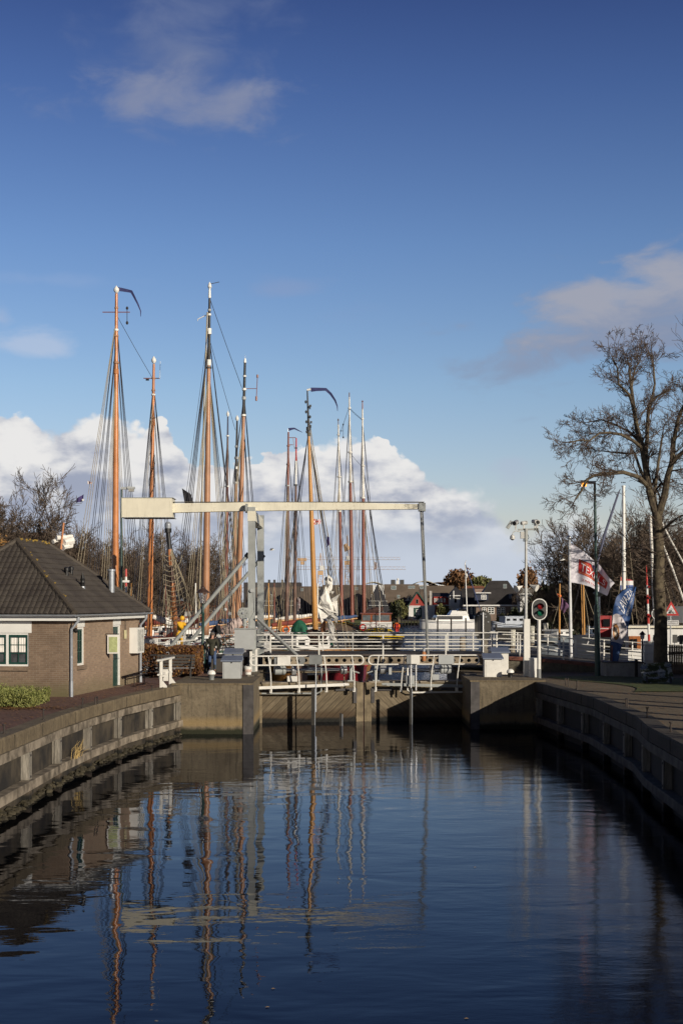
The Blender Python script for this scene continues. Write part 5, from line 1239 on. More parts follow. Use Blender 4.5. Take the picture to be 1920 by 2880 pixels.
# ---- text helper
def text_geo(body, size, shear=0.0):
    cu = bpy.data.curves.new('lettering', 'FONT'); cu.body = body; cu.size = size; cu.shear = shear; cu.align_x = 'LEFT'
    o = bpy.data.objects.new('lettering', cu); C.objects.link(o); bpy.context.view_layer.update()
    me = bpy.data.meshes.new_from_object(o.evaluated_get(bpy.context.evaluated_depsgraph_get()))
    vs = [(v.co.x, v.co.y) for v in me.vertices]; fs = [tuple(p.vertices) for p in me.polygons]
    bpy.data.objects.remove(o); bpy.data.curves.remove(cu); bpy.data.meshes.remove(me); return vs, fs
def text_on(mb, body, fn, width=None, shear=0.0, bold=0.0):
    vs, fs = text_geo(body, 1.0, shear); w = max(v[0] for v in vs) or 1
    mb.add([fn(x / w, y) for x, y in vs], fs); return mb
# ---- flagpole with its flag
fx0, fY = PX(1605, 64.5), 64.5
t = thing('flagpole', 'tall white flagpole with a silver ball top beside the ramp', 'flagpole', (fx0, fY, QZ))
MB().tube((fx0, fY, QZ), (PX(1600, fY), fY, PZ(1518, fY)), .085, .05, 12).build('pole', mat('flagpole white', (.66, .67, .68), .35), t, True)
MB().ball(P(1600, 1512, fY), .10, 14).build('ball_finial', steel, t, True)
def flagS(u, v):
    """white flag hanging in a light wind: u along the fly, v up the hoist"""
    A, B, Cc, D = Vector((1604, 1527, 0)), Vector((1727, 1640, 0)), Vector((1703, 1676, 0)), Vector((1604, 1638, 0))
    top = A.lerp(B, u) + Vector((0, -14 * math.sin(u * math.pi) + 10 * u * (1 - u), 0)); bot = D.lerp(Cc, u) + Vector((0, -8 * math.sin(u * math.pi) , 0))
    q = bot.lerp(top, v); w = 0.30 * u * math.sin(u * 9.5 + v * 2.2) + 0.12 * u * math.sin(u * 17 - v * 4)
    q.x += 2.5 * u * math.sin(u * 14 + v * 5); return P(q.x, q.y, fY - 0.05 + w)
f = thing('flag', 'white flag with a red cheese brand shield waving from the tall flagpole', 'flag', P(1604, 1638, fY))
MB().grid(flagS, 40, 24, (0, 0.01, 0)).build('cloth', mat('flag white', (.72, .70, .76), .8, var=.03), f, True)
def on_flag(u, v, o=-0.012): return flagS(u, v) + Vector((0, o, 0))
fr2 = MB().grid(lambda a, b: on_flag(.20 + .70 * a, .30 + .40 * b + (.10 * math.exp(-((a - .45) / .22) ** 2) if b > .5 else 0) * 1), 30, 10)
fr2.build('red_shield', mat('flag red', (.50, .03, .03), .8, var=.05), f, True)
ln = MB()
for b0, b1 in ((.33, .345), (.665, .68)): ln.grid(lambda a, b: on_flag(.22 + .66 * a, b0 + (b1 - b0) * b, -.016), 30, 1)
ln.build('gold_line', mat('flag gold', (.62, .35, .12), .7), f)
text_on(MB(), 'TEXELS', lambda x, y: on_flag(.25 + .60 * x, .385 + .26 * y / .72, -.026)).build('lettering', mat('flag letter white', (.85, .83, .85), .8, var=0), f)
text_on(MB(), 'DE PURE SMAAK', lambda x, y: on_flag(.30 + .42 * x, .11 + .07 * y / .72, -.016)).build('small_lettering', mat('flag letter red', (.5, .06, .05), .8, var=0), f)
def ring(mb, fn, r0, r1, n=20):
    vs = [fn(r * math.cos(2 * math.pi * k / n), r * math.sin(2 * math.pi * k / n)) for k in range(n) for r in (r0, r1)]
    mb.add(vs, [(2 * k, 2 * k + 1, (2 * k + 3) % (2 * n), (2 * k + 2) % (2 * n)) for k in range(n)]); return mb
ring(MB(), lambda x, y: on_flag(.57 + x * .8, .77 + y, -.02), .0, .068).build('emblem_disc', mat('emblem blue', (.10, .07, .20), .8), f)
ring(MB(), lambda x, y: on_flag(.57 + x * .8, .77 + y, -.024), .068, .08).build('emblem_ring', mat('flag letter white', (.85, .83, .85)), f)
# ---- feather banner
bY = 58.9
fb = thing('feather_banner', 'blue feather shaped advertising banner with white lettering and a coffee cup', 'banner', P(1722, 1865, bY))
Lp = [(1716, 1865), (1716, 1810), (1720, 1760), (1724, 1710), (1732, 1680), (1748, 1662), (1768, 1652), (1787, 1650)]
Rp = [(1736, 1865), (1744, 1826), (1754, 1800), (1764, 1770), (1773, 1730), (1780, 1700), (1784, 1672), (1787.5, 1650)]
def spl(L, v):
    k = v * (len(L) - 1); i = min(int(k), len(L) - 2); f_ = k - i; a, b = L[i], L[i + 1]; return a[0] + (b[0] - a[0]) * f_, a[1] + (b[1] - a[1]) * f_
def ban(u, v):
    a, b = spl(Lp, v), spl(Rp, v); x, y = a[0] + (b[0] - a[0]) * u, a[1] + (b[1] - a[1]) * u
    return P(x, y, bY + .05 * math.sin(u * 5 + v * 9) * u + .04 * math.sin(v * 22 + u * 3))
MB().grid(ban, 12, 50, (0, .008, 0)).build('cloth', mat('banner blue', (.025, .075, .22), .6, var=.1, vs=2), fb, True)
MB().path([Vector(ban(0, v / 30)) + Vector((-.012, .01, 0)) for v in range(31)] + [Vector(ban(1, 1))], .016, 6).tube(P(1722, 1885, bY), P(1716, 1864, bY), .02).build('pole', black, fb, True)
def onb(x, y, o=-.012):        # frame pixels to the cloth plane
    return P(x, y, bY - .07 + o)
def bt_(u, v, o=-.014): return Vector(ban(u, v)) + Vector((0, o, 0))
text_on(MB(), 'LAVAZZA', lambda x, y: bt_(.62 - .42 * y / .72 + .0, .50 + .36 * x)).build('lettering', mat('banner white', (.75, .76, .8), .7, var=0), fb)
text_on(MB(), 'TORINO, ITALIA, 1895', lambda x, y: bt_(.84 - .11 * y / .72, .52 + .33 * x)).build('small_lettering', mat('banner white', (.75, .76, .8)), fb)
MB().grid(lambda a, b: bt_((.0 + .98 * a) * (1 if b < .62 else 1), .16 + (.21 + .06 * math.sin(math.pi * a)) * b + .05 * a, -.008), 14, 10).build('cup_print', mat('cup white', (.62, .58, .60), .7, var=.1, vs=3), fb, True)
ring(MB(), lambda x, y: bt_(.34 + x * 1.5, .27 + y * .42, -.016), .10, .17).build('coffee_ring', mat('coffee brown', (.42, .20, .07), .7), fb)
ring(MB(), lambda x, y: bt_(.34 + x * 1.5, .27 + y * .42, -.017), 0, .10).build('foam_print', mat('foam', (.66, .54, .42), .7), fb)
MB().grid(lambda a, b: bt_(.02 + .2 * a, .015 + .12 * b, -.012), 3, 4).build('orange_print', mat('banner rust', (.20, .10, .10), .7), fb)
# planter
pb = [P(1703, 1900, 55.5), P(1795, 1903, 55.0)]
t = thing('planter', 'low pale concrete planter wall at the foot of the blue banner', 'planter', (PX(1752, 57.6), 57.6, QZ))
x0, x1 = PX(1703, 58.2), PX(1806, 58.2)
MB().bb(x0, x1, 58.2, 59.8, QZ - .1, QZ + .55).build('wall', concrete_mat('planter concrete', (.30, .29, .27), (.38, .37, .35), (.16, .15, .13), False), t)
MB().bb(x0 - .05, x1 + .05, 58.15, 59.85, QZ + .552, QZ + .60).build('rim', mat('planter rim', (.10, .09, .08), .8), t)
tag(MB().bb(PX(1784, 57.7), PX(1791, 57.7), 57.6, 57.75, QZ, QZ + .72).build('timber_post', mat('black timber', (.03, .025, .02), .8), loc=(PX(1788, 57.7), 57.7, QZ)), 'short black timber post before the planter wall', 'post')
# printed banner lying over a low bench
t = thing('advertising_banner', 'crumpled printed green and blue cloth banner draped on a low rack on the verge', 'banner', (PX(1850, 53.5), 53.5, QZ))
vY = 53.5
def vb(u, v):
    x = 1803 + 86 * u + 3 * math.sin(v * 6); y = 1922 - 54 * v - 8 * u * v + 4 * math.sin(u * 5 + 1) * (1 - v)
    return P(x, y, vY - .35 * (1 - v) + .06 * math.sin(u * 8 + v * 5) + .04 * math.sin(v * 23 + u * 2))
m, tt_, G, b, ob = nodes_mat('printed banner'); g1 = G.n('ShaderNodeNewGeometry'); nn = G.noise(g1.outputs['Position'], 2.6, 4, .55, 1.6)
G.put(b.inputs['Base Color'], G.ramp(nn, [(0.0, (.01, .02, .008)), (.42, (.035, .05, .02)), (.5, (.06, .07, .03)), (.55, (.30, .33, .36)), (.62, (.09, .14, .22)), (.7, (.5, .52, .54)), (1, (.2, .2, .15))]))
MB().grid(vb, 24, 16, (0, .01, 0)).build('cloth', m, t, True)
text_on(MB(), 'Varenindeweiden.nl', lambda x, y: Vector(vb(.07 + .66 * x, .52 + .13 * y / .72)) + Vector((0, -.03, 0))).build('lettering', mat('banner white', (.75, .76, .8)), t)
for s in (.12, .88):
    q = P(1803 + 86 * s, 1925, vY); MB().beam((q.x, vY - .35, QZ), (q.x, vY + .1, QZ + .75), .06, .06).beam((q.x, vY + .35, QZ), (q.x, vY + .1, QZ + .75), .06, .06).build('rack_leg', darkgrey, t)
# round level crossing light, warning sign, barrier, pillar, boards, fence
def at(px, Y): return PX(px, Y)
Y = 63.0
t = thing('warning_light', 'round black stop light with a white rim half behind the tree trunk', 'traffic light', (at(1846, Y), Y, QZ))
c = P(1848, 1726, Y); MB().lathe(c, [(.28, 0), (.28, .05)], 24, (0, -1, 0)).build('rim', winwhite, t, True); MB().lathe(c, [(.245, .051), (.245, .06)], 24, (0, -1, 0)).build('backboard', mat('signal board', (.055, .055, .055)), t)
MB().lathe(c + Vector((-.03, -.06, 0)), [(.08, 0), (.07, .05), (.02, .07)], 16, (0, -1, 0)).build('red_lamp', mat('red lens', (.2, .008, .008)), t, True)
MB().tube((c.x, Y, QZ), (c.x, Y, c.z - .28), .045).build('pole', white, t)
Y = 62.0; wx = at(1884, Y)
t = thing('warning_sign', 'red rimmed triangular warning sign above a white text plate', 'road sign', (wx, Y, QZ))
MB().tube((wx, Y, QZ), (wx, Y, PZ(1695, Y)), .03).build('pole', steel, t)
def tri(s, o, m, nm, cc=(1885, 1717)):
    c = P(*cc, Y); MB().add([(c.x - s, Y + o, c.z - s * .62), (c.x + s, Y + o, c.z - s * .62), (c.x, Y + o, c.z + s * 1.12), (c.x - s, Y + o + .01, c.z - s * .62), (c.x + s, Y + o + .01, c.z - s * .62), (c.x, Y + o + .01, c.z + s * 1.12)], [(0, 1, 2), (5, 4, 3), (0, 3, 4, 1), (1, 4, 5, 2), (2, 5, 3, 0)]).build(nm, m, t)
tri(.36, -.05, mat('sign red', (.45, .03, .025), .4), 'red_triangle'); tri(.22, -.065, mat('sign white', (.6, .6, .6), .4), 'white_triangle')
c = P(1885, 1719, Y); MB().bb(c.x - .11, c.x - .01, Y - .08, Y - .07, c.z - .09, c.z - .03).box((c.x - .04, Y - .075, c.z + .0), (.16, .01, .035), 0, 0, -.6).box((c.x + .05, Y - .075, c.z - .05), (.14, .01, .03), 0, 0, .5).build('bridge_symbol', black, t)
c = P(1890, 1751, Y); MB().bb(c.x - .26, c.x + .26, Y - .05, Y - .04, c.z - .11, c.z + .1).build('text_plate', mat('sign white', (.6, .6, .6)), t)
for k, s_ in enumerate(('Brugopening', 'automatisch')):
    text_on(MB(), s_, lambda x, y: (c.x - .22 + .44 * x, Y - .055, c.z + .02 - .09 * k + .055 * y / .72)).build('lettering', black, t)
Y = 61.5; ba, bb2 = P(1824, 1806, Y), P(1816, 1590, Y)
t = thing('barrier', 'raised red and white striped barrier pole with small lights', 'barrier', (ba.x, Y, ba.z))
tk = [0, .10, .24, .37, .50, .62, .74, .86, 1.0]
for k in range(8):
    if k == 7: continue
    MB().tube(ba.lerp(bb2, tk[k]), ba.lerp(bb2, tk[k + 1]), .055 - .002 * k, None, 8).build('stripe', red if k % 2 == 0 else winwhite, t)
MB().tube(ba.lerp(bb2, .86), ba.lerp(bb2, 1.0), .02, None, 6).build('tip', red, t)
for q in (.34, .58, .72): c = ba.lerp(bb2, q); MB().lathe(c + Vector((.06, -.06, 0)), [(.06, 0), (.05, .05)], 10, (0, -1, 0)).build('lamp', mat('red lens', (.2, .008, .008)), t)
x0, x1 = at(1809, 61.4), at(1836, 61.4)
t = thing('barrier_housing', 'white barrier housing pillar under the striped pole', 'barrier', (x0, 61.4, QZ))
MB().bb(x0, x1, 61.25, 61.9, QZ, PZ(1806, 61.4)).build('body', white, t); MB().bb(x0 - .03, x1 + .1, 61.22, 61.93, PZ(1806, 61.4) + .002, PZ(1803, 61.4)).build('lid', winwhite, t)
t = thing('lantern_post', 'small black ship lantern standing by the barrier housing', 'lantern', (at(1805, 60.5), 60.5, QZ)); lx, ly = at(1805, 60.5), 60.5; zl = PZ(1798, ly)
MB().tube((lx, ly, QZ), (lx, ly, zl), .03).build('post', black, t); MB().lathe((lx, ly, zl), [(.05, 0), (.08, .04), (.10, .2)], 8).build('glass', mat('milky glass', (.5, .5, .5), .3), t); MB().lathe((lx, ly, zl + .2), [(.16, 0), (.07, .09), (.02, .15)], 8).build('hood', black, t)
for k, (a_, b_, c_, d_, Y_) in enumerate(((1836, 1852, 1786, 1808, 64), (1890, 1903, 1785, 1808, 64), (1909, 1923, 1786, 1812, 63))):
    t = thing('notice_board', ('black notice board close to the striped barrier', 'dark notice board beside the text plate post', 'dark notice board beyond the triangular sign')[k], 'notice board', (at((a_ + b_) / 2, Y_), Y_, QZ))
    MB().bb(at(a_, Y_), at(b_, Y_), Y_, Y_ + .04, PZ(d_, Y_), PZ(c_, Y_)).build('panel', darkgrey, t); MB().tube((at((a_ + b_) / 2, Y_), Y_ + .06, QZ), (at((a_ + b_) / 2, Y_), Y_ + .06, PZ(c_, Y_)), .03).build('post', steel, t)
t = thing('board_fence', 'brown vertical board fence beyond the tree trunk', 'fence', (at(1900, 60), 60, QZ))
for k in range(12):
    px = 1880 + k * 6.4; MB().bb(at(px, 60), at(px + 5.2, 60), 60, 60.04, QZ, PZ(1814 + k * .3, 60)).build('board', mat('fence board', (.12, .085, .055), .85, var=.3), t)
MB().bb(at(1879, 60), at(1960, 60), 60.045, 60.1, QZ + .3, QZ + .4).bb(at(1879, 60), at(1960, 60), 60.045, 60.1, QZ + .85, QZ + .95).build('rail', mat('fence board', (.12, .085, .055)), t)
t = thing('globe_lamp', 'short grey post lamp with a flat disc hood behind the flag', 'street lamp', (at(1684, 66), 66, QZ)); gx = at(1684, 66)
MB().tube((gx, 66, QZ), (gx, 66, PZ(1678, 66)), .05, .04).build('pole', steel, t, True); MB().lathe((gx, 66, PZ(1678, 66)), [(.06, 0), (.3, .15), (.3, .17), (.08, .3), (.03, .33)], 18).build('disc_head', midgrey, t, True)

# ================================================================== bicycles and people
def bicycle(loc, rz, frame_m, label, group=None, rider=False):
    M0 = Matrix.Translation(Vector(loc)) @ Matrix.Rotation(rz, 4, 'Z'); t = thing('bicycle', label, 'bicycle', loc, group)
    def w(x, nm='wheel'):
        mb = MB(M0); n = 24; mb.path([(x + .33 * math.cos(2 * math.pi * k / n), 0, .345 + .33 * math.sin(2 * math.pi * k / n)) for k in range(n + 1)], .02, 6, False); wh = mb.build(nm, rubber, t)
        sp_ = MB(M0)
        for k in range(12): a = 2 * math.pi * k / 12; sp_.tube((x, 0, .345), (x + .32 * math.cos(a), 0, .345 + .32 * math.sin(a)), .003, None, 3)
        sp_.lathe((x, 0, .345), [(.03, -.04), (.03, .04)], 8, (0, 1, 0)); sp_.build('spokes', steel, wh)
    w(-.53); w(.55)
    f = MB(M0)
    for a, b in (((-.53, 0, .345), (-.12, 0, .3)), ((-.12, 0, .3), (-.26, 0, .85)), ((-.26, 0, .8), (-.53, 0, .345)), ((-.12, 0, .3), (.34, 0, .78)), ((-.24, 0, .72), (.34, 0, .86)), ((.33, 0, .95), (.36, 0, .74)), ((.36, 0, .74), (.55, 0, .345))): f.tube(a, b, .017, None, 6)
    f.build('frame', frame_m, t)
    MB(M0).path([(.22, .28, 1.02), (.32, .2, 1.03), (.34, 0, 1.0), (.32, -.2, 1.03), (.22, -.28, 1.02)], .014, 6).tube((.34, 0, 1.0), (.33, 0, .93), .015, None, 6).build('handlebar', steel, t)
    MB(M0).box((-.28, 0, .92), (.26, .14, .05)).tube((-.26, 0, .84), (-.27, 0, .9), .014, None, 6).build('saddle', black, t)
    MB(M0).bb(-.75, -.3, -.06, .06, .72, .735).tube((-.7, 0, .72), (-.53, 0, .35), .008, None, 4).build('carrier', black, t)
    MB(M0).lathe((-.12, 0, .3), [(.09, -.01), (.09, .01)], 14, (0, 1, 0)).tube((-.12, .06, .3), (0, .06, .18), .01, None, 4).tube((-.12, -.06, .3), (-.24, -.06, .42), .01, None, 4).bb(-.05, .05, .06, .14, .17, .19).bb(-.29, -.19, -.14, -.06, .41, .43).build('crank', darkgrey, t)
    return t
def skinned(name, nodes, edges, m, parent, sub=1, root=0):
    me = bpy.data.meshes.new(name); org = parent['_o'] if parent is not None else nodes[root][:3]
    me.from_pydata([(x - org[0], y - org[1], z - org[2]) for x, y, z, *_ in nodes], edges, [])
    o = bpy.data.objects.new(name, me); C.objects.link(o); md = o.modifiers.new('s', 'SKIN'); md.use_smooth_shade = True
    sv = me.skin_vertices[0].data
    for i, nd in enumerate(nodes): r = nd[3:]; sv[i].radius = (r[0], r[1] if len(r) > 1 else r[0]); sv[i].use_root = (i == root)
    s = o.modifiers.new('u', 'SUBSURF'); s.levels = sub; s.render_levels = sub
    bpy.context.view_layer.update(); m2 = bpy.data.meshes.new_from_object(o.evaluated_get(bpy.context.evaluated_depsgraph_get()))
    bpy.data.objects.remove(o); m2.name = name; m2.materials.clear(); m2.materials.append(m)
    o = bpy.data.objects.new(name, m2); C.objects.link(o); o['_o'] = tuple(org)
    if parent is not None: o.parent = parent
    else: o.location = org
    return o
def person(loc, rz, J, label, mats, jacket_len=0.35, hair='short', hat=False, hood=False, glove=None):
    """J: joints in local metres, x = forward; legs [hip, knee, ankle, toe] and arms [shoulder, elbow, wrist] for l and r"""
    M0 = Matrix.Translation(Vector(loc)) @ Matrix.Rotation(rz, 4, 'Z')
    T = lambda p, *r: (*(M0 @ Vector(p)), *r)
    pel, ch, nk, hd = [Vector(J[k]) for k in ('pelvis', 'chest', 'neck', 'head')]
    nodes = [T(pel, .12, .15), T(pel.lerp(ch, .5), .10, .14), T(ch, .11, .17), T(nk, .055), T(nk.lerp(hd, .5), .055), T(hd, .085, .082), T(hd + (hd - nk).normalized() * .09, .07, .07)]
    edges = [(0, 1), (1, 2), (2, 3), (3, 4), (4, 5), (5, 6)]
    def chain(start, pts, rs):
        k = start
        for p, r in zip(pts, rs): nodes.append(T(p, r)); edges.append((k, len(nodes) - 1)); k = len(nodes) - 1
        return k
    for s in 'lr':
        chain(0, J['leg' + s], (.085, .058, .042, .035))
        k = chain(2, J['arm' + s], (.055, .042, .030))
        w_, e_ = Vector(J['arm' + s][2]), Vector(J['arm' + s][1]); d = (w_ - e_).normalized(); side = d.cross(Vector((0, 1, 0)))
        side = side.normalized() if side.length > .1 else Vector((1, 0, 0)); dn = d.cross(side).normalized(); g_ = J.get('grip', 0.3)
        pm = w_ + d * .055; k = chain(k, [pm], [.026])
        for q in range(4):
            o_ = side * (q - 1.5) * .021; L = (.06, .07, .066, .052)[q]; a1 = pm + d * .035 + o_
            chain(k, [a1, a1 + d * L * .5 + dn * L * .5 * g_, a1 + d * L * (.8 - g_ * .5) + dn * L * (.4 + g_)], (.010, .009, .008))
        chain(k, [pm - side * .035 + d * .01, pm - side * .045 + d * .04 + dn * .02], (.011, .009))
    body = skinned('person', nodes, edges, mats['skin'], None, 1)
    tag(body, label, 'person')
    # face
    up = (hd - nk).normalized(); fw = M0.to_3x3() @ Vector((1, 0, 0)); H = Vector(T(hd + up * .03)[:3]); U_ = (M0.to_3x3() @ up).normalized(); R_ = fw.cross(U_).normalized(); U_ = R_.cross(fw)
    fc = MB().lathe(H + fw * .075 - U_ * .02, [(.018, 0), (.012, .03), (.004, .045)], 6, fw); fc.build('nose', mats['skin'], body)
    for s in (-1, 1):
        MB().ball(H + fw * .082 + R_ * s * .032 + U_ * .012, .011, 8).build('eye', black, body); MB().ball(H + R_ * s * .086 - U_ * .01, .022, 8).build('ear', mats['skin'], body)
    MB().box(H + fw * .084 - U_ * .055, (.012, .045, .01), rz).build('mouth', mat('lips', (.35, .12, .1), .5), body)
    mb = MB()
    if hat: mb.lathe(H + U_ * .03, [(.105, 0), (.108, .03), (.09, .085), (.03, .11)], 14, U_).box(H + fw * .11 + U_ * .04, (.1, .14, .012), rz); mb.build('cap', mats['hat'], body, True)
    if hood: mb = MB(); mb.lathe(H - fw * .03 - U_ * .06, [(.10, 0), (.125, .05), (.125, .11), (.09, .18), (.02, .21)], 14, U_); mb.build('hood', mats['coat'], body, True)
    if not hood: mb = MB(); mb.lathe(H - fw * .022 - U_ * (.03 if hair == 'short' else .1), [(.07, 0), (.1, .03), (.10, .08), (.085, .12 if hair == 'short' else .17), (.03, .15 if hair == 'short' else .21)], 14, U_); mb.build('hair', mats['hair'], body, True)
    # coat
    cn = [T(pel - Vector((0, 0, jacket_len * .45)), .14, .19), T(pel, .145, .19), T(pel.lerp(ch, .5), .125, .175), T(ch, .13, .2), T(nk - Vector((0, 0, .03)), .085, .10)]
    ce = [(0, 1), (1, 2), (2, 3), (3, 4)]
    for s in 'lr':
        k = 3
        for p, r in zip(J['arm' + s], (.078, .062, .048)): cn.append(T(p, r)); ce.append((k, len(cn) - 1)); k = len(cn) - 1
    skinned('coat', cn, ce, mats['coat'], body, 1, 1)
    tn = [T(pel + Vector((0, 0, .05)), .13, .165)]; te = []
    for s in 'lr':
        k = 0
        for p, r in zip(J['leg' + s][:3], (.10, .075, .06)): tn.append(T(p, r)); te.append((k, len(tn) - 1)); k = len(tn) - 1
    skinned('trousers', tn, te, mats['legs'], body, 1, 0)
    for s in 'lr':
        a, tz = Vector(J['leg' + s][2]), Vector(J['leg' + s][3])
        bn_ = [T(a + Vector((0, 0, mats.get('boot_h', .06))), .058), T(a, .055), T(a.lerp(tz, .5) - Vector((0, 0, .005)), .05, .045), T(tz, .04, .035)]
        skinned('shoe', bn_, [(0, 1), (1, 2), (2, 3)], mats['shoe'], body, 1, 1)
    return body
ST = dict(pelvis=(0, 0, .93), chest=(.01, 0, 1.32), neck=(.03, 0, 1.48), head=(.05, 0, 1.60),
          legl=[(0, .10, .86), (.03, .12, .48), (-.02, .13, .09), (.13, .15, .04)], legr=[(0, -.10, .86), (-.01, -.12, .48), (-.05, -.13, .09), (.10, -.16, .04)],
          arml=[(0, .21, 1.40), (-.04, .27, 1.13), (.10, .22, .96)], armr=[(0, -.21, 1.40), (-.05, -.28, 1.13), (.09, -.22, .96)])
mm = dict(skin=skin, coat=mat('olive coat', (.035, .035, .022), .85, var=.3, vs=8), legs=mat('blue jeans', (.06, .10, .20), .85, var=.2, vs=9), shoe=mat('green boots', (.02, .028, .018), .6), hair=mat('grey hair', (.12, .10, .085), .9), hat=mat('dark cap', (.03, .035, .05), .8), boot_h=.26)
q = GQ(597, 1890)
person(q, math.radians(80), ST, 'man in an olive coat, jeans and rubber boots seen from behind', mm, .45, 'short', True)
RDs = dict(pelvis=(-.27, 0, 1.0), chest=(-.02, 0, 1.38), neck=(.06, 0, 1.52), head=(.13, 0, 1.63),
           legl=[(-.22, .10, .96), (.12, .12, .70), (-.02, .13, .28), (.12, .13, .24)], legr=[(-.22, -.10, .96), (.16, -.12, .82), (-.18, -.12, .50), (-.05, -.13, .46)],
           arml=[(.02, .19, 1.44), (.06, .25, 1.18), (.22, .25, 1.07)], armr=[(.02, -.19, 1.44), (.08, -.25, 1.19), (.22, -.25, 1.07)], grip=0.9)
mc2 = dict(skin=skin, coat=mat('black coat', (.012, .012, .014), .8), legs=mat('black trousers', (.013, .013, .015), .85), shoe=black, hair=mat('dark hair', (.02, .013, .01), .7), hat=black)
cb = Vector((PX(612, 65.2), 65.2, 2.27))
bicycle(cb, math.radians(-8), mat('bike black', (.02, .02, .02), .3), 'black bicycle being ridden towards the drawbridge')
person(cb, math.radians(-8), RDs, 'cyclist in black clothes riding towards the drawbridge', mc2, .12, 'long')
YL = dict(pelvis=(0, 0, .93), chest=(.08, 0, 1.30), neck=(.13, 0, 1.45), head=(.17, 0, 1.56),
          legl=[(0, .10, .86), (.05, .14, .48), (0, .15, .09), (.15, .16, .04)], legr=[(0, -.10, .86), (.02, -.14, .48), (-.08, -.15, .09), (.07, -.16, .04)],
          arml=[(.08, .2, 1.38), (.26, .22, 1.22), (.5, .18, 1.25)], armr=[(.08, -.2, 1.38), (.2, -.24, 1.15), (.42, -.2, 1.1)], grip=.6)
my_ = dict(skin=skin, coat=mat('yellow oilskin', (.75, .42, .02), .5, var=.1), legs=mat('yellow oilskin', (.75, .42, .02)), shoe=mat('dark boots', (.03, .03, .03), .5), hair=black, hat=black, boot_h=.2)
person((PX(505, 70.0), 70.0, PZ(1825, 70) - 0.1), math.radians(-25), YL, 'person in yellow oilskins with the hood up leaning at the harbour rail', my_, .3, 'short', False, True)
for k, (px, Y, rz, z, m_, lab) in enumerate(((535, 67.0, 10, 1.98, black, 'black bicycle parked against the white rail behind the hedge'), (560, 67.4, -5, 2.05, mat('bike blue', (.03, .05, .12), .3), 'dark blue bicycle parked against the rail beside the lantern post'), (650, 67.8, 170, 2.25, mat('bike green', (.03, .07, .04), .3), 'green bicycle leaning on the rail behind the grey cabinet'))):
    bicycle((PX(px, Y), Y, z), math.radians(rz), m_, lab, 'bicycles parked along the harbour rail')
bicycle((PX(458, 58.0) - 0.0, 57.3, QZ), math.radians(8), mat('bike silver', (.15, .15, .16), .3), 'silver bicycle leaning by the bench and the copper hedge')
# ================================================================== ships in the harbour
darkgl = mat('tinted glass', (.012, .013, .016), .35, var=0)
hullblk = mat('hull black', (.014, .014, .016), .35); hullblue = mat('hull blue', (.05, .16, .28), .4, var=.15); hullgreen = mat('hull green', (.02, .08, .05), .4)
hullwhite = mat('hull white', (.70, .70, .68), .3, var=.05); hullbur = mat('hull burgundy', (.16, .012, .018), .3, var=.15); deckm = mat('ship deck', (.22, .15, .09), .8, var=.3)
hullgrey = mat('hull grey', (.22, .25, .28), .4); yellow = mat('yellow line', (.75, .52, .03), .4, var=0); clutter = mat('winch iron', (.05, .045, .04), .6, var=.3)
brownwood = mat('cabin mahogany', (.24, .075, .03), .35, var=.2); redsail = mat('red brown sail', (.20, .045, .03), .85, var=.2, vs=5, bump=.4, bs=5)
def hull(root, stern, bow, B, zd, m, strake=None, blunt=0.8, sheer=0.5, zr=0.25, nm='hull'):
    """lofted hull between two plan points; returns a function from (along 0..1, across -1..1) to the deck"""
    A, Bo = Vector((*stern, 0)), Vector((*bow, 0)); L = (Bo - A).length; d = (Bo - A) / L; n = Vector((-d.y, d.x, 0)); N = 24
    def hb(s): return B / 2 * min(1, (1 - abs(2 * s - 1) ** (3.2 / (1.2 - blunt * .6))) ** .5 + .04) * (0.9 if s < .1 else 1)
    def dz(s): return zd + sheer * (abs(2 * s - 1) ** 2.4) * (1 if s > .5 else .7)
    mb = MB(); vs = []; fs = []
    for i in range(N + 1):
        s = i / N; b = max(.03, hb(s)); c = A + d * L * s; z = dz(s)
        for q, zz in ((1.0, z + zr), (1.0, z), (.97, z * .5), (.88, .1), (.80, -.4)):
            vs.append(c + n * b * q + Vector((0, 0, zz)))
        for q, zz in ((.80, -.4), (.88, .1), (.97, z * .5), (1.0, z), (1.0, z + zr)): vs.append(c - n * b * q + Vector((0, 0, zz)))
    for i in range(N):
        for k in range(9):
            if k == 4: continue
            a = i * 10 + k; fs.append((a, a + 1, a + 11, a + 10))
    fs += [tuple(range(9, -1, -1)), tuple(N * 10 + k for k in range(10))]
    mb.add(vs, fs); mb.build(nm, m, root, True)
    dk = MB(); dv = []
    for i in range(N + 1):
        s = i / N; b = max(.03, hb(s)) * .985; c = A + d * L * s; z = dz(s) - .02; dv += [c + n * b + Vector((0, 0, z)), c - n * b + Vector((0, 0, z))]
    dk.add(dv, [(2 * i, 2 * i + 1, 2 * i + 3, 2 * i + 2) for i in range(N)]); dk.build('deck', deckm, root)
    for k, (dzv, r, sm) in enumerate(strake or []):
        st = MB()
        for sg in (1, -1): st.path([A + d * L * (i / N) + n * sg * (max(.03, hb(i / N)) + .02) + Vector((0, 0, dz(i / N) + dzv)) for i in range(N + 1)], r, 5)
        # round the stern
        st.tube(A + n * hb(0) + Vector((0, 0, dz(0) + dzv)), A - n * hb(0) + Vector((0, 0, dz(0) + dzv)), r, None, 5)
        st.build('strake', sm, root)
    def D(s, t=0, h=0): c = A + d * L * s + n * t * hb(s); return Vector((c.x, c.y, dz(s) + h))
    D.ang = math.atan2(d.y, d.x); D.n = n; D.d = d; return D
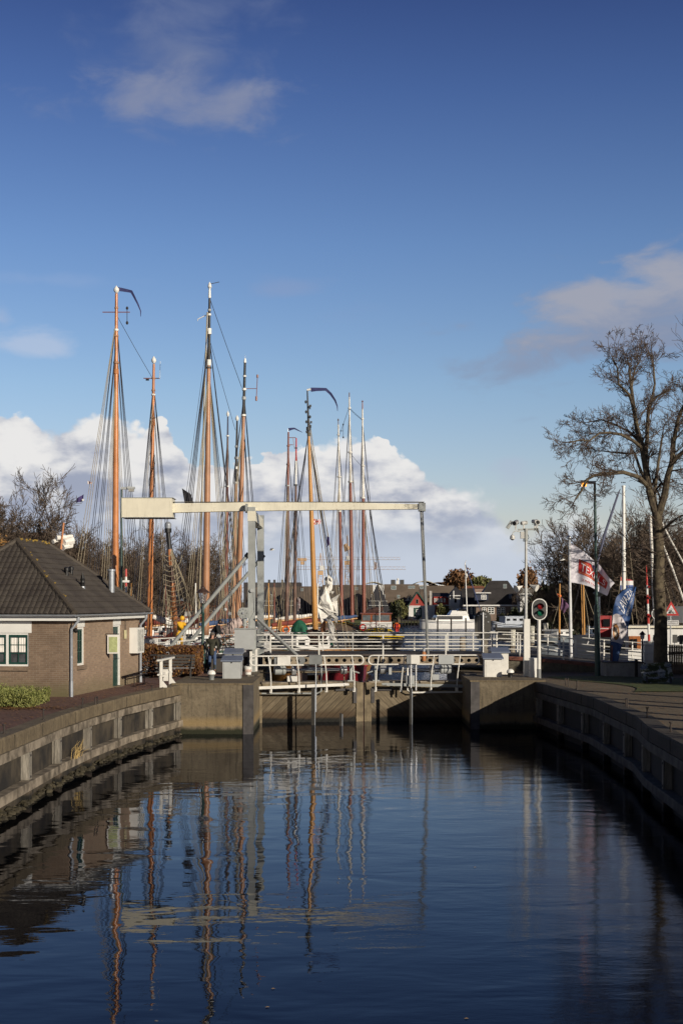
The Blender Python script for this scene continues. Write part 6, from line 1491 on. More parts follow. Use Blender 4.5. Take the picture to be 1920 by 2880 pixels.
def cabin(root, D, s, l, w, h, wall, roof, win=3, nm='deckhouse', t=0, h0=0.0, rimw=.06, wn='window'):
    c = D(s, t); z0 = c.z + h0; a = D.ang
    cb_ = MB().box((c.x, c.y, z0 + h / 2), (l, w, h), a, taper=.95).build(nm, wall, root)
    MB().box((c.x, c.y, z0 + h + .042), (l + .2, w + .2, .08), a).build('roof', roof, cb_)
    for sg in (-1, 1):
        for k in range(win):
            q = c + D.d * (l * ((k + .5) / win - .5)) + D.n * sg * w * .485
            MB().box((q.x, q.y, z0 + h * .62), (l / win * .55, .05, h * .3), a).build(wn, glass, cb_)
    for k in range(2):
        q = c - D.d * l * .485 + D.n * w * (k - .5) * .45
        MB().box((q.x, q.y, z0 + h * .62), (.05, w * .3, h * .3), a).build(wn, glass, cb_)
    return cb_
def mast(root, xb, yb, xt, yt, Y, wb, wt, segs, bands=(), truck=True, nm='mast'):
    """a spar seen from (xb,yb) up to (xt,yt), widths in frame pixels; segs: (from row, to row, material)"""
    a, b = P(xb, yb, Y), P(xt, yt, Y); k = Y / F / 2
    def at_(y): f = (y - yb) / (yt - yb); return a.lerp(b, f), (wb + (wt - wb) * f ** 1.6) * k
    for i, (y0, y1, m) in enumerate(segs):
        p0, r0 = at_(y0); p1, r1 = at_(y1); pm, rm = at_((y0 + y1) / 2)
        MB().path([p0, pm, p1], [r0 * (1 - .10 * (i > 0)), rm * (1 - .08 * (i > 0)), r1 * (1 - .05 * (i > 0))], 14).build(nm if i == 0 else 'topmast' if i == 1 else 'masthead', m, root, True)
    if truck:
        p, r = at_(yt); MB().lathe(p, [(r * .9, -.05), (r * 2.0, .08), (r * 2.0, .2), (r * .6, .36), (.002, .42)], 10).build('truck', winwhite, root, True)
    for y, m, wf, h in bands:
        p, r = at_(y); MB().lathe(p, [(r * wf, -h / 2), (r * wf, h / 2)], 12).build('mast_band', m, root)
    return at_
def stays(root, at_, Y, groups, nm='shroud'):
    """groups: (row on the mast, [foot (px,row), ...], depth offset, material, radius)"""
    for y, feet, dy, m, r in groups:
        p, _ = at_(y)
        for f in feet:
            e = P(f[0], f[1], Y + dy); mid = p.lerp(e, .5) + Vector((0, 0, -.04))
            MB().path([p, mid, e], r, 4, False).build(nm, m, root)
def fans(xs, y): return [(x, y) for x in xs]
def ribbon(root, pts, Y, w0, m, nm='pennant'):
    pts = [P(x, y, Y) for x, y in pts]; mb = MB(); vs = []
    for i, p in enumerate(pts):
        w = w0 * (1 - i / (len(pts) - 1)) + .03; d = (pts[min(i + 1, len(pts) - 1)] - pts[max(i - 1, 0)]).normalized(); u = Vector((-d.z, .35 * math.sin(i * 1.3), d.x))
        vs += [p + u * w / 2, p - u * w / 2]
    n = len(vs); vs2 = [v + Vector((0, .02, 0)) for v in vs]
    mb.add(vs + vs2, [(2 * i, 2 * i + 1, 2 * i + 3, 2 * i + 2) for i in range(len(pts) - 1)] + [(n + 2 * i + 2, n + 2 * i + 3, n + 2 * i + 1, n + 2 * i) for i in range(len(pts) - 1)]); mb.build(nm, m, root)
def yard(root, px0, px1, y, Y, m, drops=(), r=.03):
    mb = MB().tube(P(px0, y, Y), P(px1, y, Y), r, None, 5)
    mb.build('spreader', m, root)
    for px, y0, y1 in drops: MB().tube(P(px, y0, Y), P(px, y1, Y), .022, None, 5).lathe(P(px, y0, Y), [(.05, -.08), (.09, .0), (.05, .1)], 8).lathe(P(px, y1, Y), [(.05, -.1), (.09, 0), (.05, .1)], 8).build('aerial', ropedark, root)
def furled(root, p0, p1, r, m, nm='furled_sail', seed=1, sag=0.0, boomm=None, n=14):
    rg = random.Random(seed); p0, p1 = Vector(p0), Vector(p1)
    if boomm: bm = MB().tube(p0 - Vector((0, 0, r * 1.2)), p1 - Vector((0, 0, r * 1.2)), r * .55, r * .4, 10).build('boom', boomm, root, True)
    pts = [p0.lerp(p1, i / n) + Vector((rg.uniform(-1, 1) * r * .2, 0, rg.uniform(-1, 1) * r * .2 - sag * math.sin(math.pi * i / n))) for i in range(n + 1)]
    MB().path(pts, [r * (.55 + .55 * math.sin(math.pi * min(1, (i + 1) / n * .9)) + rg.uniform(-.1, .1)) for i in range(n + 1)], 9).build(nm, m, root, True)
def flagm(root_or_none, p, w, h, m, nm='flag', dirx=1, rip=.06, drop=0.0):
    p = Vector(p); return MB().grid(lambda u, v: (p.x + dirx * w * u, p.y + rip * math.sin(u * 7), p.z - h * v - drop * u * h + .3 * rip * math.sin(u * 9)), 10, 5, (0, .012, 0)).build(nm, m, root_or_none)
SD, SLT = ropedark, ropelight

# ---- ship with the two orange masts
Y1 = 88
s1 = thing('sailing_ship', 'two masted sailing ship with bright orange varnished masts behind the brick house', 'sailing ship', (PX(380, Y1), Y1, 0))
D = hull(s1, (PX(240, 94), 95), (PX(520, 84), 82), 5.6, 1.5, hullblue, [(.05, .06, hullwhite)], .8)
cabin(s1, D, .62, 3.2, 2.4, 1.1, hullwhite, brownwood, 3); cabin(s1, D, .33, 3.0, 2.6, 1.2, brownwood, deckm, 3)
a1 = mast(s1, 324, 1800, 328, 822, 88, 20.5, 8, [(1800, 1045, varnish), (1045, 826, varnish)], [(1045, varnish, 1.25, .3), (1020, brownmast, 1.4, .12), (945, brownmast, 1.3, .1), (928, winwhite, 1.35, .12), (866, brownmast, 1.25, .1)])
a2 = mast(s1, 420, 1810, 433, 1020, 90, 17, 7, [(1810, 1190, varnish), (1190, 1024, varnish)], [(1190, varnish, 1.25, .3), (1175, brownmast, 1.5, .08), (1110, winwhite, 1.3, .1), (1098, brownmast, 1.3, .1), (1064, brownmast, 1.4, .08)])
yard(s1, 289, 366, 878, 88, redbrown, ((358, 867, 908),)); yard(s1, 404, 450, 1064, 90, redbrown); MB().box(P(415, 1068, 90), (.2, .1, .1)).build('radar', black, s1); MB().tube(P(450, 1064, 90), P(451, 1016, 90), .014, None, 4).build('aerial', winwhite, s1)
ribbon(s1, [(329, 813), (340, 814), (356, 817), (370, 820), (377, 833), (388, 855), (396, 875), (396, 890)], 88, .24, mat('navy pennant', (.03, .035, .12), .8))
stays(s1, a1, 88, [(895, fans((196, 206, 216), 1720) , -3, SLT, .016), (895, fans((232, 240), 1720), -2, SD, .018), (950, fans((250, 258, 266), 1760), -2.5, SD, .018), (1030, fans((275, 284, 293, 300), 1780), -1.5, SLT, .015),
                   (895, fans((392, 400, 408), 1780), 2, SD, .018), (950, fans((378, 386), 1780), 2.5, SD, .016), (1030, fans((348, 356, 366), 1780), 1.5, SLT, .014)])
stays(s1, a1, 88, [(885, [(428, 1062)], 2, SD, .018)], 'triatic_stay')
stays(s1, a2, 90, [(1075, fans((362, 368, 376), 1790), -2, SD, .017), (1110, fans((380, 388), 1790), -2, SLT, .014), (1185, fans((396, 402), 1790), -1.5, SD, .014), (1075, fans((492, 500, 508), 1800), 2, SD, .017), (1110, fans((470, 478), 1800), 2, SLT, .014), (1185, fans((448, 455), 1800), 1.5, SD, .013)])
furled(s1, P(432, 1735, 90), P(520, 1765, 90), .2, canvas, seed=3)
furled(s1, P(455, 1800, 86), P(590, 1725, 86), .12, redsail, seed=4, boomm=redbrown)
# ropes wound round the second mast
mb = MB()
for q in range(2):
    mb.path([a2(1800 - 9 * i)[0] + Vector((math.cos(i * .45 + q * 3) * .2, math.sin(i * .45 + q * 3) * .2, 0)) for i in range(60)], .014, 4, False)
mb.build('halyard', SD, s1)
# ---- short mast with the ratline nets
s4 = thing('sailing_ship', 'old sailing ship with a short black and orange mast hung with rope nets', 'sailing ship', (PX(490, 83), 83, 0))
D = hull(s4, (PX(400, 80), 79), (PX(620, 86), 88), 4.6, 1.2, hullblk, [(.0, .05, hullwhite)], .8); cabin(s4, D, .55, 2.6, 2.0, 1.0, brownwood, hullwhite, 3)
a4 = mast(s4, 497, 1800, 473, 1490, 83, 16, 13, [(1800, 1640, varnish), (1640, 1590, oldmast), (1590, 1545, varnish), (1545, 1494, black)], [(1492, black, 1.5, .25)], False)
MB().lathe(a4(1488)[0], [(.16, -.1), (.2, .15), (.2, .3), (.1, .42)], 12).build('truck', zinc, s4, True)
cols = [(440, 1815), (456, 1815), (530, 1780), (548, 1760), (512, 1815)]
stays(s4, a4, 83, [(1510, [(430, 1810), (462, 1812), (446, 1812)], -1.2, SD, .02), (1530, [(505, 1700), (520, 1700), (536, 1690)], -.8, SLT, .028), (1505, [(545, 1800), (560, 1800)], 1.5, SD, .018)])
for k in range(15):
    y = 1560 + k * 14; xl_ = 455 + k * 1.0; w = 24 + k * 5.0 if k < 9 else 70 - (k - 9) * 4
    MB().path([P(462 + 4 * math.sin(k) + (k % 3), y, 82.3), P(462 + w * .35, y + 6, 82.2), P(462 + w * .7, y + 2, 82.2), P(462 + w, y - 12 + 4 * math.sin(k * 2), 82.3)], .022, 4, False).build('ratline', SLT, s4)
MB().path([P(512, 1562, 82.2), P(508, 1580, 82.2), P(500, 1590, 82.2), P(520, 1640, 82.2), P(528, 1700, 82.2), P(534, 1760, 82.2)], .025, 4, False).path([P(492, 1575, 82.2), P(500, 1640, 82.2), P(508, 1720, 82.2)], .025, 4, False).build('rope', SLT, s4)
# ---- ship with the brown masts topped in black
s2 = thing('sailing_ship', 'large two masted ship with brown masts, black topmasts and white bands', 'sailing ship', (PX(630, 90), 90, 0))
D = hull(s2, (PX(720, 99), 100), (PX(520, 80), 80.5), 6.2, 1.4, hullgreen, [(.05, .07, hullwhite), (-.25, .04, yellow)], .85)
cabin(s2, D, .25, 4.0, 3.2, 1.4, hullwhite, brownwood, 3); cabin(s2, D, .58, 4.0, 2.6, .8, hullwhite, brownwood, 4)
a3 = mast(s2, 578, 1790, 590, 812, 86, 21, 6, [(1790, 1026, brownmast), (1026, 930, black), (930, 840, black)], [(1020, winwhite, 1.25, .35), (1034, darkgrey, 1.5, .1), (932, winwhite, 1.5, .35), (885, winwhite, 1.3, .12), (872, boxgrey, 1.3, .1)], False)
MB().path([a3(838)[0], a3(812)[0]], [.09, .06], 10).lathe(a3(812)[0], [(.06, 0), (.13, .1), (.1, .25), (.01, .42)], 10).build('truck', winwhite, s2, True)
MB().tube(P(590, 804, 86), P(590, 799, 86), .02).tube(P(590, 799, 86), P(617, 793, 86), .02).build('wind_vane', darkgrey, s2)
MB().tube(P(580, 886, 86), P(556, 898, 86), .03, None, 5).tube(P(556, 898, 86), P(556, 903, 86), .02, None, 5).build('spreader', winwhite, s2)
yard(s2, 556, 556.5, 900, 86, winwhite)
MB().path([a3(880)[0] + Vector((-.1, -.2, 0)), P(575, 1100, 85.8), P(568, 1400, 85.6), P(560, 1750, 85.5)], .045, 5).build('halyard', mat('tan rope', (.42, .36, .24), .8), s2)
stays(s2, a3, 86, [(945, fans((478, 486), 1790), -3, SD, .022), (945, fans((495, 503), 1790), -2.5, SD, .02), (1036, fans((515, 522, 530, 545), 1790), -2, SLT, .017), (1100, fans((538, 552), 1790), -1, SD, .014),
                   (945, fans((690, 684), 1790), 3, SD, .024), (1036, fans((672, 662, 655), 1790), 2.5, SD, .018), (1036, fans((640, 648, 632), 1790), 2, SLT, .018), (905, [(470, 1790)], -4, SD, .012), (838, [(680, 1090)], 6, SD, .018), (950, [(662, 1210)], 6, SD, .014)])
a5 = mast(s2, 668, 1790, 689, 1018, 95, 16.5, 7, [(1790, 1172, brownmast), (1172, 1018, black)], [(1168, winwhite, 1.45, .12), (1095, winwhite, 1.45, .14), (1058, winwhite, 1.25, .1), (1120, boxgrey, 1.3, .2)], False)
MB().path([a5(1020)[0], a5(1008)[0]], [.10, .06], 10).tube(a5(1008)[0], a5(998)[0], .008).build('truck', winwhite, s2)
MB().tube(P(688, 1093, 95), P(722, 1093, 95), .022, None, 5).build('spreader', redbrown, s2); MB().tube(P(724, 1060, 95), P(721, 1120, 95), .025, None, 5).lathe(P(724, 1058, 95), [(.07, -.1), (.07, .1)], 8).lathe(P(721, 1121, 95), [(.07, -.15), (.07, .15)], 8).build('aerial', redbrown, s2)
stays(s2, a5, 95, [(1108, fans((600, 608), 1780), -3, SD, .017), (1175, fans((616, 625, 632), 1780), -2, SLT, .018), (1108, fans((735, 744), 1780), 3, SD, .022), (1175, fans((720, 712, 727), 1780), 2, SD, .017), (1175, fans((648, 655, 660), 1780), 0, SLT, .02)])
furled(s2, P(625, 1784, 89), P(682, 1741, 89), .33, mat('pale pink sail cover', (.62, .50, .46), .85, var=.06, vs=6, bump=.3, bs=4), 'sail_cover', 5, boomm=brownmast)
# ---- two thin dark masts behind
s3 = thing('sailing_ship', 'sailing ship with two slim dark masts crowded between the brown masts', 'sailing ship', (PX(650, 112), 112, 0))
D = hull(s3, (PX(560, 112), 110), (PX(760, 112), 116), 5, 1.3, hullblk, [(0, .05, hullwhite)], .8); cabin(s3, D, .4, 4, 2.6, 1.2, hullwhite, hullwhite, 4); cabin(s3, D, .75, 3, 2, 1.1, redbrown, hullwhite, 3)
a6 = mast(s3, 634, 1790, 641, 1170, 110, 13, 4, [(1790, 1370, redbrown), (1370, 1230, oldmast), (1230, 1170, mat('navy paint', (.02, .03, .08), .4))], [(1368, winwhite, 1.5, .1), (1226, winwhite, 1.7, .1)])
a7 = mast(s3, 656, 1790, 667, 1182, 114, 16, 5, [(1790, 1360, brownmast), (1360, 1182, black)], [(1358, winwhite, 1.5, .15), (1316, winwhite, 1.2, .2), (1288, boxgrey, 1.5, .2), (1256, boxgrey, 1.4, .15)])
yard(s3, 620, 632, 1370, 110, winwhite)
stays(s3, a6, 110, [(1228, fans((596, 604), 1780), -2, SD, .02), (1228, fans((650,), 1400), 2, SD, .018), (1370, fans((610, 617, 622, 627), 1780), -2, SLT, .022)])
stays(s3, a7, 114, [(1258, fans((622, 640), 1780), -2, SD, .02), (1370, fans((644, 650, 668, 674), 1780), -2, SLT, .026), (1258, fans((696, 704), 1780), 2, SD, .02), (1370, fans((680, 687), 1780), 2, SLT, .022)])
# ---- two dark masts with a red topmast
s5 = thing('sailing_ship', 'sailing ship with two dark weathered masts, one with a red and white topmast', 'sailing ship', (PX(830, 120), 120, 0))
D = hull(s5, (PX(770, 118), 118), (PX(930, 124), 126), 5.2, 1.6, mat('hull white worn', (.5, .5, .47), .5, var=.2), [(.1, .08, hullblk)], .8)
cabin(s5, D, .3, 5, 2.6, .9, hullwhite, hullwhite, 4)
a8 = mast(s5, 806, 1800, 811, 1215, 120, 13, 5, [(1800, 1370, oldmast), (1370, 1215, redbrown)], [(1366, boxgrey, 1.5, .1), (1306, redbrown, 1.5, .12), (1254, redbrown, 1.5, .12)], False)
a9 = mast(s5, 828, 1790, 833, 1230, 124, 10, 4, [(1790, 1364, oldmast), (1364, 1296, winwhite), (1296, 1232, red)], [(1364, darkgrey, 1.7, .12), (1260, darkgrey, 1.6, .1)], False)
MB().tube(P(810, 1217, 120), P(810, 1205, 120), .015).build('vane_pole', steel, s5); ribbon(s5, [(811, 1208), (820, 1206), (828, 1205), (838, 1210), (850, 1216)], 120, .22, mat('navy pennant', (.03, .035, .12)))
yard(s5, 811, 832, 1231, 120, redbrown); yard(s5, 811, 824, 1251, 120, redbrown); MB().tube(P(824, 1231, 120), P(828, 1262, 120), .02).build('strut', redbrown, s5)
stays(s5, a8, 120, [(1260, fans((770, 777), 1790), -2, SD, .018), (1370, fans((782, 788, 795), 1790), -2, SLT, .018), (1260, fans((846, 854), 1790), 2, SD, .018), (1370, fans((818, 824), 1790), 2, SLT, .018)])
stays(s5, a9, 124, [(1262, fans((790, 799), 1790), -2, SD, .016), (1370, fans((806, 815), 1790), 0, SLT, .026), (1262, fans((868, 876), 1790), 2, SD, .017), (1370, fans((850, 858, 842), 1790), 2, SD, .017)])
# ---- the yawl with the golden mast
s6 = thing('sailing_ship', 'flat bottomed ship with a leaning golden mast, black masthead and folded white jib', 'sailing ship', (PX(880, 90), 90, 0))
D = hull(s6, (PX(985, 95), 97), (PX(800, 87), 86), 4.6, .95, mat('oiled oak hull', (.32, .15, .04), .45, var=.25), [(-.02, .07, goldmast), (-.35, .05, hullblk)], .95, .7)
cabin(s6, D, .55, 3, 2.2, .6, goldmast, hullwhite, 3)
a10 = mast(s6, 887, 1785, 864, 1098, 90, 17, 4, [(1785, 1220, goldmast), (1220, 1098, black)], [(1222, mat('masthead iron', (.10, .085, .05), .6), 1.25, .22), (1205, darkgrey, 1.9, .2)], False)
for k in range(7): MB().lathe(a10(1215 - 14 * k)[0] + Vector((.12 * (1 if k % 2 else -1), -.1, 0)), [(.03, -.1), (.08, 0), (.03, .1)], 7).build('block', darkgrey, s6)
MB().tube(P(868, 1150, 90), P(874, 1150, 90), .02).lathe(P(873, 1142, 90), [(.05, -.06), (.06, .08)], 8).tube(P(870, 1196, 90), P(876, 1196, 90), .02).lathe(P(875, 1188, 90), [(.05, -.06), (.06, .08)], 8).build('mast_lamp', darkgrey, s6)
MB().tube(P(863, 1097, 90), P(874, 1095, 90), .07).build('vane_head', winwhite, s6)
ribbon(s6, [(874, 1096), (890, 1095), (916, 1095), (930, 1108), (942, 1126), (948, 1142), (949, 1156)], 90, .24, mat('navy pennant', (.03, .035, .12)))
stays(s6, a10, 90, [(1215, fans((775, 782), 1790), -3, SD, .026), (1205, fans((806,), 1780), -3, SD, .02), (1215, fans((955, 962, 968), 1820), 3, SD, .024), (1205, fans((925,), 1620), 2, SD, .016), (1160, fans((952, 975), 1840), 2, SLT, .018), (1225, fans((942, 990), 1850), 1, SLT, .02)])
rg = random.Random(9)
js = [(921, 1622), (925, 1630), (929, 1650), (919, 1668), (915, 1685), (922, 1700), (930, 1720), (924, 1740), (933, 1765), (934, 1785), (938, 1800)]
def crumple(pts, rr, nm, seed, Y=87.5):
    rg = random.Random(seed); mb = MB(); vs = []; fs = []; K = 9
    for i, (x, y) in enumerate(pts):
        for k in range(K):
            a = 2 * math.pi * k / K; q = rr[i] * (1 + .55 * rg.uniform(-1, 1)); vs.append(P(x, y, Y) + Vector((math.cos(a) * q, math.sin(a) * q * .7, rg.uniform(-.12, .12))))
    for i in range(len(pts) - 1):
        for k in range(K): fs.append((i * K + k, i * K + (k + 1) % K, (i + 1) * K + (k + 1) % K, (i + 1) * K + k))
    mb.add(vs, fs); mb.build(nm, canvas, s6)
crumple(js, [.08, .22, .09, .10, .32, .38, .2, .16, .17, .13, .24], 'folded_jib', 3)
crumple([(906, 1690), (912, 1672), (915, 1650)], [.2, .12, .05], 'folded_jib', 4)
rg = random.Random(44); mb = MB()
for k in range(20):
    j = rg.randrange(len(js) - 1); x, y = js[j]; s = (.3, .4, .22, .2, .6, .65, .35, .3, .3, .25, .4)[j]
    c = P(x + rg.gauss(0, 4), y + rg.uniform(0, 20), 87.3 + rg.uniform(-.3, .3)); q = [c + Vector((rg.uniform(-1, 1) * s, rg.uniform(-.35, .35), rg.uniform(-1, 1) * s * 1.3)) for _ in range(3)]
    if (q[1] - q[0]).cross(q[2] - q[0]).length > .02: MB().poly(q, (.01, .02, 0)).build('loose_fold', canvas, s6)
crumple([(940, 1690), (944, 1710), (948, 1730)], [.16, .14, .06], 'folded_jib', 5)
MB().path([P(920, 1600, 87.5), P(925, 1640, 87.5), P(934, 1700, 87.5), P(945, 1800, 87.5), P(965, 1845, 87.5)], .025, 5).build('forestay', SD, s6)
MB().tube(P(842, 1835, 88.5), P(1000, 1833, 88.5), .13, .06, 10).build('lowered_boom', mat('honey wood', (.60, .30, .08), .35, var=.15), s6, True)
furled(s6, P(870, 1790, 88.8), P(905, 1800, 88.8), .5, mat('dark brown sail', (.07, .035, .028), .9, var=.2), 'furled_sail', 6)
MB().path([P(910, 1715, 88), P(908, 1780, 88)], [.12, .16], 8).build('mizzen_stump', varnish, s6, True)
net = MB()
for k in range(9): net.path([P(900 + 3.4 * k, 1712 + abs(k - 3) * 2, 88.2), P(895 + 4.6 * k, 1790, 88.2)], .009, 3, False)
for k in range(14): net.path([P(897, 1718 + 5.4 * k, 88.2), P(928 + k * .5, 1716 + 5.4 * k, 88.2)], .009, 3, False)
net.build('net', SLT, s6)
# ---- working boat with the green tent, seen between the rails
s9 = thing('work_boat', 'white cabin boat with a dark green canvas tent and an orange life ring', 'boat', (PX(830, 100), 100, 0))
D = hull(s9, (PX(905, 102), 103), (PX(760, 98), 99), 4.2, 1.2, hullblk, [(0, .06, hullwhite)], .8); cabin(s9, D, .4, 3.6, 2.2, 1.2, hullwhite, hullwhite, 3)
mb = MB(); c = P(842, 1784, 98); mb.lathe(c, [(.62, 0), (.6, .35), (.45, .7), (.2, .95), (.02, 1.0)], 14).build('tent', mat('green canvas', (.01, .10, .055), .8, var=.2, vs=4), s9)
def ring_torus(c, R_, r, m, root, nm='life_ring'):
    n = 20; MB().path([Vector(c) + Vector((R_ * math.cos(2 * math.pi * k / n), 0, R_ * math.sin(2 * math.pi * k / n))) for k in range(n + 1)], r, 7, False).build(nm, m, root, True)
ring_torus(P(804, 1771, 97.5), .22, .06, orange, s9)
MB().box(P(787, 1762, 98.5), (.25, .4, 1.0)).build('locker', mat('ochre paint', (.45, .25, .08), .6), s9)
# ---- the three masted ship, its stern towards the bridge
s7 = thing('sailing_ship', 'black barge sterned ship with three white topped masts and a wooden wheelhouse', 'sailing ship', (PX(1060, 134), 134, 0))
D = hull(s7, (3.45, 133.6), (-1.2, 163), 5.0, 1.25, hullblk, [(.16, .05, yellow), (-.05, .05, yellow)], .95, 1.2, .3)
MB().lathe((3.45, 134.0, 0), [(1.9, -.3), (2.1, .3), (2.35, .9), (2.42, 1.75), (2.42, 1.95)], 22).build('round_stern', hullblk, s7, True)
for dz_ in (1.62, 1.38): MB().path([(3.45 + 2.44 * math.cos(a), 134 + 2.44 * math.sin(a), dz_ - .12 * abs(math.cos(a)) ** 3) for a in [math.pi + math.pi * k / 16 for k in range(17)]], .045, 5).build('strake', yellow, s7)
MB().lathe((3.45, 134.0, -.3), [(1.96, 0), (2.0, .75)], 22).build('red_boot_top', mat('antifouling', (.16, .05, .045), .6), s7, True)
MB().bb(3.3, 3.6, 131.1, 131.6, -.3, 1.5).build('rudder', black, s7)
wx_, wy_ = PX(1058, 137), 137.5
zb_, zw_, zr_ = PZ(1780, 135), PZ(1749, 136), PZ(1727, 136)
w7 = MB().bb(wx_ - 1.5, wx_ + 1.45, wy_ - 1.5, wy_ + 1.6, 1.2, zw_).build('deckhouse', hullwhite, s7)
wh = MB().bb(wx_ - 1.42, wx_ + 1.38, wy_ - 1.42, wy_ + 1.5, zw_ + .002, zr_).build('wheelhouse', brownwood, s7)
MB().bb(wx_ - 1.55, wx_ + 1.5, wy_ - 1.55, wy_ + 1.65, zr_ + .002, zr_ + .10).build('roof', mat('red brown roof', (.19, .06, .04), .5), wh)
for px0, px1 in ((1019.5, 1041), (1047, 1067), (1069, 1095)): MB().bb(PX(px0, 136.05), PX(px1, 136.05), wy_ - 1.45, wy_ - 1.425, zw_ + .12, zr_ - .1).build('window', mat('hazy window', (.12, .14, .15), .08, var=.4, vs=1.2), wh)
MB().tube((PX(1067, 135.6), 135.6, 1.6), (PX(1067, 135.6), 135.6, PZ(1692, 135.6)), .035).build('flagstaff', winwhite, s7)
rl = MB()
for h in (.45, .8): rl.path([(3.45 + 2.36 * math.cos(a), 134 + 2.36 * math.sin(a), 1.95 + h) for a in [math.pi * .85 + math.pi * 1.3 * k / 16 for k in range(17)]], .02, 4)
for k in range(13): a = math.pi * .85 + math.pi * 1.3 * k / 12; rl.tube((3.45 + 2.36 * math.cos(a), 134 + 2.36 * math.sin(a), 1.9), (3.45 + 2.36 * math.cos(a), 134 + 2.36 * math.sin(a), 2.75), .02, None, 4)
rl.build('railing', black, s7); ring_torus((PX(1115, 133), 133.2, 2.5), .26, .08, orange, s7); ring_torus((PX(1020, 133), 133.2, 2.4), .26, .07, red, s7)
MB().bb(PX(1112, 133), PX(1121, 133), 133.0, 133.3, 2.0, 2.75).build('red_sheet', red, s7)
text_on(MB(), 'VROUWE', lambda x, y: (PX(1042, 131.5) + 1.6 * x, 131.5, 1.66 + .16 * y / .72)).build('lettering', yellow, s7)
W3 = [winwhite, redbrown]
wm = mat('worn white mast', (.70, .68, .62), .5, var=.25, vs=1.2)
a11 = mast(s7, 1023, 1745, 1019, 1160, 140, 11.5, 4.5, [(1745, 1402, redbrown), (1402, 1310, wm), (1310, 1150, wm)], [(1400, wm, 1.5, .15), (1310, wm, 1.6, .15), (1178, wm, 1.7, .12)], False)
MB().tube(a11(1150)[0], a11(1132)[0], .06, .05).lathe(a11(1130)[0], [(.02, -.05), (.1, 0), (.02, .15)], 8).build('truck', redbrown, s7)
a12 = mast(s7, 990, 1750, 982, 1115, 148, 11.5, 4, [(1750, 1358, redbrown), (1358, 1272, wm), (1272, 1117, wm)], [(1355, wm, 1.7, .15), (1272, wm, 1.8, .15), (1148, wm, 1.8, .12)], False)
MB().tube(a12(1117)[0], a12(1104)[0], .05).build('truck', oldmast, s7)
a13 = mast(s7, 961, 1750, 951, 1190, 156, 11, 4, [(1750, 1440, redbrown), (1440, 1345, wm), (1345, 1194, wm)], [(1341, wm, 1.8, .15), (1223, wm, 1.8, .12)], False)
MB().tube(a13(1194)[0], a13(1182)[0], .04).lathe(a13(1182)[0], [(.03, -.05), (.1, 0), (.02, .2)], 8).build('truck', oldmast, s7)
yard(s7, 955, 964, 1212, 156, SD, ((965, 1194, 1230),))
stays(s7, a11, 140, [(1180, fans((1000, 1006), 1735), -2, SD, .022), (1312, fans((1036, 1044), 1735), 1, SD, .02), (1180, fans((1062, 1072), 1735), 2, SD, .022), (1312, fans((1085, 1090), 1735), 1, SD, .035), (1404, fans((1050, 1056, 1079), 1735), 1, SLT, .022), (1180, [(985, 1150)], 8, SD, .02)])
stays(s7, a12, 148, [(1150, fans((952, 945), 1735), -2, SD, .022), (1274, fans((968, 975), 1735), -2, SD, .02), (1150, fans((1010, 1016), 1735), 2, SD, .02), (1274, fans((1000, 1005, 1035), 1735), 1, SLT, .022), (1150, [(1016, 1180)], -8, SD, .022), (1274, [(1017, 1312)], -8, SD, .022)])
stays(s7, a13, 156, [(1225, fans((915, 922), 1735), -2, SD, .022), (1343, fans((928, 935, 941), 1735), -2, SLT, .022), (1225, fans((985, 992), 1735), 2, SD, .022), (1343, fans((970, 978), 1735), 2, SD, .02), (1230, [(980, 1150)], -8, SD, .02)])
furled(s7, P(1030, 1722, 140), P(1078, 1712, 140), .28, mat('dark sail cover', (.06, .03, .025), .9), 'sail_cover', 7)
bicycle((3.0, 132.9, 1.97), 0.1, mat('bike red', (.25, .03, .03), .3), 'red bicycle standing on the stern deck of the black ship'); MB()
ring_torus(P(1077, 1768, 133.2), .3, .028, rubber, s7, 'steering_wheel'); t = [o for o in s7.children if o.name.startswith('steering_wheel')][0]
sp = MB()
for k in range(12): c = P(1077, 1768, 133.2); a = k * math.pi / 6; sp.tube(c, c + Vector((.29 * math.cos(a), 0, .29 * math.sin(a))), .008, None, 3)
sp.build('spokes', steel, t)
# ---- burgundy barge seen under the bridge
sb = thing('barge', 'burgundy barge with white lettering seen below the bridge girder', 'barge', (PX(935, 90), 90, 0))
D = hull(sb, (PX(985, 84), 82), (PX(880, 90), 92), 2.8, .85, hullbur, [(.1, .05, red)], .95, .35)
MB().bb(PX(893, 81.5), PX(984, 81.5), 81.4, 81.6, -.2, 1.08).build('transom', hullbur, sb)
text_on(MB(), 'trainer', lambda x, y: (PX(880, 81) + (PX(931, 81) - PX(880, 81)) * x, 81.37, PZ(1870, 81) + .17 * y / .72)).build('lettering', hullwhite, sb)
MB().bb(PX(834, 80), PX(864, 80), 79.6, 80.4, .1, PZ(1866, 80)).build('tan_box', mat('tan board', (.30, .20, .15), .7, var=.1), sb)
mb = MB(); mb.add([P(864, 1874, 79.5), P(864, 1899, 79.5), P(905, 1898, 79.5), P(925, 1885, 79.5), P(900, 1876, 79.5)] + [P(864, 1874, 80.5), P(864, 1899, 80.5), P(905, 1898, 80.5), P(925, 1885, 80.5), P(900, 1876, 80.5)], [(0, 1, 2, 3, 4), (9, 8, 7, 6, 5)] + [((i + 1) % 5, i, 5 + i, 5 + (i + 1) % 5) for i in range(5)]); mb.build('cream_bow_board', cream, sb)
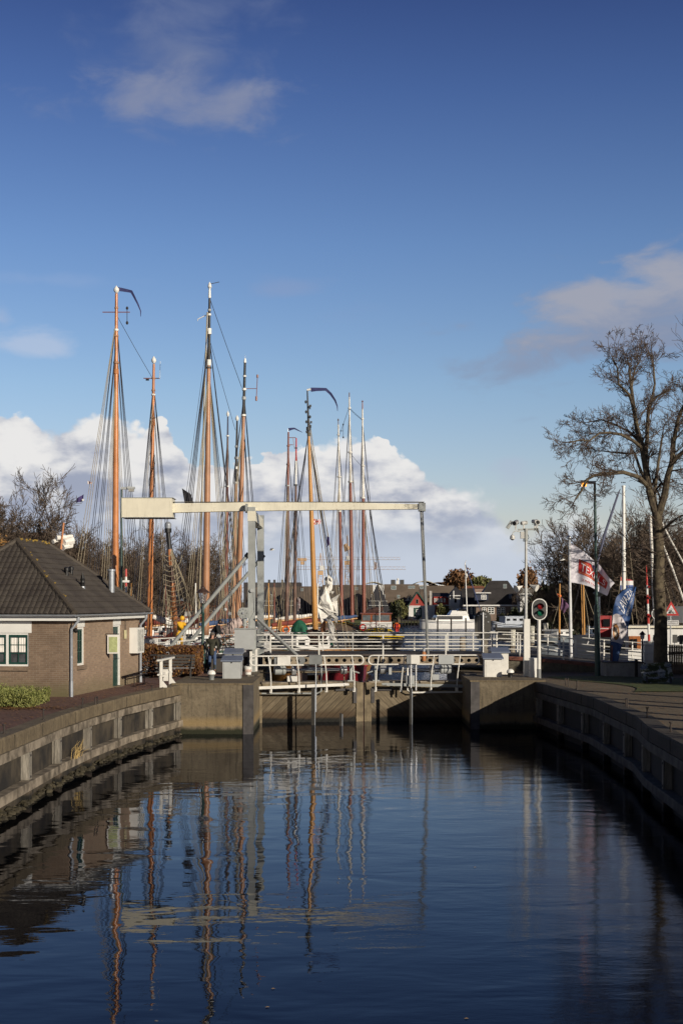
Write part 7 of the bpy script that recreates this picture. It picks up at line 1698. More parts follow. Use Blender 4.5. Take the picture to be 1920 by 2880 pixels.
c = P(988, 1880, 80); t = thing('fender', 'long blue fender hanging below the bridge railing', 'fender', c); MB().lathe(c, [(.03, -.36), (.12, -.28), (.13, 0), (.12, .2), (.05, .28), (.05, .34)], 12).build('body', mat('fender blue', (.01, .05, .32), .35), t, True); MB().tube(c + Vector((0, 0, .33)), c + Vector((0, 0, 1.2)), .012, None, 4).build('rope', SLT, t)
# orange cylinder on the girder
c = P(1191, 1845, 62.9); t = thing('fender', 'short orange brown fender on the bridge girder below the rod', 'fender', c); MB().lathe(c, [(.09, -.22), (.10, -.1), (.10, .12), (.06, .2)], 12).build('body', mat('fender rust', (.42, .17, .06), .6), t, True); MB().lathe(c, [(.07, .2), (.075, .3), (.03, .36)], 10).build('cap', zinc, t)

# ================================================================== mooring piles and pontoons
whitetop = mat('bird stained white', (.50, .49, .42), .85, var=.5, vs=6, bump=.5)
def pile(px, py, Y, w, wt_, lab, grp='mooring piles with white tops'):
    x = PX(px, Y); zt_ = PZ(py, Y); t = thing('mooring_pile', lab, 'pile', (x, Y, 0), grp); r = w * Y / F / 2
    MB().lathe((x, Y, -1), [(r, 0), (r * .95, zt_ + 1 - wt_)], 10).build('shaft', woodrail if Y < 110 else dwood, t)
    if wt_ > .05: MB().lathe((x, Y, zt_ - wt_ + .002), [(r, 0), (r, wt_ - .02), (r * .8, wt_)], 10).build('painted_top', whitetop, t)
pile(1440, 1771, 92, 17, 1.0, 'white topped mooring pile standing alone in open water beside the control boxes')
pile(1495, 1760, 92, 14, 1.1, 'white topped mooring pile showing between the column and the ship signal')
pile(1533, 1752, 92, 15, .45, 'white topped mooring pile just beside the ship signal pole')
pile(1300, 1792, 88, 18, .0, 'grey timber mooring pile seen through the bridge railing', None)
for px, Y, lab in ((1230, 235, 'dark pile before the bow of the white motor cruiser'), (1268, 235, 'dark pile before the middle of the white motor cruiser'), (1309, 233, 'dark pile before the stern of the white motor cruiser')): pile(px, 1738, Y, 4.5, 0, lab, 'dark piles in front of the motor cruiser')
for px in (1394, 1480): pile(px, 1755, 180, 6, 0, 'dark jetty pile under the lifted white boats, %s' % ('near the oval signal' if px < 1400 else 'behind the square column'), 'jetty piles')
# ---- boats further off
def cruiser(x0, x1, Y, yw, yd, lab, hm, cabs, flip=1, nm='motor_boat', cat='motor boat'):
    t = thing(nm, lab, cat, (PX((x0 + x1) / 2, Y), Y, 0)); zd = PZ(yd, Y)
    D = hull(t, (PX(x1 if flip > 0 else x0, Y), Y + 1), (PX(x0 if flip > 0 else x1, Y), Y - 1), abs(x1 - x0) * Y / F * .32, zd, hm, [(-.02, .04, black), (-.25, .05, mat('navy stripe', (.03, .05, .10), .4))], .35, .35, .15)
    for s, l, w, h, wm_, rm, n_ in cabs: cabin(t, D, s, l, w, h, wm_, rm, n_)
    return t, D
t, D = cruiser(1178, 1340, 250, 1768, 1748, 'large white motor cruiser with dark wraparound windows', hullwhite, [])
c = D(.45); MB().box((c.x, c.y, c.z + .55), (6.4, 2.8, 1.1), D.ang, taper=.88).build('deckhouse', hullwhite, t); MB().box((c.x - .3, c.y - 1.36, c.z + .68), (4.6, .16, .62), D.ang).build('window_band', darkgl, t)
MB().box((c.x + 1.2, c.y, c.z + 1.55), (3.4, 2.2, .8), D.ang, taper=.7).build('flybridge', hullwhite, t); MB().box((c.x + 1.8, c.y - .2, c.z + 2.1), (1.6, 1.7, .3), D.ang, taper=.7).build('windscreen', darkgl, t); MB().box((c.x - 3.2, c.y - .3, c.z + .5), (1.0, 2.5, .4), D.ang).build('cockpit_screen', darkgl, t)
t = thing('sailing_yacht', 'white sailing yacht with a tall bare mast moored behind the motor cruiser', 'sailing yacht', (PX(1312, 262), 262, 0)); D = hull(t, (PX(1360, 262), 264), (PX(1280, 262), 260), 3, .9, hullwhite, [], .2)
am = mast(t, 1313, 1735, 1307, 1582, 262, 3.2, 2.6, [(1735, 1582, winwhite)], [], False); MB().tube(P(1307, 1582, 262), P(1310, 1576, 262), .05).lathe(P(1311, 1619, 262), [(.1, -.4), (.25, 0), (.1, .4)], 8).build('radar', hullwhite, t)
MB().tube(P(1308, 1588, 262), P(1352, 1722, 262), .10, .07, 5).build('furled_jib', mat('navy cover', (.03, .05, .14), .7), t); stays(t, am, 262, [(1590, fans((1300, 1317), 1735), 0, SD, .03)]); cabin(t, D, .5, 3, 1.6, .5, hullwhite, hullwhite, 3)
t, D = cruiser(1151, 1182, 300, 1754, 1746, 'small red open boat moored at the red shed', mat('hull red', (.5, .02, .02), .4), [(.6, .9, .9, .8, hullwhite, hullwhite, 2)])
t, D = cruiser(1330, 1372, 255, 1760, 1748, 'blue and white cabin boat behind the oval signal', hullgrey, [(.5, 2.2, 1.4, 1.0, hullwhite, hullblue, 2)])
t, D = cruiser(1380, 1470, 190, 1765, 1756, 'old white motor boat lying at the jetty behind the control boxes', mat('faded white', (.36, .40, .46), .5), [(.35, 3, 1.6, 1.0, mat('faded white', (.36, .4, .46)), mat('faded white', (.36, .4, .46)), 3)])
jt = thing('jetty', 'dark timber jetty in front of the far houses', 'jetty', (PX(1150, 290), 288, 0)); MB().bb(PX(1100, 288), PX(1210, 288), 287, 289, .75, 1.05).build('deck', dwood, jt)
for k in range(12): MB().tube((PX(1102 + k * 9, 287), 287, -.5), (PX(1102 + k * 9, 287), 287, 1.6 if k % 3 == 0 else 1.0), .12, None, 5).build('pile', dwood, jt)
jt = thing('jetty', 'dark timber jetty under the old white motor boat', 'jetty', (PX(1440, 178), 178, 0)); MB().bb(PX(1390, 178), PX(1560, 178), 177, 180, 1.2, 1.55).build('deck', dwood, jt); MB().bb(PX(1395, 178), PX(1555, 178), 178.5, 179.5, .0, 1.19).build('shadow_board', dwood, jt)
# ---- boats by the right bank, behind the ramp
t = thing('covered_boat', 'boat under a grey tarpaulin dome behind the ramp railing', 'boat', (PX(1575, 84), 84, 0)); D = hull(t, (PX(1620, 85), 86), (PX(1520, 83), 83), 2.6, 1.6, hullgrey, [(0, .04, hullwhite)], .7)
MB().grid(lambda u, v: D(.12 + .74 * u, (2 * v - 1) * .9, .15 + 1.15 * math.sin(math.pi * v) ** .6 * math.sin(math.pi * (u * .9 + .05)) ** .35), 16, 12, (0, 0, -.02)).build('tarpaulin', mat('grey tarpaulin', (.17, .20, .22), .6, var=.2, vs=2, bump=.4, bs=3), t, True)
cabin(t, D, .5, 1.6, .9, .3, hullwhite, hullwhite, 2, 'hatch', 0, 1.2)
t = thing('sailing_boat', 'small sailing boat with a yellow wood mast and a purple pennant before the flagpole', 'sailing boat', (PX(1575, 80), 80, 0)); D = hull(t, (PX(1610, 81), 82), (PX(1540, 79), 79), 2.4, 1.1, hullblk, [(0, .05, winwhite)], .8)
am = mast(t, 1571, 1855, 1573, 1642, 80, 7.5, 4.5, [(1855, 1800, winwhite), (1800, 1642, goldmast)], [(1676, orange, 1.8, .12)], False)
MB().tube(P(1566, 1670, 80), P(1574, 1678, 80), .03).build('fitting', orange, t)
MB().grid(lambda u, v: P(1577 + 22 * u * (1 - .3 * v) + 2 * math.sin(v * 5), 1680 + 46 * v * (1 - abs(u - .6) * .5) + 22 * u * (1 - v), 79.9 + .08 * math.sin(u * 8)), 8, 8, (0, .02, 0)).build('pennant', mat('purple cloth', (.12, .06, .12), .8, var=.4, vs=5), t)
stays(t, am, 80, [(1690, [(1540, 1800), (1606, 1800)], 0, SLT, .012), (1700, [(1520, 1750)], 0, SD, .015)])
t = thing('sailing_boat', 'sailing boat with two close yellow wood masts behind the street lamp', 'sailing boat', (PX(1640, 84), 84, 0)); D = hull(t, (PX(1700, 86), 87), (PX(1610, 83), 83), 2.8, 1.2, hullwhite, [(0, .05, brownwood)], .7)
am = mast(t, 1642, 1790, 1638, 1600, 84, 5.5, 4.5, [(1790, 1600, goldmast)], [], False); mast(t, 1637, 1790, 1633, 1640, 84.4, 3, 2.5, [(1790, 1640, goldmast)], [], False, 'spar')
stays(t, am, 84, [(1645, [(1669, 1730), (1655, 1760)], 0, SLT, .016), (1610, [(1600, 1760)], 0, SD, .014)]); cabin(t, D, .5, 2, 1.4, .8, hullwhite, brownwood, 2)
t = thing('cabin_boat', 'cream cabin cruiser with a red canopy beside the blue banner', 'boat', (PX(1690, 78), 78, 0)); D = hull(t, (PX(1750, 79), 80), (PX(1640, 77), 77), 3.0, 1.3, cream, [(-.05, .05, hullblk)], .6)
cabin(t, D, .62, 2.2, 1.8, 1.6, cream, cream, 2); c = P(1697, 1790, 76.8)
mb = MB(); mb.box((c.x, c.y, c.z + .55), (.85, 1.3, 1.15), 0, taper=.75); mb.build('red_canopy', mat('red canvas', (.30, .03, .03), .75, var=.2, vs=3, bump=.4, bs=4), t); MB().box((c.x + .02, c.y - .62, c.z + .75), (.36, .06, .4)).build('window', glass, t)
MB().path([P(1655, 1760, 76), P(1655, 1800, 76), P(1650, 1812, 76)], .03, 5).path([P(1655, 1768, 76), P(1710, 1768, 76)], .02, 5).build('pulpit', hullwhite, t)
t = thing('houseboat', 'long white houseboat with a varnished wood door behind the barrier pillar', 'houseboat', (PX(1830, 76), 76, 0)); D = hull(t, (PX(2060, 78), 79), (PX(1735, 75), 74.5), 4.2, 1.1, hullwhite, [(0, .05, hullblk)], .9, .2)
z0_, z1_ = 1.1, PZ(1765, 75)
hw = MB().bb(PX(1762, 74.5), PX(2040, 74.5), 74.2, 77, z0_, z1_).build('deckhouse', hullwhite, t); MB().bb(PX(1754, 74.5), PX(2050, 74.5), 74.0, 77.2, z1_ + .002, z1_ + .1).build('roof', cream, hw)
MB().bb(PX(1768, 74.1), PX(1801, 74.1), 74.1, 74.19, PZ(1826, 74.1), PZ(1789, 74.1)).build('wood_door', mat('door varnish', (.35, .12, .03), .35, var=.3, vs=5), hw)
for px0, px1, py0, py1 in ((1774, 1779, 1797, 1824), (1784, 1790, 1797, 1824), (1745, 1757, 1800, 1830), (1846, 1872, 1788, 1802), (1905, 1930, 1788, 1802)): MB().bb(PX(px0, 74), PX(px1, 74), 73.99, 74.08, PZ(py1, 74), PZ(py0, 74)).build('window', glass, hw)
cabin(t, D, .42, 1.6, 1.4, .8, hullwhite, hullwhite, 2, 'wheelhouse', 0, 2.6)
am = mast(t, 1754, 1790, 1752, 1366, 76, 11, 8.5, [(1790, 1366, winwhite)], [(1368, winwhite, 1.35, .08), (1608, darkgrey, 1.1, .05), (1556, winwhite, 1.5, .08)], False)
for px in (1747, 1752, 1756): MB().ball(P(px, 1357, 76), .035, 8).build('masthead_light', black, t)
MB().path([P(1743, 1375, 76), P(1735, 1395, 76), P(1700, 1500, 76), P(1678, 1585, 76)], [.02, .055, .075, .05], 7).build('furled_jib', mat('grey blue sail', (.10, .11, .17), .8), t)
stays(t, am, 76, [(1372, fans((1790,), 1740), 0, SLT, .012), (1560, fans((1720, 1735, 1785), 1800), 0, SLT, .014), (1372, fans((1700,), 1790), 1, SLT, .01)])
t = thing('sailing_yacht', 'yacht whose white mast stands just behind the tree trunk, with slanting white spars', 'sailing yacht', (PX(1850, 84), 84, 0)); D = hull(t, (PX(1960, 86), 88), (PX(1800, 83), 82), 3.2, 1.2, hullwhite, [], .3)
am = mast(t, 1842, 1780, 1827, 1450, 84, 10, 8, [(1780, 1450, wm)], [], False); MB().path([P(1860, 1470, 84), P(1880, 1510, 84), P(1925, 1592, 84)], .05, 6).path([P(1862, 1530, 84), P(1890, 1600, 84), P(1925, 1700, 84)], .06, 6).build('spar', mat('worn white mast', (.7, .68, .62)), t)
stays(t, am, 84, [(1500, fans((1905,), 1760), 0, SLT, .015), (1460, fans((1920,), 1760), 0, SD, .013)]); cabin(t, D, .5, 3, 1.7, .7, hullwhite, hullwhite, 3)
for k, (px, py, Y, L_) in enumerate(((1690, 1838, 72.5, 2.8), (1600, 1822, 73, 2.4), (1545, 1830, 74, 2.2), (1470, 1838, 74, 3.6))):
    t = thing('dinghy', ['small white dinghy with a seat rail behind the ramp by the lamp', 'little white rowing boat moored below the flagpole', 'white tender tied beside the ship signal', 'low grey sloop lying behind the white control boxes'][k], 'dinghy', (PX(px, Y), Y, 0))
    D = hull(t, (PX(px, Y) + L_ / 2, Y + .5), (PX(px, Y) - L_ / 2, Y - .5), 1.3, .8 if k < 3 else .9, hullwhite if k < 3 else hullgrey, [(0.2, .035, white)], .4, .3, .2)
    MB().box(D(.4, 0, .25), (.3, 1.1, .05), D.ang).box(D(.65, 0, .25), (.3, 1.0, .05), D.ang).build('thwart', deckm, t)
    mb = MB(); mb.path([D(.1, -.8, .1), D(.12, -.8, .9), D(.35, -.8, 1.0), D(.38, -.8, .1)], .025, 5).path([D(.1, .8, .1), D(.12, .8, .9), D(.35, .8, 1.0), D(.38, .8, .1)], .025, 5); mb.build('rail', winwhite, t)
# ---- moored boats and clutter along the far side on the left, seen between the masts
rg = random.Random(31)
spec = [(360, 104, hullwhite, 'red brown sail cover'), (455, 118, hullwhite, 'white cabin'), (540, 106, hullblue, 'white cabin'), (745, 104, hullgreen, 'low white cabin'), (640, 128, hullwhite, 'tall white cabin'), (880, 128, hullblk, 'brown cabin'), (470, 132, hullbur, 'white wheelhouse'), (760, 138, hullwhite, 'row of small windows')]
col8 = ['white boat close behind the orange mast foot', 'white cruiser behind the rope nets', 'blue boat behind the hedge railing', 'green boat behind the portal cabinet', 'tall white boat behind the pink sail cover', 'black boat behind the golden mast', 'burgundy boat deep in the left harbour corner', 'white boat far behind the bridge portal']
for k, (px, Y, hm, d_) in enumerate(spec):
    t = thing('moored_boat', col8[k].replace('left ', '') + ' with a ' + d_, 'boat', (PX(px, Y), Y, 0), 'moored boats packed behind the tall ships')
    D = hull(t, (PX(px, Y) + 5, Y + 2), (PX(px, Y) - 5, Y - 2), 3.2, 1.2, hm, [(.02, .05, winwhite)], .6, .5)
    cabin(t, D, .5, 3.6, 1.9, 1.1 if k % 2 else 1.6, (hullwhite, brownwood, hullwhite)[k % 3], (deckm, hullwhite, redbrown)[k % 3], 4)
    am = mast(t, px + 12, 1795, px + 12 + rg.uniform(-4, 4), rg.uniform(1560, 1640), Y, 5, 3, [(1795, 1640, (goldmast, redbrown, winwhite)[k % 3])], [], False)
    stays(t, am, Y, [(1645, fans((px - 14, px - 4), 1790), -1, SLT, .018), (1645, fans((px + 28, px + 38), 1790), 1, SLT, .018)])
    furled(t, D(.45, 0, 1.9), D(.1, 0, 2.1), .18, (redsail, canvas, mat('blue cover', (.05, .09, .2), .8))[k % 3], seed=k, boomm=goldmast)
    r_ = MB().path([D(s, .95, .85) for s in (.15, .3, .5, .7, .85)], .02, 4)
    for s in (.15, .3, .5, .7, .85): r_.tube(D(s, .95, 0), D(s, .95, .85), .02, None, 4)
    r_.build('railing', winwhite, t)
# ---- flags on the rigging
fl = mat('flag dark', (.02, .02, .025), .85, var=.4, vs=3)
def flagthing(px, py, Y, w, h, m, lab, dirx=1, drop=0.0, lean=0.0):
    t = thing('flag', lab, 'flag', P(px, py, Y)); p = P(px, py, Y)
    MB().grid(lambda u, v: (p.x + dirx * w * u + lean * v * h, p.y + .05 * math.sin(u * 7), p.z - h * v * (1 - .35 * u) - drop * u * h), 10, 6, (0, .012, 0)).build('cloth', m, t); return t
flagthing(512, 1373, 85, .55, 1.5, fl, 'large black flag hanging beside the brown mast', 1, .25, .18)
t = flagthing(236, 1390, 86, .42, .42, mat('flag violet', (.05, .035, .13), .8), 'small violet flag with a pale star in the thin rigging', -1, .6, -.1); ring(MB(), lambda x, y: P(234 + x * 30, 1406 + y * 30, 85.9), 0, .1).build('star', winwhite, t)
flagthing(247, 1352, 86, .25, .2, mat('flag red white', (.4, .1, .1), .8, var=.5, vs=12, col2=(.7, .7, .7)), 'tiny red white and blue flag above the violet flag', 1, .4)
def chk():
    m, t, G, b, ob = nodes_mat('checked flag cloth'); ck = G.n('ShaderNodeTexChecker'); ck.inputs['Scale'].default_value = 8.5; ck.inputs['Color1'].default_value = (.45, .05, .05, 1); ck.inputs['Color2'].default_value = (.7, .68, .7, 1); t.links.new(ob, ck.inputs[0]); t.links.new(ck.outputs[0], b.inputs['Base Color']); return m
flagthing(881, 1459, 90, .46, .42, chk(), 'red and white checked flag beside the golden mast', 1, .1)
flagthing(1052, 1580, 150, .3, .9, mat('flag red white', (.4, .1, .1)), 'narrow red and white flag hanging in the rigging over the wheelhouse', 1, .1)
flagthing(919, 1508, 90, .16, .7, mat('flag violet', (.05, .035, .13)), 'thin dark pennant hanging in the golden mast rigging', 1, .1)
flagthing(838, 1680, 98, .14, .95, mat('flag red white', (.4, .1, .1)), 'rolled red and white flag on a staff before the dark roofs', 1, .1)
def duth():
    m, t, G, b, ob = nodes_mat('tricolour cloth'); s3 = G.n('ShaderNodeSeparateXYZ'); t.links.new(ob, s3.inputs[0]); r = G.ramp(G.m('ADD', G.m('MULTIPLY', s3.outputs[2], 1.3), 1.0), [(0, (.03, .08, .3)), (.38, (.65, .65, .65)), (.70, (.45, .03, .03))], 'CONSTANT'); G.put(b.inputs['Base Color'], r); return m
flagthing(1743, 1622, 80, .75, .75, duth(), 'red white and blue tricolour behind the white mast and the banner', 1, .3)

# ================================================================== the far shore
bricktr = brick_mat('far red brick', (.30, .09, .05), (.36, .12, .07), (.25, .2, .17), dirt=.2); roofbr = mat('far brown tiles', (.135, .105, .08), .85, var=.18, vs=.5)
roofdk = mat('far dark tiles', (.030, .030, .036), .8, var=.2, vs=.6); roofrd = mat('far orange tiles', (.33, .12, .05), .85, var=.2, vs=.6); wallwh = mat('far white wall', (.68, .68, .66), .7, var=.06); navy = mat('navy boarding', (.025, .035, .07), .7, var=.15); brickdk = mat('far dark brick', (.11, .08, .065), .9, var=.2, vs=1)
def gable(root, x0, x1, y0, y1, z0, ze, zr, wallm, roofm, axis='x', hip=0.0, ov=.3, nm='roof'):
    """walls with a pitched roof, ridge along axis"""
    MB().bb(x0, x1, y0, y1, z0, ze).build('wall', wallm, root)
    th = .12
    mb = MB()
    if axis == 'x':
        ym = (y0 + y1) / 2; a, b = x0 - ov, x1 + ov; ha = hip * (x1 - x0)
        zo = ze - ov * (zr - ze) / (ym - y0)
        mb.add([(a, y0 - ov, zo), (b, y0 - ov, zo), (b - ha, ym, zr), (a + ha, ym, zr), (a, y1 + ov, zo), (b, y1 + ov, zo)], [(0, 1, 2, 3), (5, 4, 3, 2), (4, 0, 3), (1, 5, 2), (0, 4, 5, 1)])
    else:
        xm = (x0 + x1) / 2; a, b = y0 - ov, y1 + ov; ha = hip * (y1 - y0); zo = ze - ov * (zr - ze) / (xm - x0)
        mb.add([(x0 - ov, a, zo), (x0 - ov, b, zo), (xm, b - ha, zr), (xm, a + ha, zr), (x1 + ov, a, zo), (x1 + ov, b, zo)], [(1, 0, 3, 2), (4, 5, 2, 3), (0, 1, 5, 4)] + ([(0, 4, 3), (5, 1, 2)]))
        if hip == 0: MB().poly([(x0, y0 - .02, ze), (x1, y0 - .02, ze), (xm, y0 - .02, zr - .15)], (0, .02, 0)).build('gable_wall', wallm, root)
    return mb.build(nm, roofm, root)
def windows(root, lst, Y, m=None, fm=None, bars=True):
    for px0, px1, py0, py1 in lst:
        x0, x1, z0, z1 = PX(px0, Y), PX(px1, Y), PZ(py1, Y), PZ(py0, Y); f = min(.12, (x1 - x0) * .12)
        fr_ = MB().bb(x0, x1, Y - .04, Y - .001, z0, z1).build('window', fm or winwhite, root)
        p = MB(); nx, nz = (2, 3) if bars else (1, 1); w, h = (x1 - x0 - f * (nx + 1)) / nx, (z1 - z0 - f * (nz + 1)) / nz
        for i in range(nx):
            for j in range(nz): p.bb(x0 + f + i * (w + f), x0 + f + i * (w + f) + w, Y - .055, Y - .041, z0 + f + j * (h + f), z0 + f + j * (h + f) + h)
        p.build('pane', m or glass, fr_)
def skylight(root, lst, y0, ze, ym, zr, Y0):
    """roof windows on a slope that faces the water"""
    for px0, px1, py0, py1 in lst:
        f = lambda px, py: roofhit(px, py, y0, ze, ym, zr)
        q = [f(px0, py1), f(px1, py1), f(px1, py0), f(px0, py0)]; n = Vector((0, -(zr - ze), ym - y0)).normalized() * .06
        fr_ = MB().poly([v + n * .2 for v in q], n).build('roof_window', boxgrey, root); c = sum(q, Vector()) / 4
        MB().poly([c + (v - c) * .75 + n * 1.4 for v in q], n * .1).build('pane', mat('roof glass', (.20, .25, .25), .1, var=.2), fr_)
def roofhit(px, py, y0, ze, ym, zr):
    k = (zr - ze) / (ym - y0); dx, dz = (px - 960) / F, (HZ - py) / F; Y = (ze - k * y0 - HC) / (dz - k) if False else (HC - ze + k * y0) / (k - dz); return Vector((dx * Y, Y, HC + dz * Y))
def rowhouse(px0, px1, yr, ye, Y, dep, lab, wm_=brickdk, rm=roofbr, sky=(), grp='brown roofed row houses across the harbour'):
    t = thing('row_house', lab, 'house', (PX((px0 + px1) / 2, Y), Y, .9), grp); ym = Y + dep / 2
    gable(t, PX(px0, Y), PX(px1, Y), Y, Y + dep, .9, PZ(ye, Y), PZ(yr, ym), wm_, rm, 'x', 0, .0)
    skylight(t, sky, Y, PZ(ye, Y), ym, PZ(yr, ym), Y); return t
rowhouse(1082, 1182, 1643, 1716, 306, 12, 'brown roofed house with paired roof windows behind the red shed', sky=((1099, 1114, 1648, 1659), (1147, 1158, 1648, 1656), (1159, 1166, 1648, 1656), (1180, 1190, 1650, 1657), (1116, 1124, 1674, 1683)))
rowhouse(1183, 1282, 1647, 1700, 312, 12, 'brown roofed house behind the white hipped cottage')
rowhouse(905, 1050, 1645, 1716, 308, 12, 'brown roofed house behind the three red brown masts', sky=((950, 957, 1652, 1660), (998, 1006, 1652, 1660)))
rowhouse(790, 904, 1649, 1716, 312, 12, 'brown roofed house behind the golden mast', sky=((846, 853, 1655, 1663), (893, 899, 1655, 1663)))
rowhouse(690, 789, 1652, 1716, 309, 12, 'brown roofed house behind the bridge portal')
t = thing('building', 'long dark flat roofed building behind the row houses', 'building', (PX(780, 340), 340, .9)); MB().bb(PX(685, 340), PX(845, 340), 340, 352, .9, PZ(1638, 340)).build('wall', mat('dark cladding', (.05, .045, .045), .7), t)
for px in (753, 768, 790): MB().bb(PX(px, 341), PX(px + 6, 341), 342, 343, PZ(1638, 340), PZ(1630, 340)).build('chimney', darkgrey, t)
# dark gabled cross wings
def wing(px0, px1, yr, ye, Y, lab, m=roofdk, wallm_=navy):
    t = thing('gabled_house', lab, 'house', (PX((px0 + px1) / 2, Y), Y, .9), 'gabled houses with dark boarded fronts'); x0, x1 = PX(px0, Y), PX(px1, Y)
    gable(t, x0, x1, Y, Y + 9, .9, PZ(ye, Y), PZ(yr, Y), wallm_, m, 'y'); w = (px1 - px0)
    MB().bb(x0 + .5, x1 - .5, Y - .7, Y - .1, PZ(1702, Y) - .12, PZ(1702, Y)).build('balcony', boxgrey, t); MB().bb(x0 + .5, x1 - .5, Y - .72, Y - .68, PZ(1690, Y) - .05, PZ(1690, Y)).build('balcony_rail', winwhite, t)
    windows(t, [(px0 + w * .2, px0 + w * .42, 1672, 1700), (px0 + w * .58, px0 + w * .8, 1672, 1700), (px0 + w * .15, px0 + w * .4, 1706, 1722), (px0 + w * .6, px0 + w * .85, 1706, 1722)], Y - .03, fm=boxgrey, bars=False); return t
wing(1030, 1096, 1643, 1712, 298, 'dark gabled house whose front shows beside the wheelhouse roof')
wing(724, 776, 1648, 1712, 299, 'dark gabled house between the portal posts and the weathered masts'); wing(884, 924, 1648, 1712, 300, 'dark gabled house just behind the golden mast', wallm_=navy); wing(800, 840, 1655, 1712, 302, 'dark gabled house behind the rolled flag')
for k, (px0, px1) in enumerate(((1098, 1110), (1123, 1134))): tag(MB().bb(PX(px0, 318), PX(px1, 318), 315, 317, PZ(1645, 318), PZ(1631, 318)).build('chimney_stack', darkgrey, loc=(PX(px0, 318), 316, 7.8)), ['square dark chimney on the brown roof, the one nearer the wheelhouse', 'square dark chimney on the brown roof, the one nearer the rod'][k], 'chimney')
tag(MB().bb(PX(1112, 318), PX(1119, 318), 315, 316, PZ(1645, 318), PZ(1634, 318)).lathe((PX(1117, 318), 315.5, PZ(1634, 318)), [(.15, 0), (.3, .3), (.1, .6)], 8).build('chimney_stack', winwhite, loc=(PX(1115, 318), 316, 7.8)), 'small white chimney between the two dark chimneys', 'chimney')
t = thing('dormer_gable', 'small white triangular dormer on the brown roof beside the red shed', 'dormer', (PX(1150, 303), 303, 6)); c = P(1150, 1690, 303); MB().poly([(c.x - .9, 302.8, c.z), (c.x + .9, 302.8, c.z), (c.x, 302.8, c.z + 1.15)], (0, .1, 0)).build('gable_wall', wallwh, t); MB().beam((c.x - 1.1, 302.9, c.z - .05), (c.x, 302.9, c.z + 1.4), 1.2, .12).beam((c.x + 1.1, 302.9, c.z - .05), (c.x, 302.9, c.z + 1.4), 1.2, .12).build('roof', roofbr, t); windows(t, [(1148, 1152, 1680, 1689)], 302.75, bars=False)
# pale hall roofs behind
for k, (a, b, yt_) in enumerate(((1160, 1230, 1633), (1020, 1080, 1636), (1205, 1262, 1637))):
    t = thing('hall', ['pale curved hall roof behind the rod of the drawbridge', 'pale curved hall roof behind the masts of the black ship', 'low grey hall roof behind the brown houses'][k], 'hall', (PX((a + b) / 2, 420), 420, .9)); x0, x1 = PX(a, 420), PX(b, 420)
    MB().bb(x0, x1, 420, 440, .9, PZ(1645, 420)).build('wall', wallwh, t); MB().grid(lambda u, v: (x0 + (x1 - x0) * u, 420 + 20 * v, PZ(1645, 420) + (PZ(yt_, 420) - PZ(1645, 420)) * math.sin(math.pi * u)), 16, 1, (0, 0, -.2)).build('roof', mat('pale metal roof', (.45, .42, .33), .6) if k < 2 else brickdk, t)
# red boathouse
Y = 300
t = thing('boathouse', 'red gabled boathouse with white lower walls and green eaves', 'house', (PX(1174, Y), Y, .9)); x0, x1, xm = PX(1149, Y), PX(1199, Y), PX(1173, Y); zr_, ze_ = PZ(1667, Y), PZ(1705, Y)
MB().bb(x0, x1, Y, Y + 6, .9, ze_).build('lower_wall', wallwh, t); MB().poly([(x0, Y - .03, ze_), (x1, Y - .03, ze_), (xm, Y - .03, zr_)], (0, .05, 0)).build('red_gable', mat('red boarding', (.30, .035, .025), .7), t)
MB().bb(x0 - .1, x1 + .1, Y - .2, Y - .04, ze_ - .1, ze_ + .12).build('fascia', wallwh, t)
MB().beam((x0 - .4, Y - .1, ze_ - .4), (xm, Y - .1, zr_ + .2), .5, .2).beam((x1 + .4, Y - .1, ze_ - .4), (xm, Y - .1, zr_ + .2), .5, .2).build('barge_board', mat('green trim', (.02, .07, .05), .6), t)
mb = MB(); mb.add([(x0 - .4, Y, ze_ - .3), (xm, Y, zr_ + .2), (xm, Y + 6.2, zr_ + .2), (x0 - .4, Y + 6.2, ze_ - .3), (x1 + .4, Y, ze_ - .3), (x1 + .4, Y + 6.2, ze_ - .3)], [(0, 1, 2, 3), (1, 4, 5, 2)]); mb.build('roof', roofdk, t)
windows(t, [(1169, 1176, 1685, 1698)], Y - .05, fm=mat('drab frame', (.25, .22, .18), .7), bars=False); MB().bb(PX(1163, Y), PX(1185, Y), Y - .08, Y - .01, .95, PZ(1709, Y)).build('green_door', mat('green trim', (.02, .07, .05)), t); windows(t, [(1169, 1181, 1714, 1730)], Y - .1, bars=True)
# red terrace and white annex
t = thing('cottage', 'low red boarded cottage with a row of white windows under a dark roof', 'house', (PX(1235, 303), 303, .9)); Y = 303
gable(t, PX(1212, Y), PX(1262, Y), Y + .5, Y + 7, .9, PZ(1680, Y), PZ(1667, Y), mat('red boarding', (.3, .035, .025)), roofdk, 'x', .05); MB().bb(PX(1219, Y), PX(1254, Y), Y, Y + .49, PZ(1702, Y), PZ(1678, Y)).build('bay', mat('red boarding', (.3, .035, .025)), t)
windows(t, [(1220, 1227, 1683, 1694), (1229, 1235, 1683, 1694), (1237, 1244, 1683, 1694), (1247, 1252, 1683, 1694)], Y - .02); MB().bb(PX(1207, Y), PX(1214, Y), Y + .2, Y + .45, 1, PZ(1662, Y)).build('white_post', mat('grey post', (.4, .38, .35), .7), t)
t = thing('garden_wall', 'white rendered garden wall and lean to beside the red boathouse', 'wall', (PX(1213, 299), 299, .9)); MB().bb(PX(1202, 299), PX(1222, 299), 299, 302, .9, PZ(1702, 299)).build('wall', wallwh, t); MB().bb(PX(1220, 299), PX(1285, 299), 299.2, 299.6, PZ(1704, 299), PZ(1701, 299)).build('rail', wallwh, t)
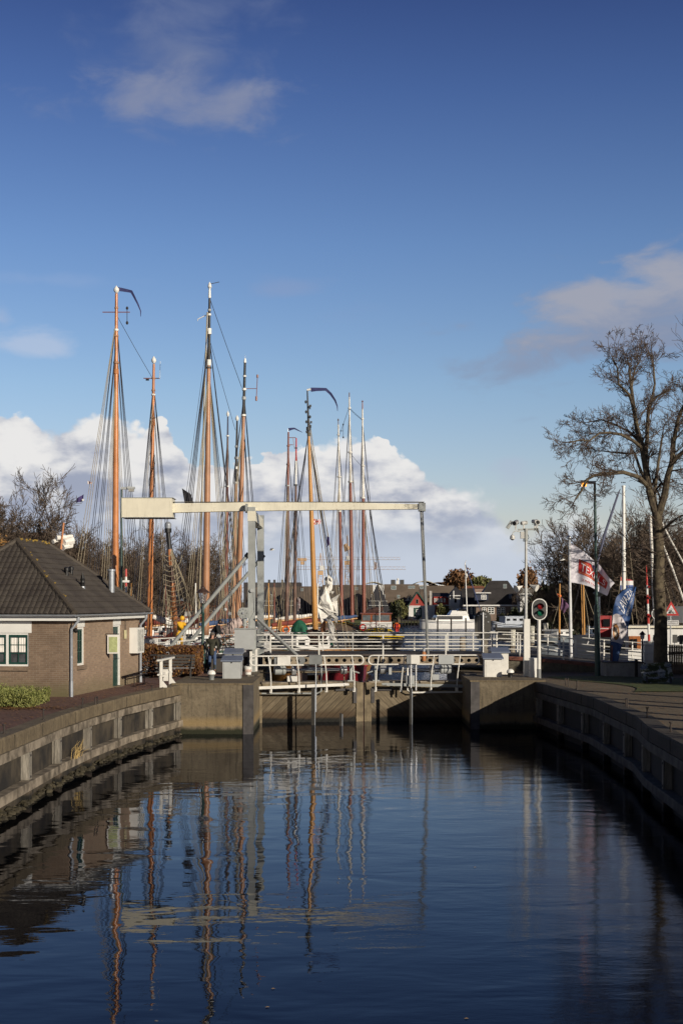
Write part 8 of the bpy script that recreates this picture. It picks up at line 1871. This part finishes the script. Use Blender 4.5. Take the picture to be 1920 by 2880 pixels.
t = thing('cottage', 'white cottage with a dark pyramid roof behind the motor cruiser', 'house', (PX(1283, 300), 300, .9)); Y = 300; gable(t, PX(1264, Y), PX(1305, Y), Y, Y + 7, .9, PZ(1674, Y), PZ(1649, Y), wallwh, roofdk, 'y', .45, .4)
windows(t, [(1276, 1284, 1682, 1696), (1292, 1299, 1682, 1696)], Y - .02, bars=False); MB().bb(PX(1273, Y), PX(1276, Y), Y - .6, Y - .3, PZ(1702, Y), PZ(1662, Y)).build('white_post', wallwh, t); MB().bb(PX(1260, Y), PX(1285, Y), Y - .8, Y - .61, PZ(1705, Y), PZ(1702, Y)).build('canopy', wallwh, t)
# the big dark roofed house
t = thing('villa', 'large villa with steep dark tiled roofs and white framed windows', 'house', (PX(1420, 285), 285, .9)); Y = 285
ze_ = PZ(1703, Y); MB().bb(PX(1338, Y), PX(1474, Y), Y, Y + 10, .9, ze_).build('wall', mat('brown villa brick', (.19, .14, .11), .9, var=.15, vs=2), t)
a = [(PX(1338, Y), Y - .4, ze_), (PX(1476, Y), Y - .4, ze_), (PX(1476, Y), Y + 10, ze_), (PX(1338, Y), Y + 10, ze_)]; r_ = [(PX(1376, 290), 290, PZ(1633, 290)), (PX(1427, 290), 290, PZ(1633, 290))]
rdk = mat('villa tiles', (.030, .027, .028), .7, var=.3, vs=.8, bump=1, bs=3); mb = MB(); mb.add(a + r_, [(0, 1, 5, 4), (1, 2, 5), (2, 3, 4, 5), (3, 0, 4)]); rf_ = mb.build('roof', rdk, t)
rl_ = MB()
for k in range(1, 20):
    v = k / 20; p0, p1 = Vector(a[0]).lerp(Vector(r_[0]), v), Vector(a[1]).lerp(Vector(r_[1]), v); rl_.beam(p0 + Vector((0, -.05, .03)), p1 + Vector((0, -.05, .03)), .1, .05)
rl_.build('tile_course', mat('villa tile edge', (.06, .055, .055), .6), rf_)
MB().bb(PX(1300, Y), PX(1476, Y), Y - .75, Y - .45, ze_ - .12, ze_ + .15).build('gutter_board', wallwh, t)
windows(t, [(1355, 1367, 1708, 1724), (1371, 1389, 1708, 1727), (1397, 1406, 1708, 1727), (1408, 1419, 1708, 1727), (1436, 1443, 1708, 1721), (1447, 1458, 1708, 1721)], Y - .02)
skylight(t, [(1414, 1424, 1643, 1655), (1430, 1438, 1672, 1683)], Y - .4, ze_, 290, PZ(1633, 290), Y)
MB().bb(PX(1335, 284), PX(1372, 284), 284.2, 286, PZ(1688, 284), PZ(1669, 284)).build('dormer', navy, t); windows(t, [(1352, 1367, 1673, 1686)], 284.18); MB().bb(PX(1337, 284), PX(1379, 284), 283.6, 286, PZ(1669, 284) + .01, PZ(1666, 284)).build('dormer_roof', wallwh, t)
t = thing('cottage', 'dark navy boarded cottage joined to the big villa beside the yacht mast', 'house', (PX(1322, 287), 287, .9)); gable(t, PX(1303, 287), PX(1336, 287), 287, 294, .9, PZ(1703, 287), PZ(1655, 290), navy, rdk, 'x', .05); windows(t, [(1322, 1328, 1708, 1727), (1332, 1338, 1708, 1727)], 286.98)
t = thing('building', 'orange roofed building with a row of skylights behind the villa', 'building', (PX(1335, 330), 330, .9)); gable(t, PX(1315, 330), PX(1360, 330), 330, 338, .9, PZ(1654, 330), PZ(1647, 330), bricktr, roofrd, 'x', .05)
t = thing('cottage', 'white low house with a wide flat eave behind the camera mast', 'house', (PX(1505, 280), 280, .9)); gable(t, PX(1462, 280), PX(1530, 280), 280, 288, .9, PZ(1672, 280), PZ(1655, 280), wallwh, mat('drab roof', (.2, .18, .15), .8), 'x', .2); MB().bb(PX(1456, 280), PX(1536, 280), 279, 279.4, PZ(1672, 280), PZ(1669, 280)).build('fascia', wallwh, t)
# buildings on the left shore behind the masts
for k, (a_, b_, yr, ye, Y, wm_, rm_, lab) in enumerate((
        (520, 610, 1680, 1706, 170, bricktr, roofrd, 'red brick house with a white dormer behind the lantern post'), (395, 470, 1668, 1712, 175, bricktr, mat('far grey tiles', (.16, .13, .11), .8, var=.2), 'brick house with a grey pointed roof behind the orange mast'),
        (470, 525, 1690, 1716, 165, wallwh, roofrd, 'white house with an orange roof behind the rope nets'), (612, 690, 1694, 1716, 180, brickdk, roofdk, 'low dark brick warehouse behind the pink sail cover'))):
    t = thing('shore_house', lab, 'house', (PX((a_ + b_) / 2, Y), Y, .9)); gable(t, PX(a_, Y), PX(b_, Y), Y, Y + 9, .9, PZ(ye, Y), PZ(yr, Y + 4.5), wm_, rm_, 'x', .1)
    n = int((b_ - a_) / 12); windows(t, [(a_ + 6 + i * 12, a_ + 12 + i * 12, ye + 5, ye + 16) for i in range(n)], Y - .02)
    if k == 0: MB().bb(PX(543, Y), PX(560, Y), Y - .4, Y + 2, PZ(1703, Y), PZ(1690, Y)).build('dormer', wallwh, t); windows(t, [(544, 548, 1693, 1701), (549, 553, 1693, 1701), (554, 559, 1693, 1701)], Y - .42, bars=False)
t = thing('building', 'long dark brown roof behind the bare trees above the brick house', 'building', (PX(60, 150), 150, .9)); gable(t, PX(-250, 150), PX(190, 150), 150, 166, .9, PZ(1560, 150), PZ(1497, 158), bricktr, mat('dull brown roof', (.12, .065, .04), .85, var=.2, vs=.4), 'x', .25)
# a white sail bundle on a mast just above the house roof
t = thing('furled_sail', 'white furled sail bundle showing above the ridge of the tiled roof', 'sail', P(178, 1512, 78)); rg = random.Random(4)
for (x0_, y0_, x1_, y1_, r_) in ((150, 1524, 172, 1512, .16), (160, 1513, 205, 1508, .13), (180, 1526, 202, 1520, .26), (176, 1540, 200, 1532, .2)): MB().path([P(x0_ + (x1_ - x0_) * i / 5, y0_ + (y1_ - y0_) * i / 5, 78 + .1 * i) for i in range(6)], [r_ * rg.uniform(.6, 1.1) for i in range(6)], 8).build('sail_fold', canvas, t)
MB().tube(P(172, 1545, 78), P(180, 1470, 78), .05).build('spar', varnish, t)
# red and white post behind the house
t = thing('marker_post', 'red and white painted post with a white cross behind the roof edge', 'post', P(355, 1790, 74)); a_ = P(355, 1700, 74)
for k, (y0, y1, m_) in enumerate(((1800, 1650, winwhite), (1650, 1638, red), (1638, 1622, winwhite), (1622, 1600, red))): MB().tube(P(355, y0, 74), P(355, y1, 74), .055, None, 8).build('band', m_, t)
MB().bb(a_.x - .18, a_.x + .18, 73.9, 73.98, PZ(1638, 74), PZ(1632, 74)).build('cross_arm', winwhite, t)
# globe street lamps in the left harbour
for k, (px, py) in enumerate(((634, 1714), (645.5, 1727))):
    Y = 80; t = thing('globe_lamp', ['small white globe lamp behind the cyclist', 'larger round white globe lamp above the pink sail cover'][k], 'street lamp', (PX(px, Y), Y, 1)); MB().ball(P(px, py, Y), .1 + .02 * k, 12).build('globe', winwhite, t, True); MB().tube((PX(px, Y), Y, 1), (PX(px, Y), Y, PZ(py, Y) - .1), .03).build('post', darkgrey, t)
# cranes
def crane(px, yt, yj, xa, xb, Y, lab):
    t = thing('tower_crane', lab, 'crane', (PX(px, Y), Y, .9), 'yellow tower cranes far behind the roofs'); x = PX(px, Y); zt_, zj = PZ(yt, Y), PZ(yj, Y); m_ = mat('crane yellow', (.55, .36, .20), .6, var=.05); w = .9
    mb = MB()
    for sx_ in (-1, 1):
        for sy_ in (-1, 1): mb.tube((x + sx_ * w, Y + sy_ * w, .9), (x + sx_ * w, Y + sy_ * w, zj), .12, None, 4)
    n = int((zj - 1) / 1.8)
    for k in range(n): z = .9 + k * (zj - .9) / n; s = 1 if k % 2 else -1; mb.tube((x - s * w, Y - w, z), (x + s * w, Y - w, z + (zj - .9) / n), .08, None, 3); mb.tube((x - w, Y - w, z), (x + w, Y - w, z), .07, None, 3)
    mb.build('tower', m_, t)
    hd_ = MB().tube((x - .5, Y, zj + 1), (x, Y, zt_), .12, None, 4).tube((x + .8, Y, zj + 1), (x, Y, zt_), .12, None, 4).build('peak', m_, t); MB().bb(x - 1, x + 1, Y - 1, Y + 1, zj - 1.2, zj + .4).build('slewing_unit', m_, t); MB().bb(x - .2, x + 1.4, Y - 1.6, Y - .6, zj + .5, zj + 2.2).build('cab', wallwh, t)
    xa, xb = PX(xa, Y), PX(xb, Y); jb = MB()
    for dz_, dy_ in ((0, -.6), (0, .6), (1.1, 0)): jb.tube((xa, Y + dy_, zj + .8 + dz_), (xb, Y + dy_, zj + .8 + dz_ * .9), .045, None, 3)
    n = int(abs(xb - xa) / 1.6)
    for k in range(n): u0, u1 = xa + (xb - xa) * k / n, xa + (xb - xa) * (k + 1) / n; jb.tube((u0, Y - .6, zj + .8), ((u0 + u1) / 2, Y, zj + 1.9), .03, None, 3).tube(((u0 + u1) / 2, Y, zj + 1.9), (u1, Y - .6, zj + .8), .03, None, 3)
    jb.build('jib', m_, t); return t, m_
t, m_ = crane(901, 1555, 1608, 830, 1140, 520, 'tower crane with a long jib between the golden and the red brown masts'); MB().bb(PX(836, 520), PX(862, 520), 519, 521, PZ(1578, 520), PZ(1570, 520)).bb(PX(845, 520), PX(856, 520), 519, 521, PZ(1588, 520), PZ(1579, 520)).build('counterweight', m_, t)
t, m_ = crane(976, 1505, 1580, 830, 1125, 560, 'taller tower crane with a raised yellow arm behind the middle masts'); MB().tube(P(978, 1548, 560), P(970, 1530, 560), 1.6, .8, 6).build('raised_arm', m_, t)

# ---- far vegetation
def roundtree(px0, px1, yt, yb, Y, m, lab, n=3500, size=.35, seed=1):
    x = PX((px0 + px1) / 2, Y); t = thing('tree', lab, 'tree', (x, Y, .9)); w = (px1 - px0) * Y / F / 2; zt_, zb_ = PZ(yt, Y), PZ(yb, Y); mb = MB(); leaf_ball(mb, (x, Y, (zt_ + zb_) / 2), (w, w, (zt_ - zb_) / 2), n, size, random.Random(seed), 22); mb.build('crown', m, t); MB().tube((x, Y, .5), (x, Y, (zt_ + zb_) / 2), .4, .2, 7).build('trunk', bark, t)
roundtree(1254, 1324, 1603, 1665, 400, lm_brown, 'round russet brown tree beyond the brown roofs', 4500, .5, 1)
roundtree(1322, 1378, 1623, 1665, 390, lm_olive, 'round olive green tree beside the russet tree', 3500, .45, 2)
roundtree(1450, 1518, 1605, 1700, 300, lm_brown, 'brown green tree behind the camera mast', 4500, .32, 3)
roundtree(1098, 1140, 1688, 1740, 285, lm_olive, 'yellow green willow beside the red boathouse', 2600, .22, 4)
roundtree(1112, 1128, 1700, 1738, 283, lm_dark, 'dark clipped evergreen at the water before the brown house', 1400, .2, 5)
roundtree(1228, 1262, 1700, 1735, 292, lm_olive, 'low yellowish shrub behind the motor cruiser', 1500, .2, 6)
roundtree(1425, 1470, 1712, 1760, 265, lm_dark, 'dark shrub before the villa windows', 2600, .25, 7)
roundtree(1465, 1500, 1705, 1765, 262, lm_dark, 'dark shrub beside the square column', 2600, .25, 8)
roundtree(1395, 1430, 1728, 1760, 268, lm_olive, 'low reddish green shrub below the villa windows', 1300, .2, 9)
for k, (a_, b_, yt_, Y, s) in enumerate(((1490, 1580, 1655, 150, 11), (1560, 1660, 1640, 140, 12), (1640, 1740, 1600, 130, 13), (1720, 1830, 1560, 126, 14), (1800, 1900, 1545, 122, 15), (1860, 1990, 1510, 118, 16))):
    roundtree(a_, b_, yt_, 1790, Y, lm_dark, ['dark evergreen mass behind the ship signal', 'dark evergreen mass behind the flag', 'dark evergreen mass behind the street lamp', 'dark evergreen mass behind the tall white mast', 'dark evergreen mass behind the tree trunk', 'tall dark evergreen mass beyond the tree trunk'][k], 11000, .26, s)
# bare trees: a few built ones, copied with their parts
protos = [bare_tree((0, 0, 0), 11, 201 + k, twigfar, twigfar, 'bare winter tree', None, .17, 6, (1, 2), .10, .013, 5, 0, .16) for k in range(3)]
LT = [(-60, 118, 1.0, 'bare tree at the far edge behind the ridge of the tiled roof'), (20, 112, 1.42, 'tall bare tree rising over the hip of the tiled roof'), (95, 125, 1.12, 'bare tree above the middle of the tiled roof'), (160, 120, 1.05, 'bare tree behind the white sail bundle'), (215, 128, 1.1, 'bare tree under the small violet flag'), (262, 124, 1.02, 'bare tree behind the thin stays of the orange mast'),
      (300, 135, .95, 'bare tree just beside the first orange mast'), (365, 132, 1.0, 'bare tree between the two orange masts'), (405, 140, 1.08, 'bare tree behind the counterweight'), (455, 134, 1.05, 'bare tree behind the short net hung mast'), (505, 140, 1.15, 'bare tree below the black flag'), (550, 138, 1.0, 'bare tree behind the tall brown mast'), (600, 150, .85, 'bare tree behind the lantern post')]
for k, (px, Y, s, lab) in enumerate(LT):
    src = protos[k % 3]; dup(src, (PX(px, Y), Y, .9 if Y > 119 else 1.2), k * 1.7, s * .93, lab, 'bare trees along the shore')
RT_ = [(1565, 112, .8, 'thin bare tree behind the flagpole'), (1640, 105, 1.25, 'bare tree between the flag and the street lamp'), (1700, 102, 1.6, 'wide bare tree behind the street lamp pole'), (1740, 108, 1.5, 'bare tree behind the tall white mast'), (1800, 98, 1.2, 'bare tree crown touching the promenade tree'), (1880, 96, 1.35, 'bare tree beyond the promenade tree trunk'), (1935, 100, 1.5, 'tall bare tree at the frame edge'), (1520, 130, .7, 'low bare tree behind the ship signal')]
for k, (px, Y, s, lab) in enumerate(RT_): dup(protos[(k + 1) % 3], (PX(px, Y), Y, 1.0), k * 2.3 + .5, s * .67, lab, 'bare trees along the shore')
for p in protos:
    for c in kids(p): bpy.data.objects.remove(c)
    bpy.data.objects.remove(p)
# brown oak leaves on a branch at the edge behind the roof
t = thing('oak_branch', 'brown leafed oak branch overhanging the tiled roof', 'tree', P(-20, 1560, 52)); mb = MB(); rg = random.Random(2)
br_ = MB()
for k in range(9):
    a_ = P(-60, 1600 - 12 * k, 52); b_ = P(rg.uniform(0, 45), rg.uniform(1495, 1560), 52 + rg.uniform(-1, 1)); br_.path([a_, a_.lerp(b_, .5) + Vector((0, 0, .1)), b_], [.03, .02, .01], 5)
    for j in range(26):
        p = a_.lerp(b_, rg.uniform(.5, 1.05)) + Vector((rg.gauss(0, .1), rg.gauss(0, .2), rg.gauss(0, .1))); R = Euler((rg.uniform(0, 6), rg.uniform(0, 6), 0)).to_matrix(); s = rg.uniform(.03, .07); mb.add([p + R @ Vector(v) for v in ((-s, 0, 0), (0, -s * .6, 0), (s, 0, 0), (0, s * .6, 0))], [(0, 1, 2, 3)])
br_.path([P(-80, 1750, 52), P(-70, 1500, 52), P(-40, 1400, 52)], [.2, .12, .05], 7)
br_.build('branch', bark, t); mb.build('leaves', lm_oak, t)
# far thin flagpoles beyond the trees and two gulls
for k, (px, yt_, yb_) in enumerate(((1523, 1592, 1640), (1538, 1587, 1640), (1553, 1588, 1640), (1568, 1590, 1640))):
    Y = 260; t = thing('flagpole', ['distant white flagpole flying a small red flag', 'distant bare white flagpole, second of the far row', 'distant bare white flagpole, third of the far row', 'distant short white flagpole at the end of the far row'][k], 'flagpole', (PX(px, Y), Y, .9)); MB().tube((PX(px, Y), Y, .9), (PX(px, Y), Y, PZ(yt_, Y)), .09, .06, 5).build('pole', winwhite, t)
    if k == 0: flagm(t, P(px, yt_ + 6, Y), .55, .5, mat('flag red white', (.4, .1, .1)))
for k, (px, py, Y, sz) in enumerate(((763, 1547, 110, .5), (1577, 1575, 90, .45))):
    t = thing('gull', ['white gull flying between the portal and the weathered masts', 'white gull flying beside the flagpole'][k], 'gull', P(px, py, Y)); c = P(px, py, Y)
    MB().lathe(c - Vector((sz * .3, 0, 0)), [(.01, 0), (.05, .08), (.065, .18), (.05, .28), (.035, .34), (.01, .42)], 8, (1, .3, .1)).build('body', winwhite, t, True)
    for s_ in (-1, 1): MB().add([(c.x - .05, c.y, c.z + .03), (c.x + .1, c.y, c.z + .03), (c.x + .06 + .1, c.y + s_ * sz * .55, c.z + .16), (c.x - .02, c.y + s_ * sz, c.z + .10), (c.x - .08, c.y + s_ * sz * .5, c.z + .14)], [(0, 1, 2, 3, 4)]).build('wing', boxgrey, t)
# leaves afloat
lf = mat('floating leaf', (.45, .30, .12), .7)
for k, (px, py) in enumerate(((768, 2782), (752, 2834), (1311, 2866), (1335, 2440), (379, 2138))):
    Y = HC * F / (py - HZ); c = Vector((PX(px, Y), Y, .006)); tag(MB().add([c + Vector(v) for v in ((-.03, 0, 0), (-.01, -.018, .006), (.03, 0, .002), (.0, .018, .006))], [(0, 1, 2, 3)]).build('leaf', lf, loc=tuple(c)), ['pale leaf floating in the dark water below the masts', 'yellow leaf floating near the lower frame edge', 'tan leaf floating at the very bottom of the picture', 'dark leaf adrift in the middle of the canal', 'bright leaf floating beside the timber quay wall'][k], 'leaf', 'leaves floating on the canal')
for o in bpy.data.objects:
    if '_o' in o: del o['_o']
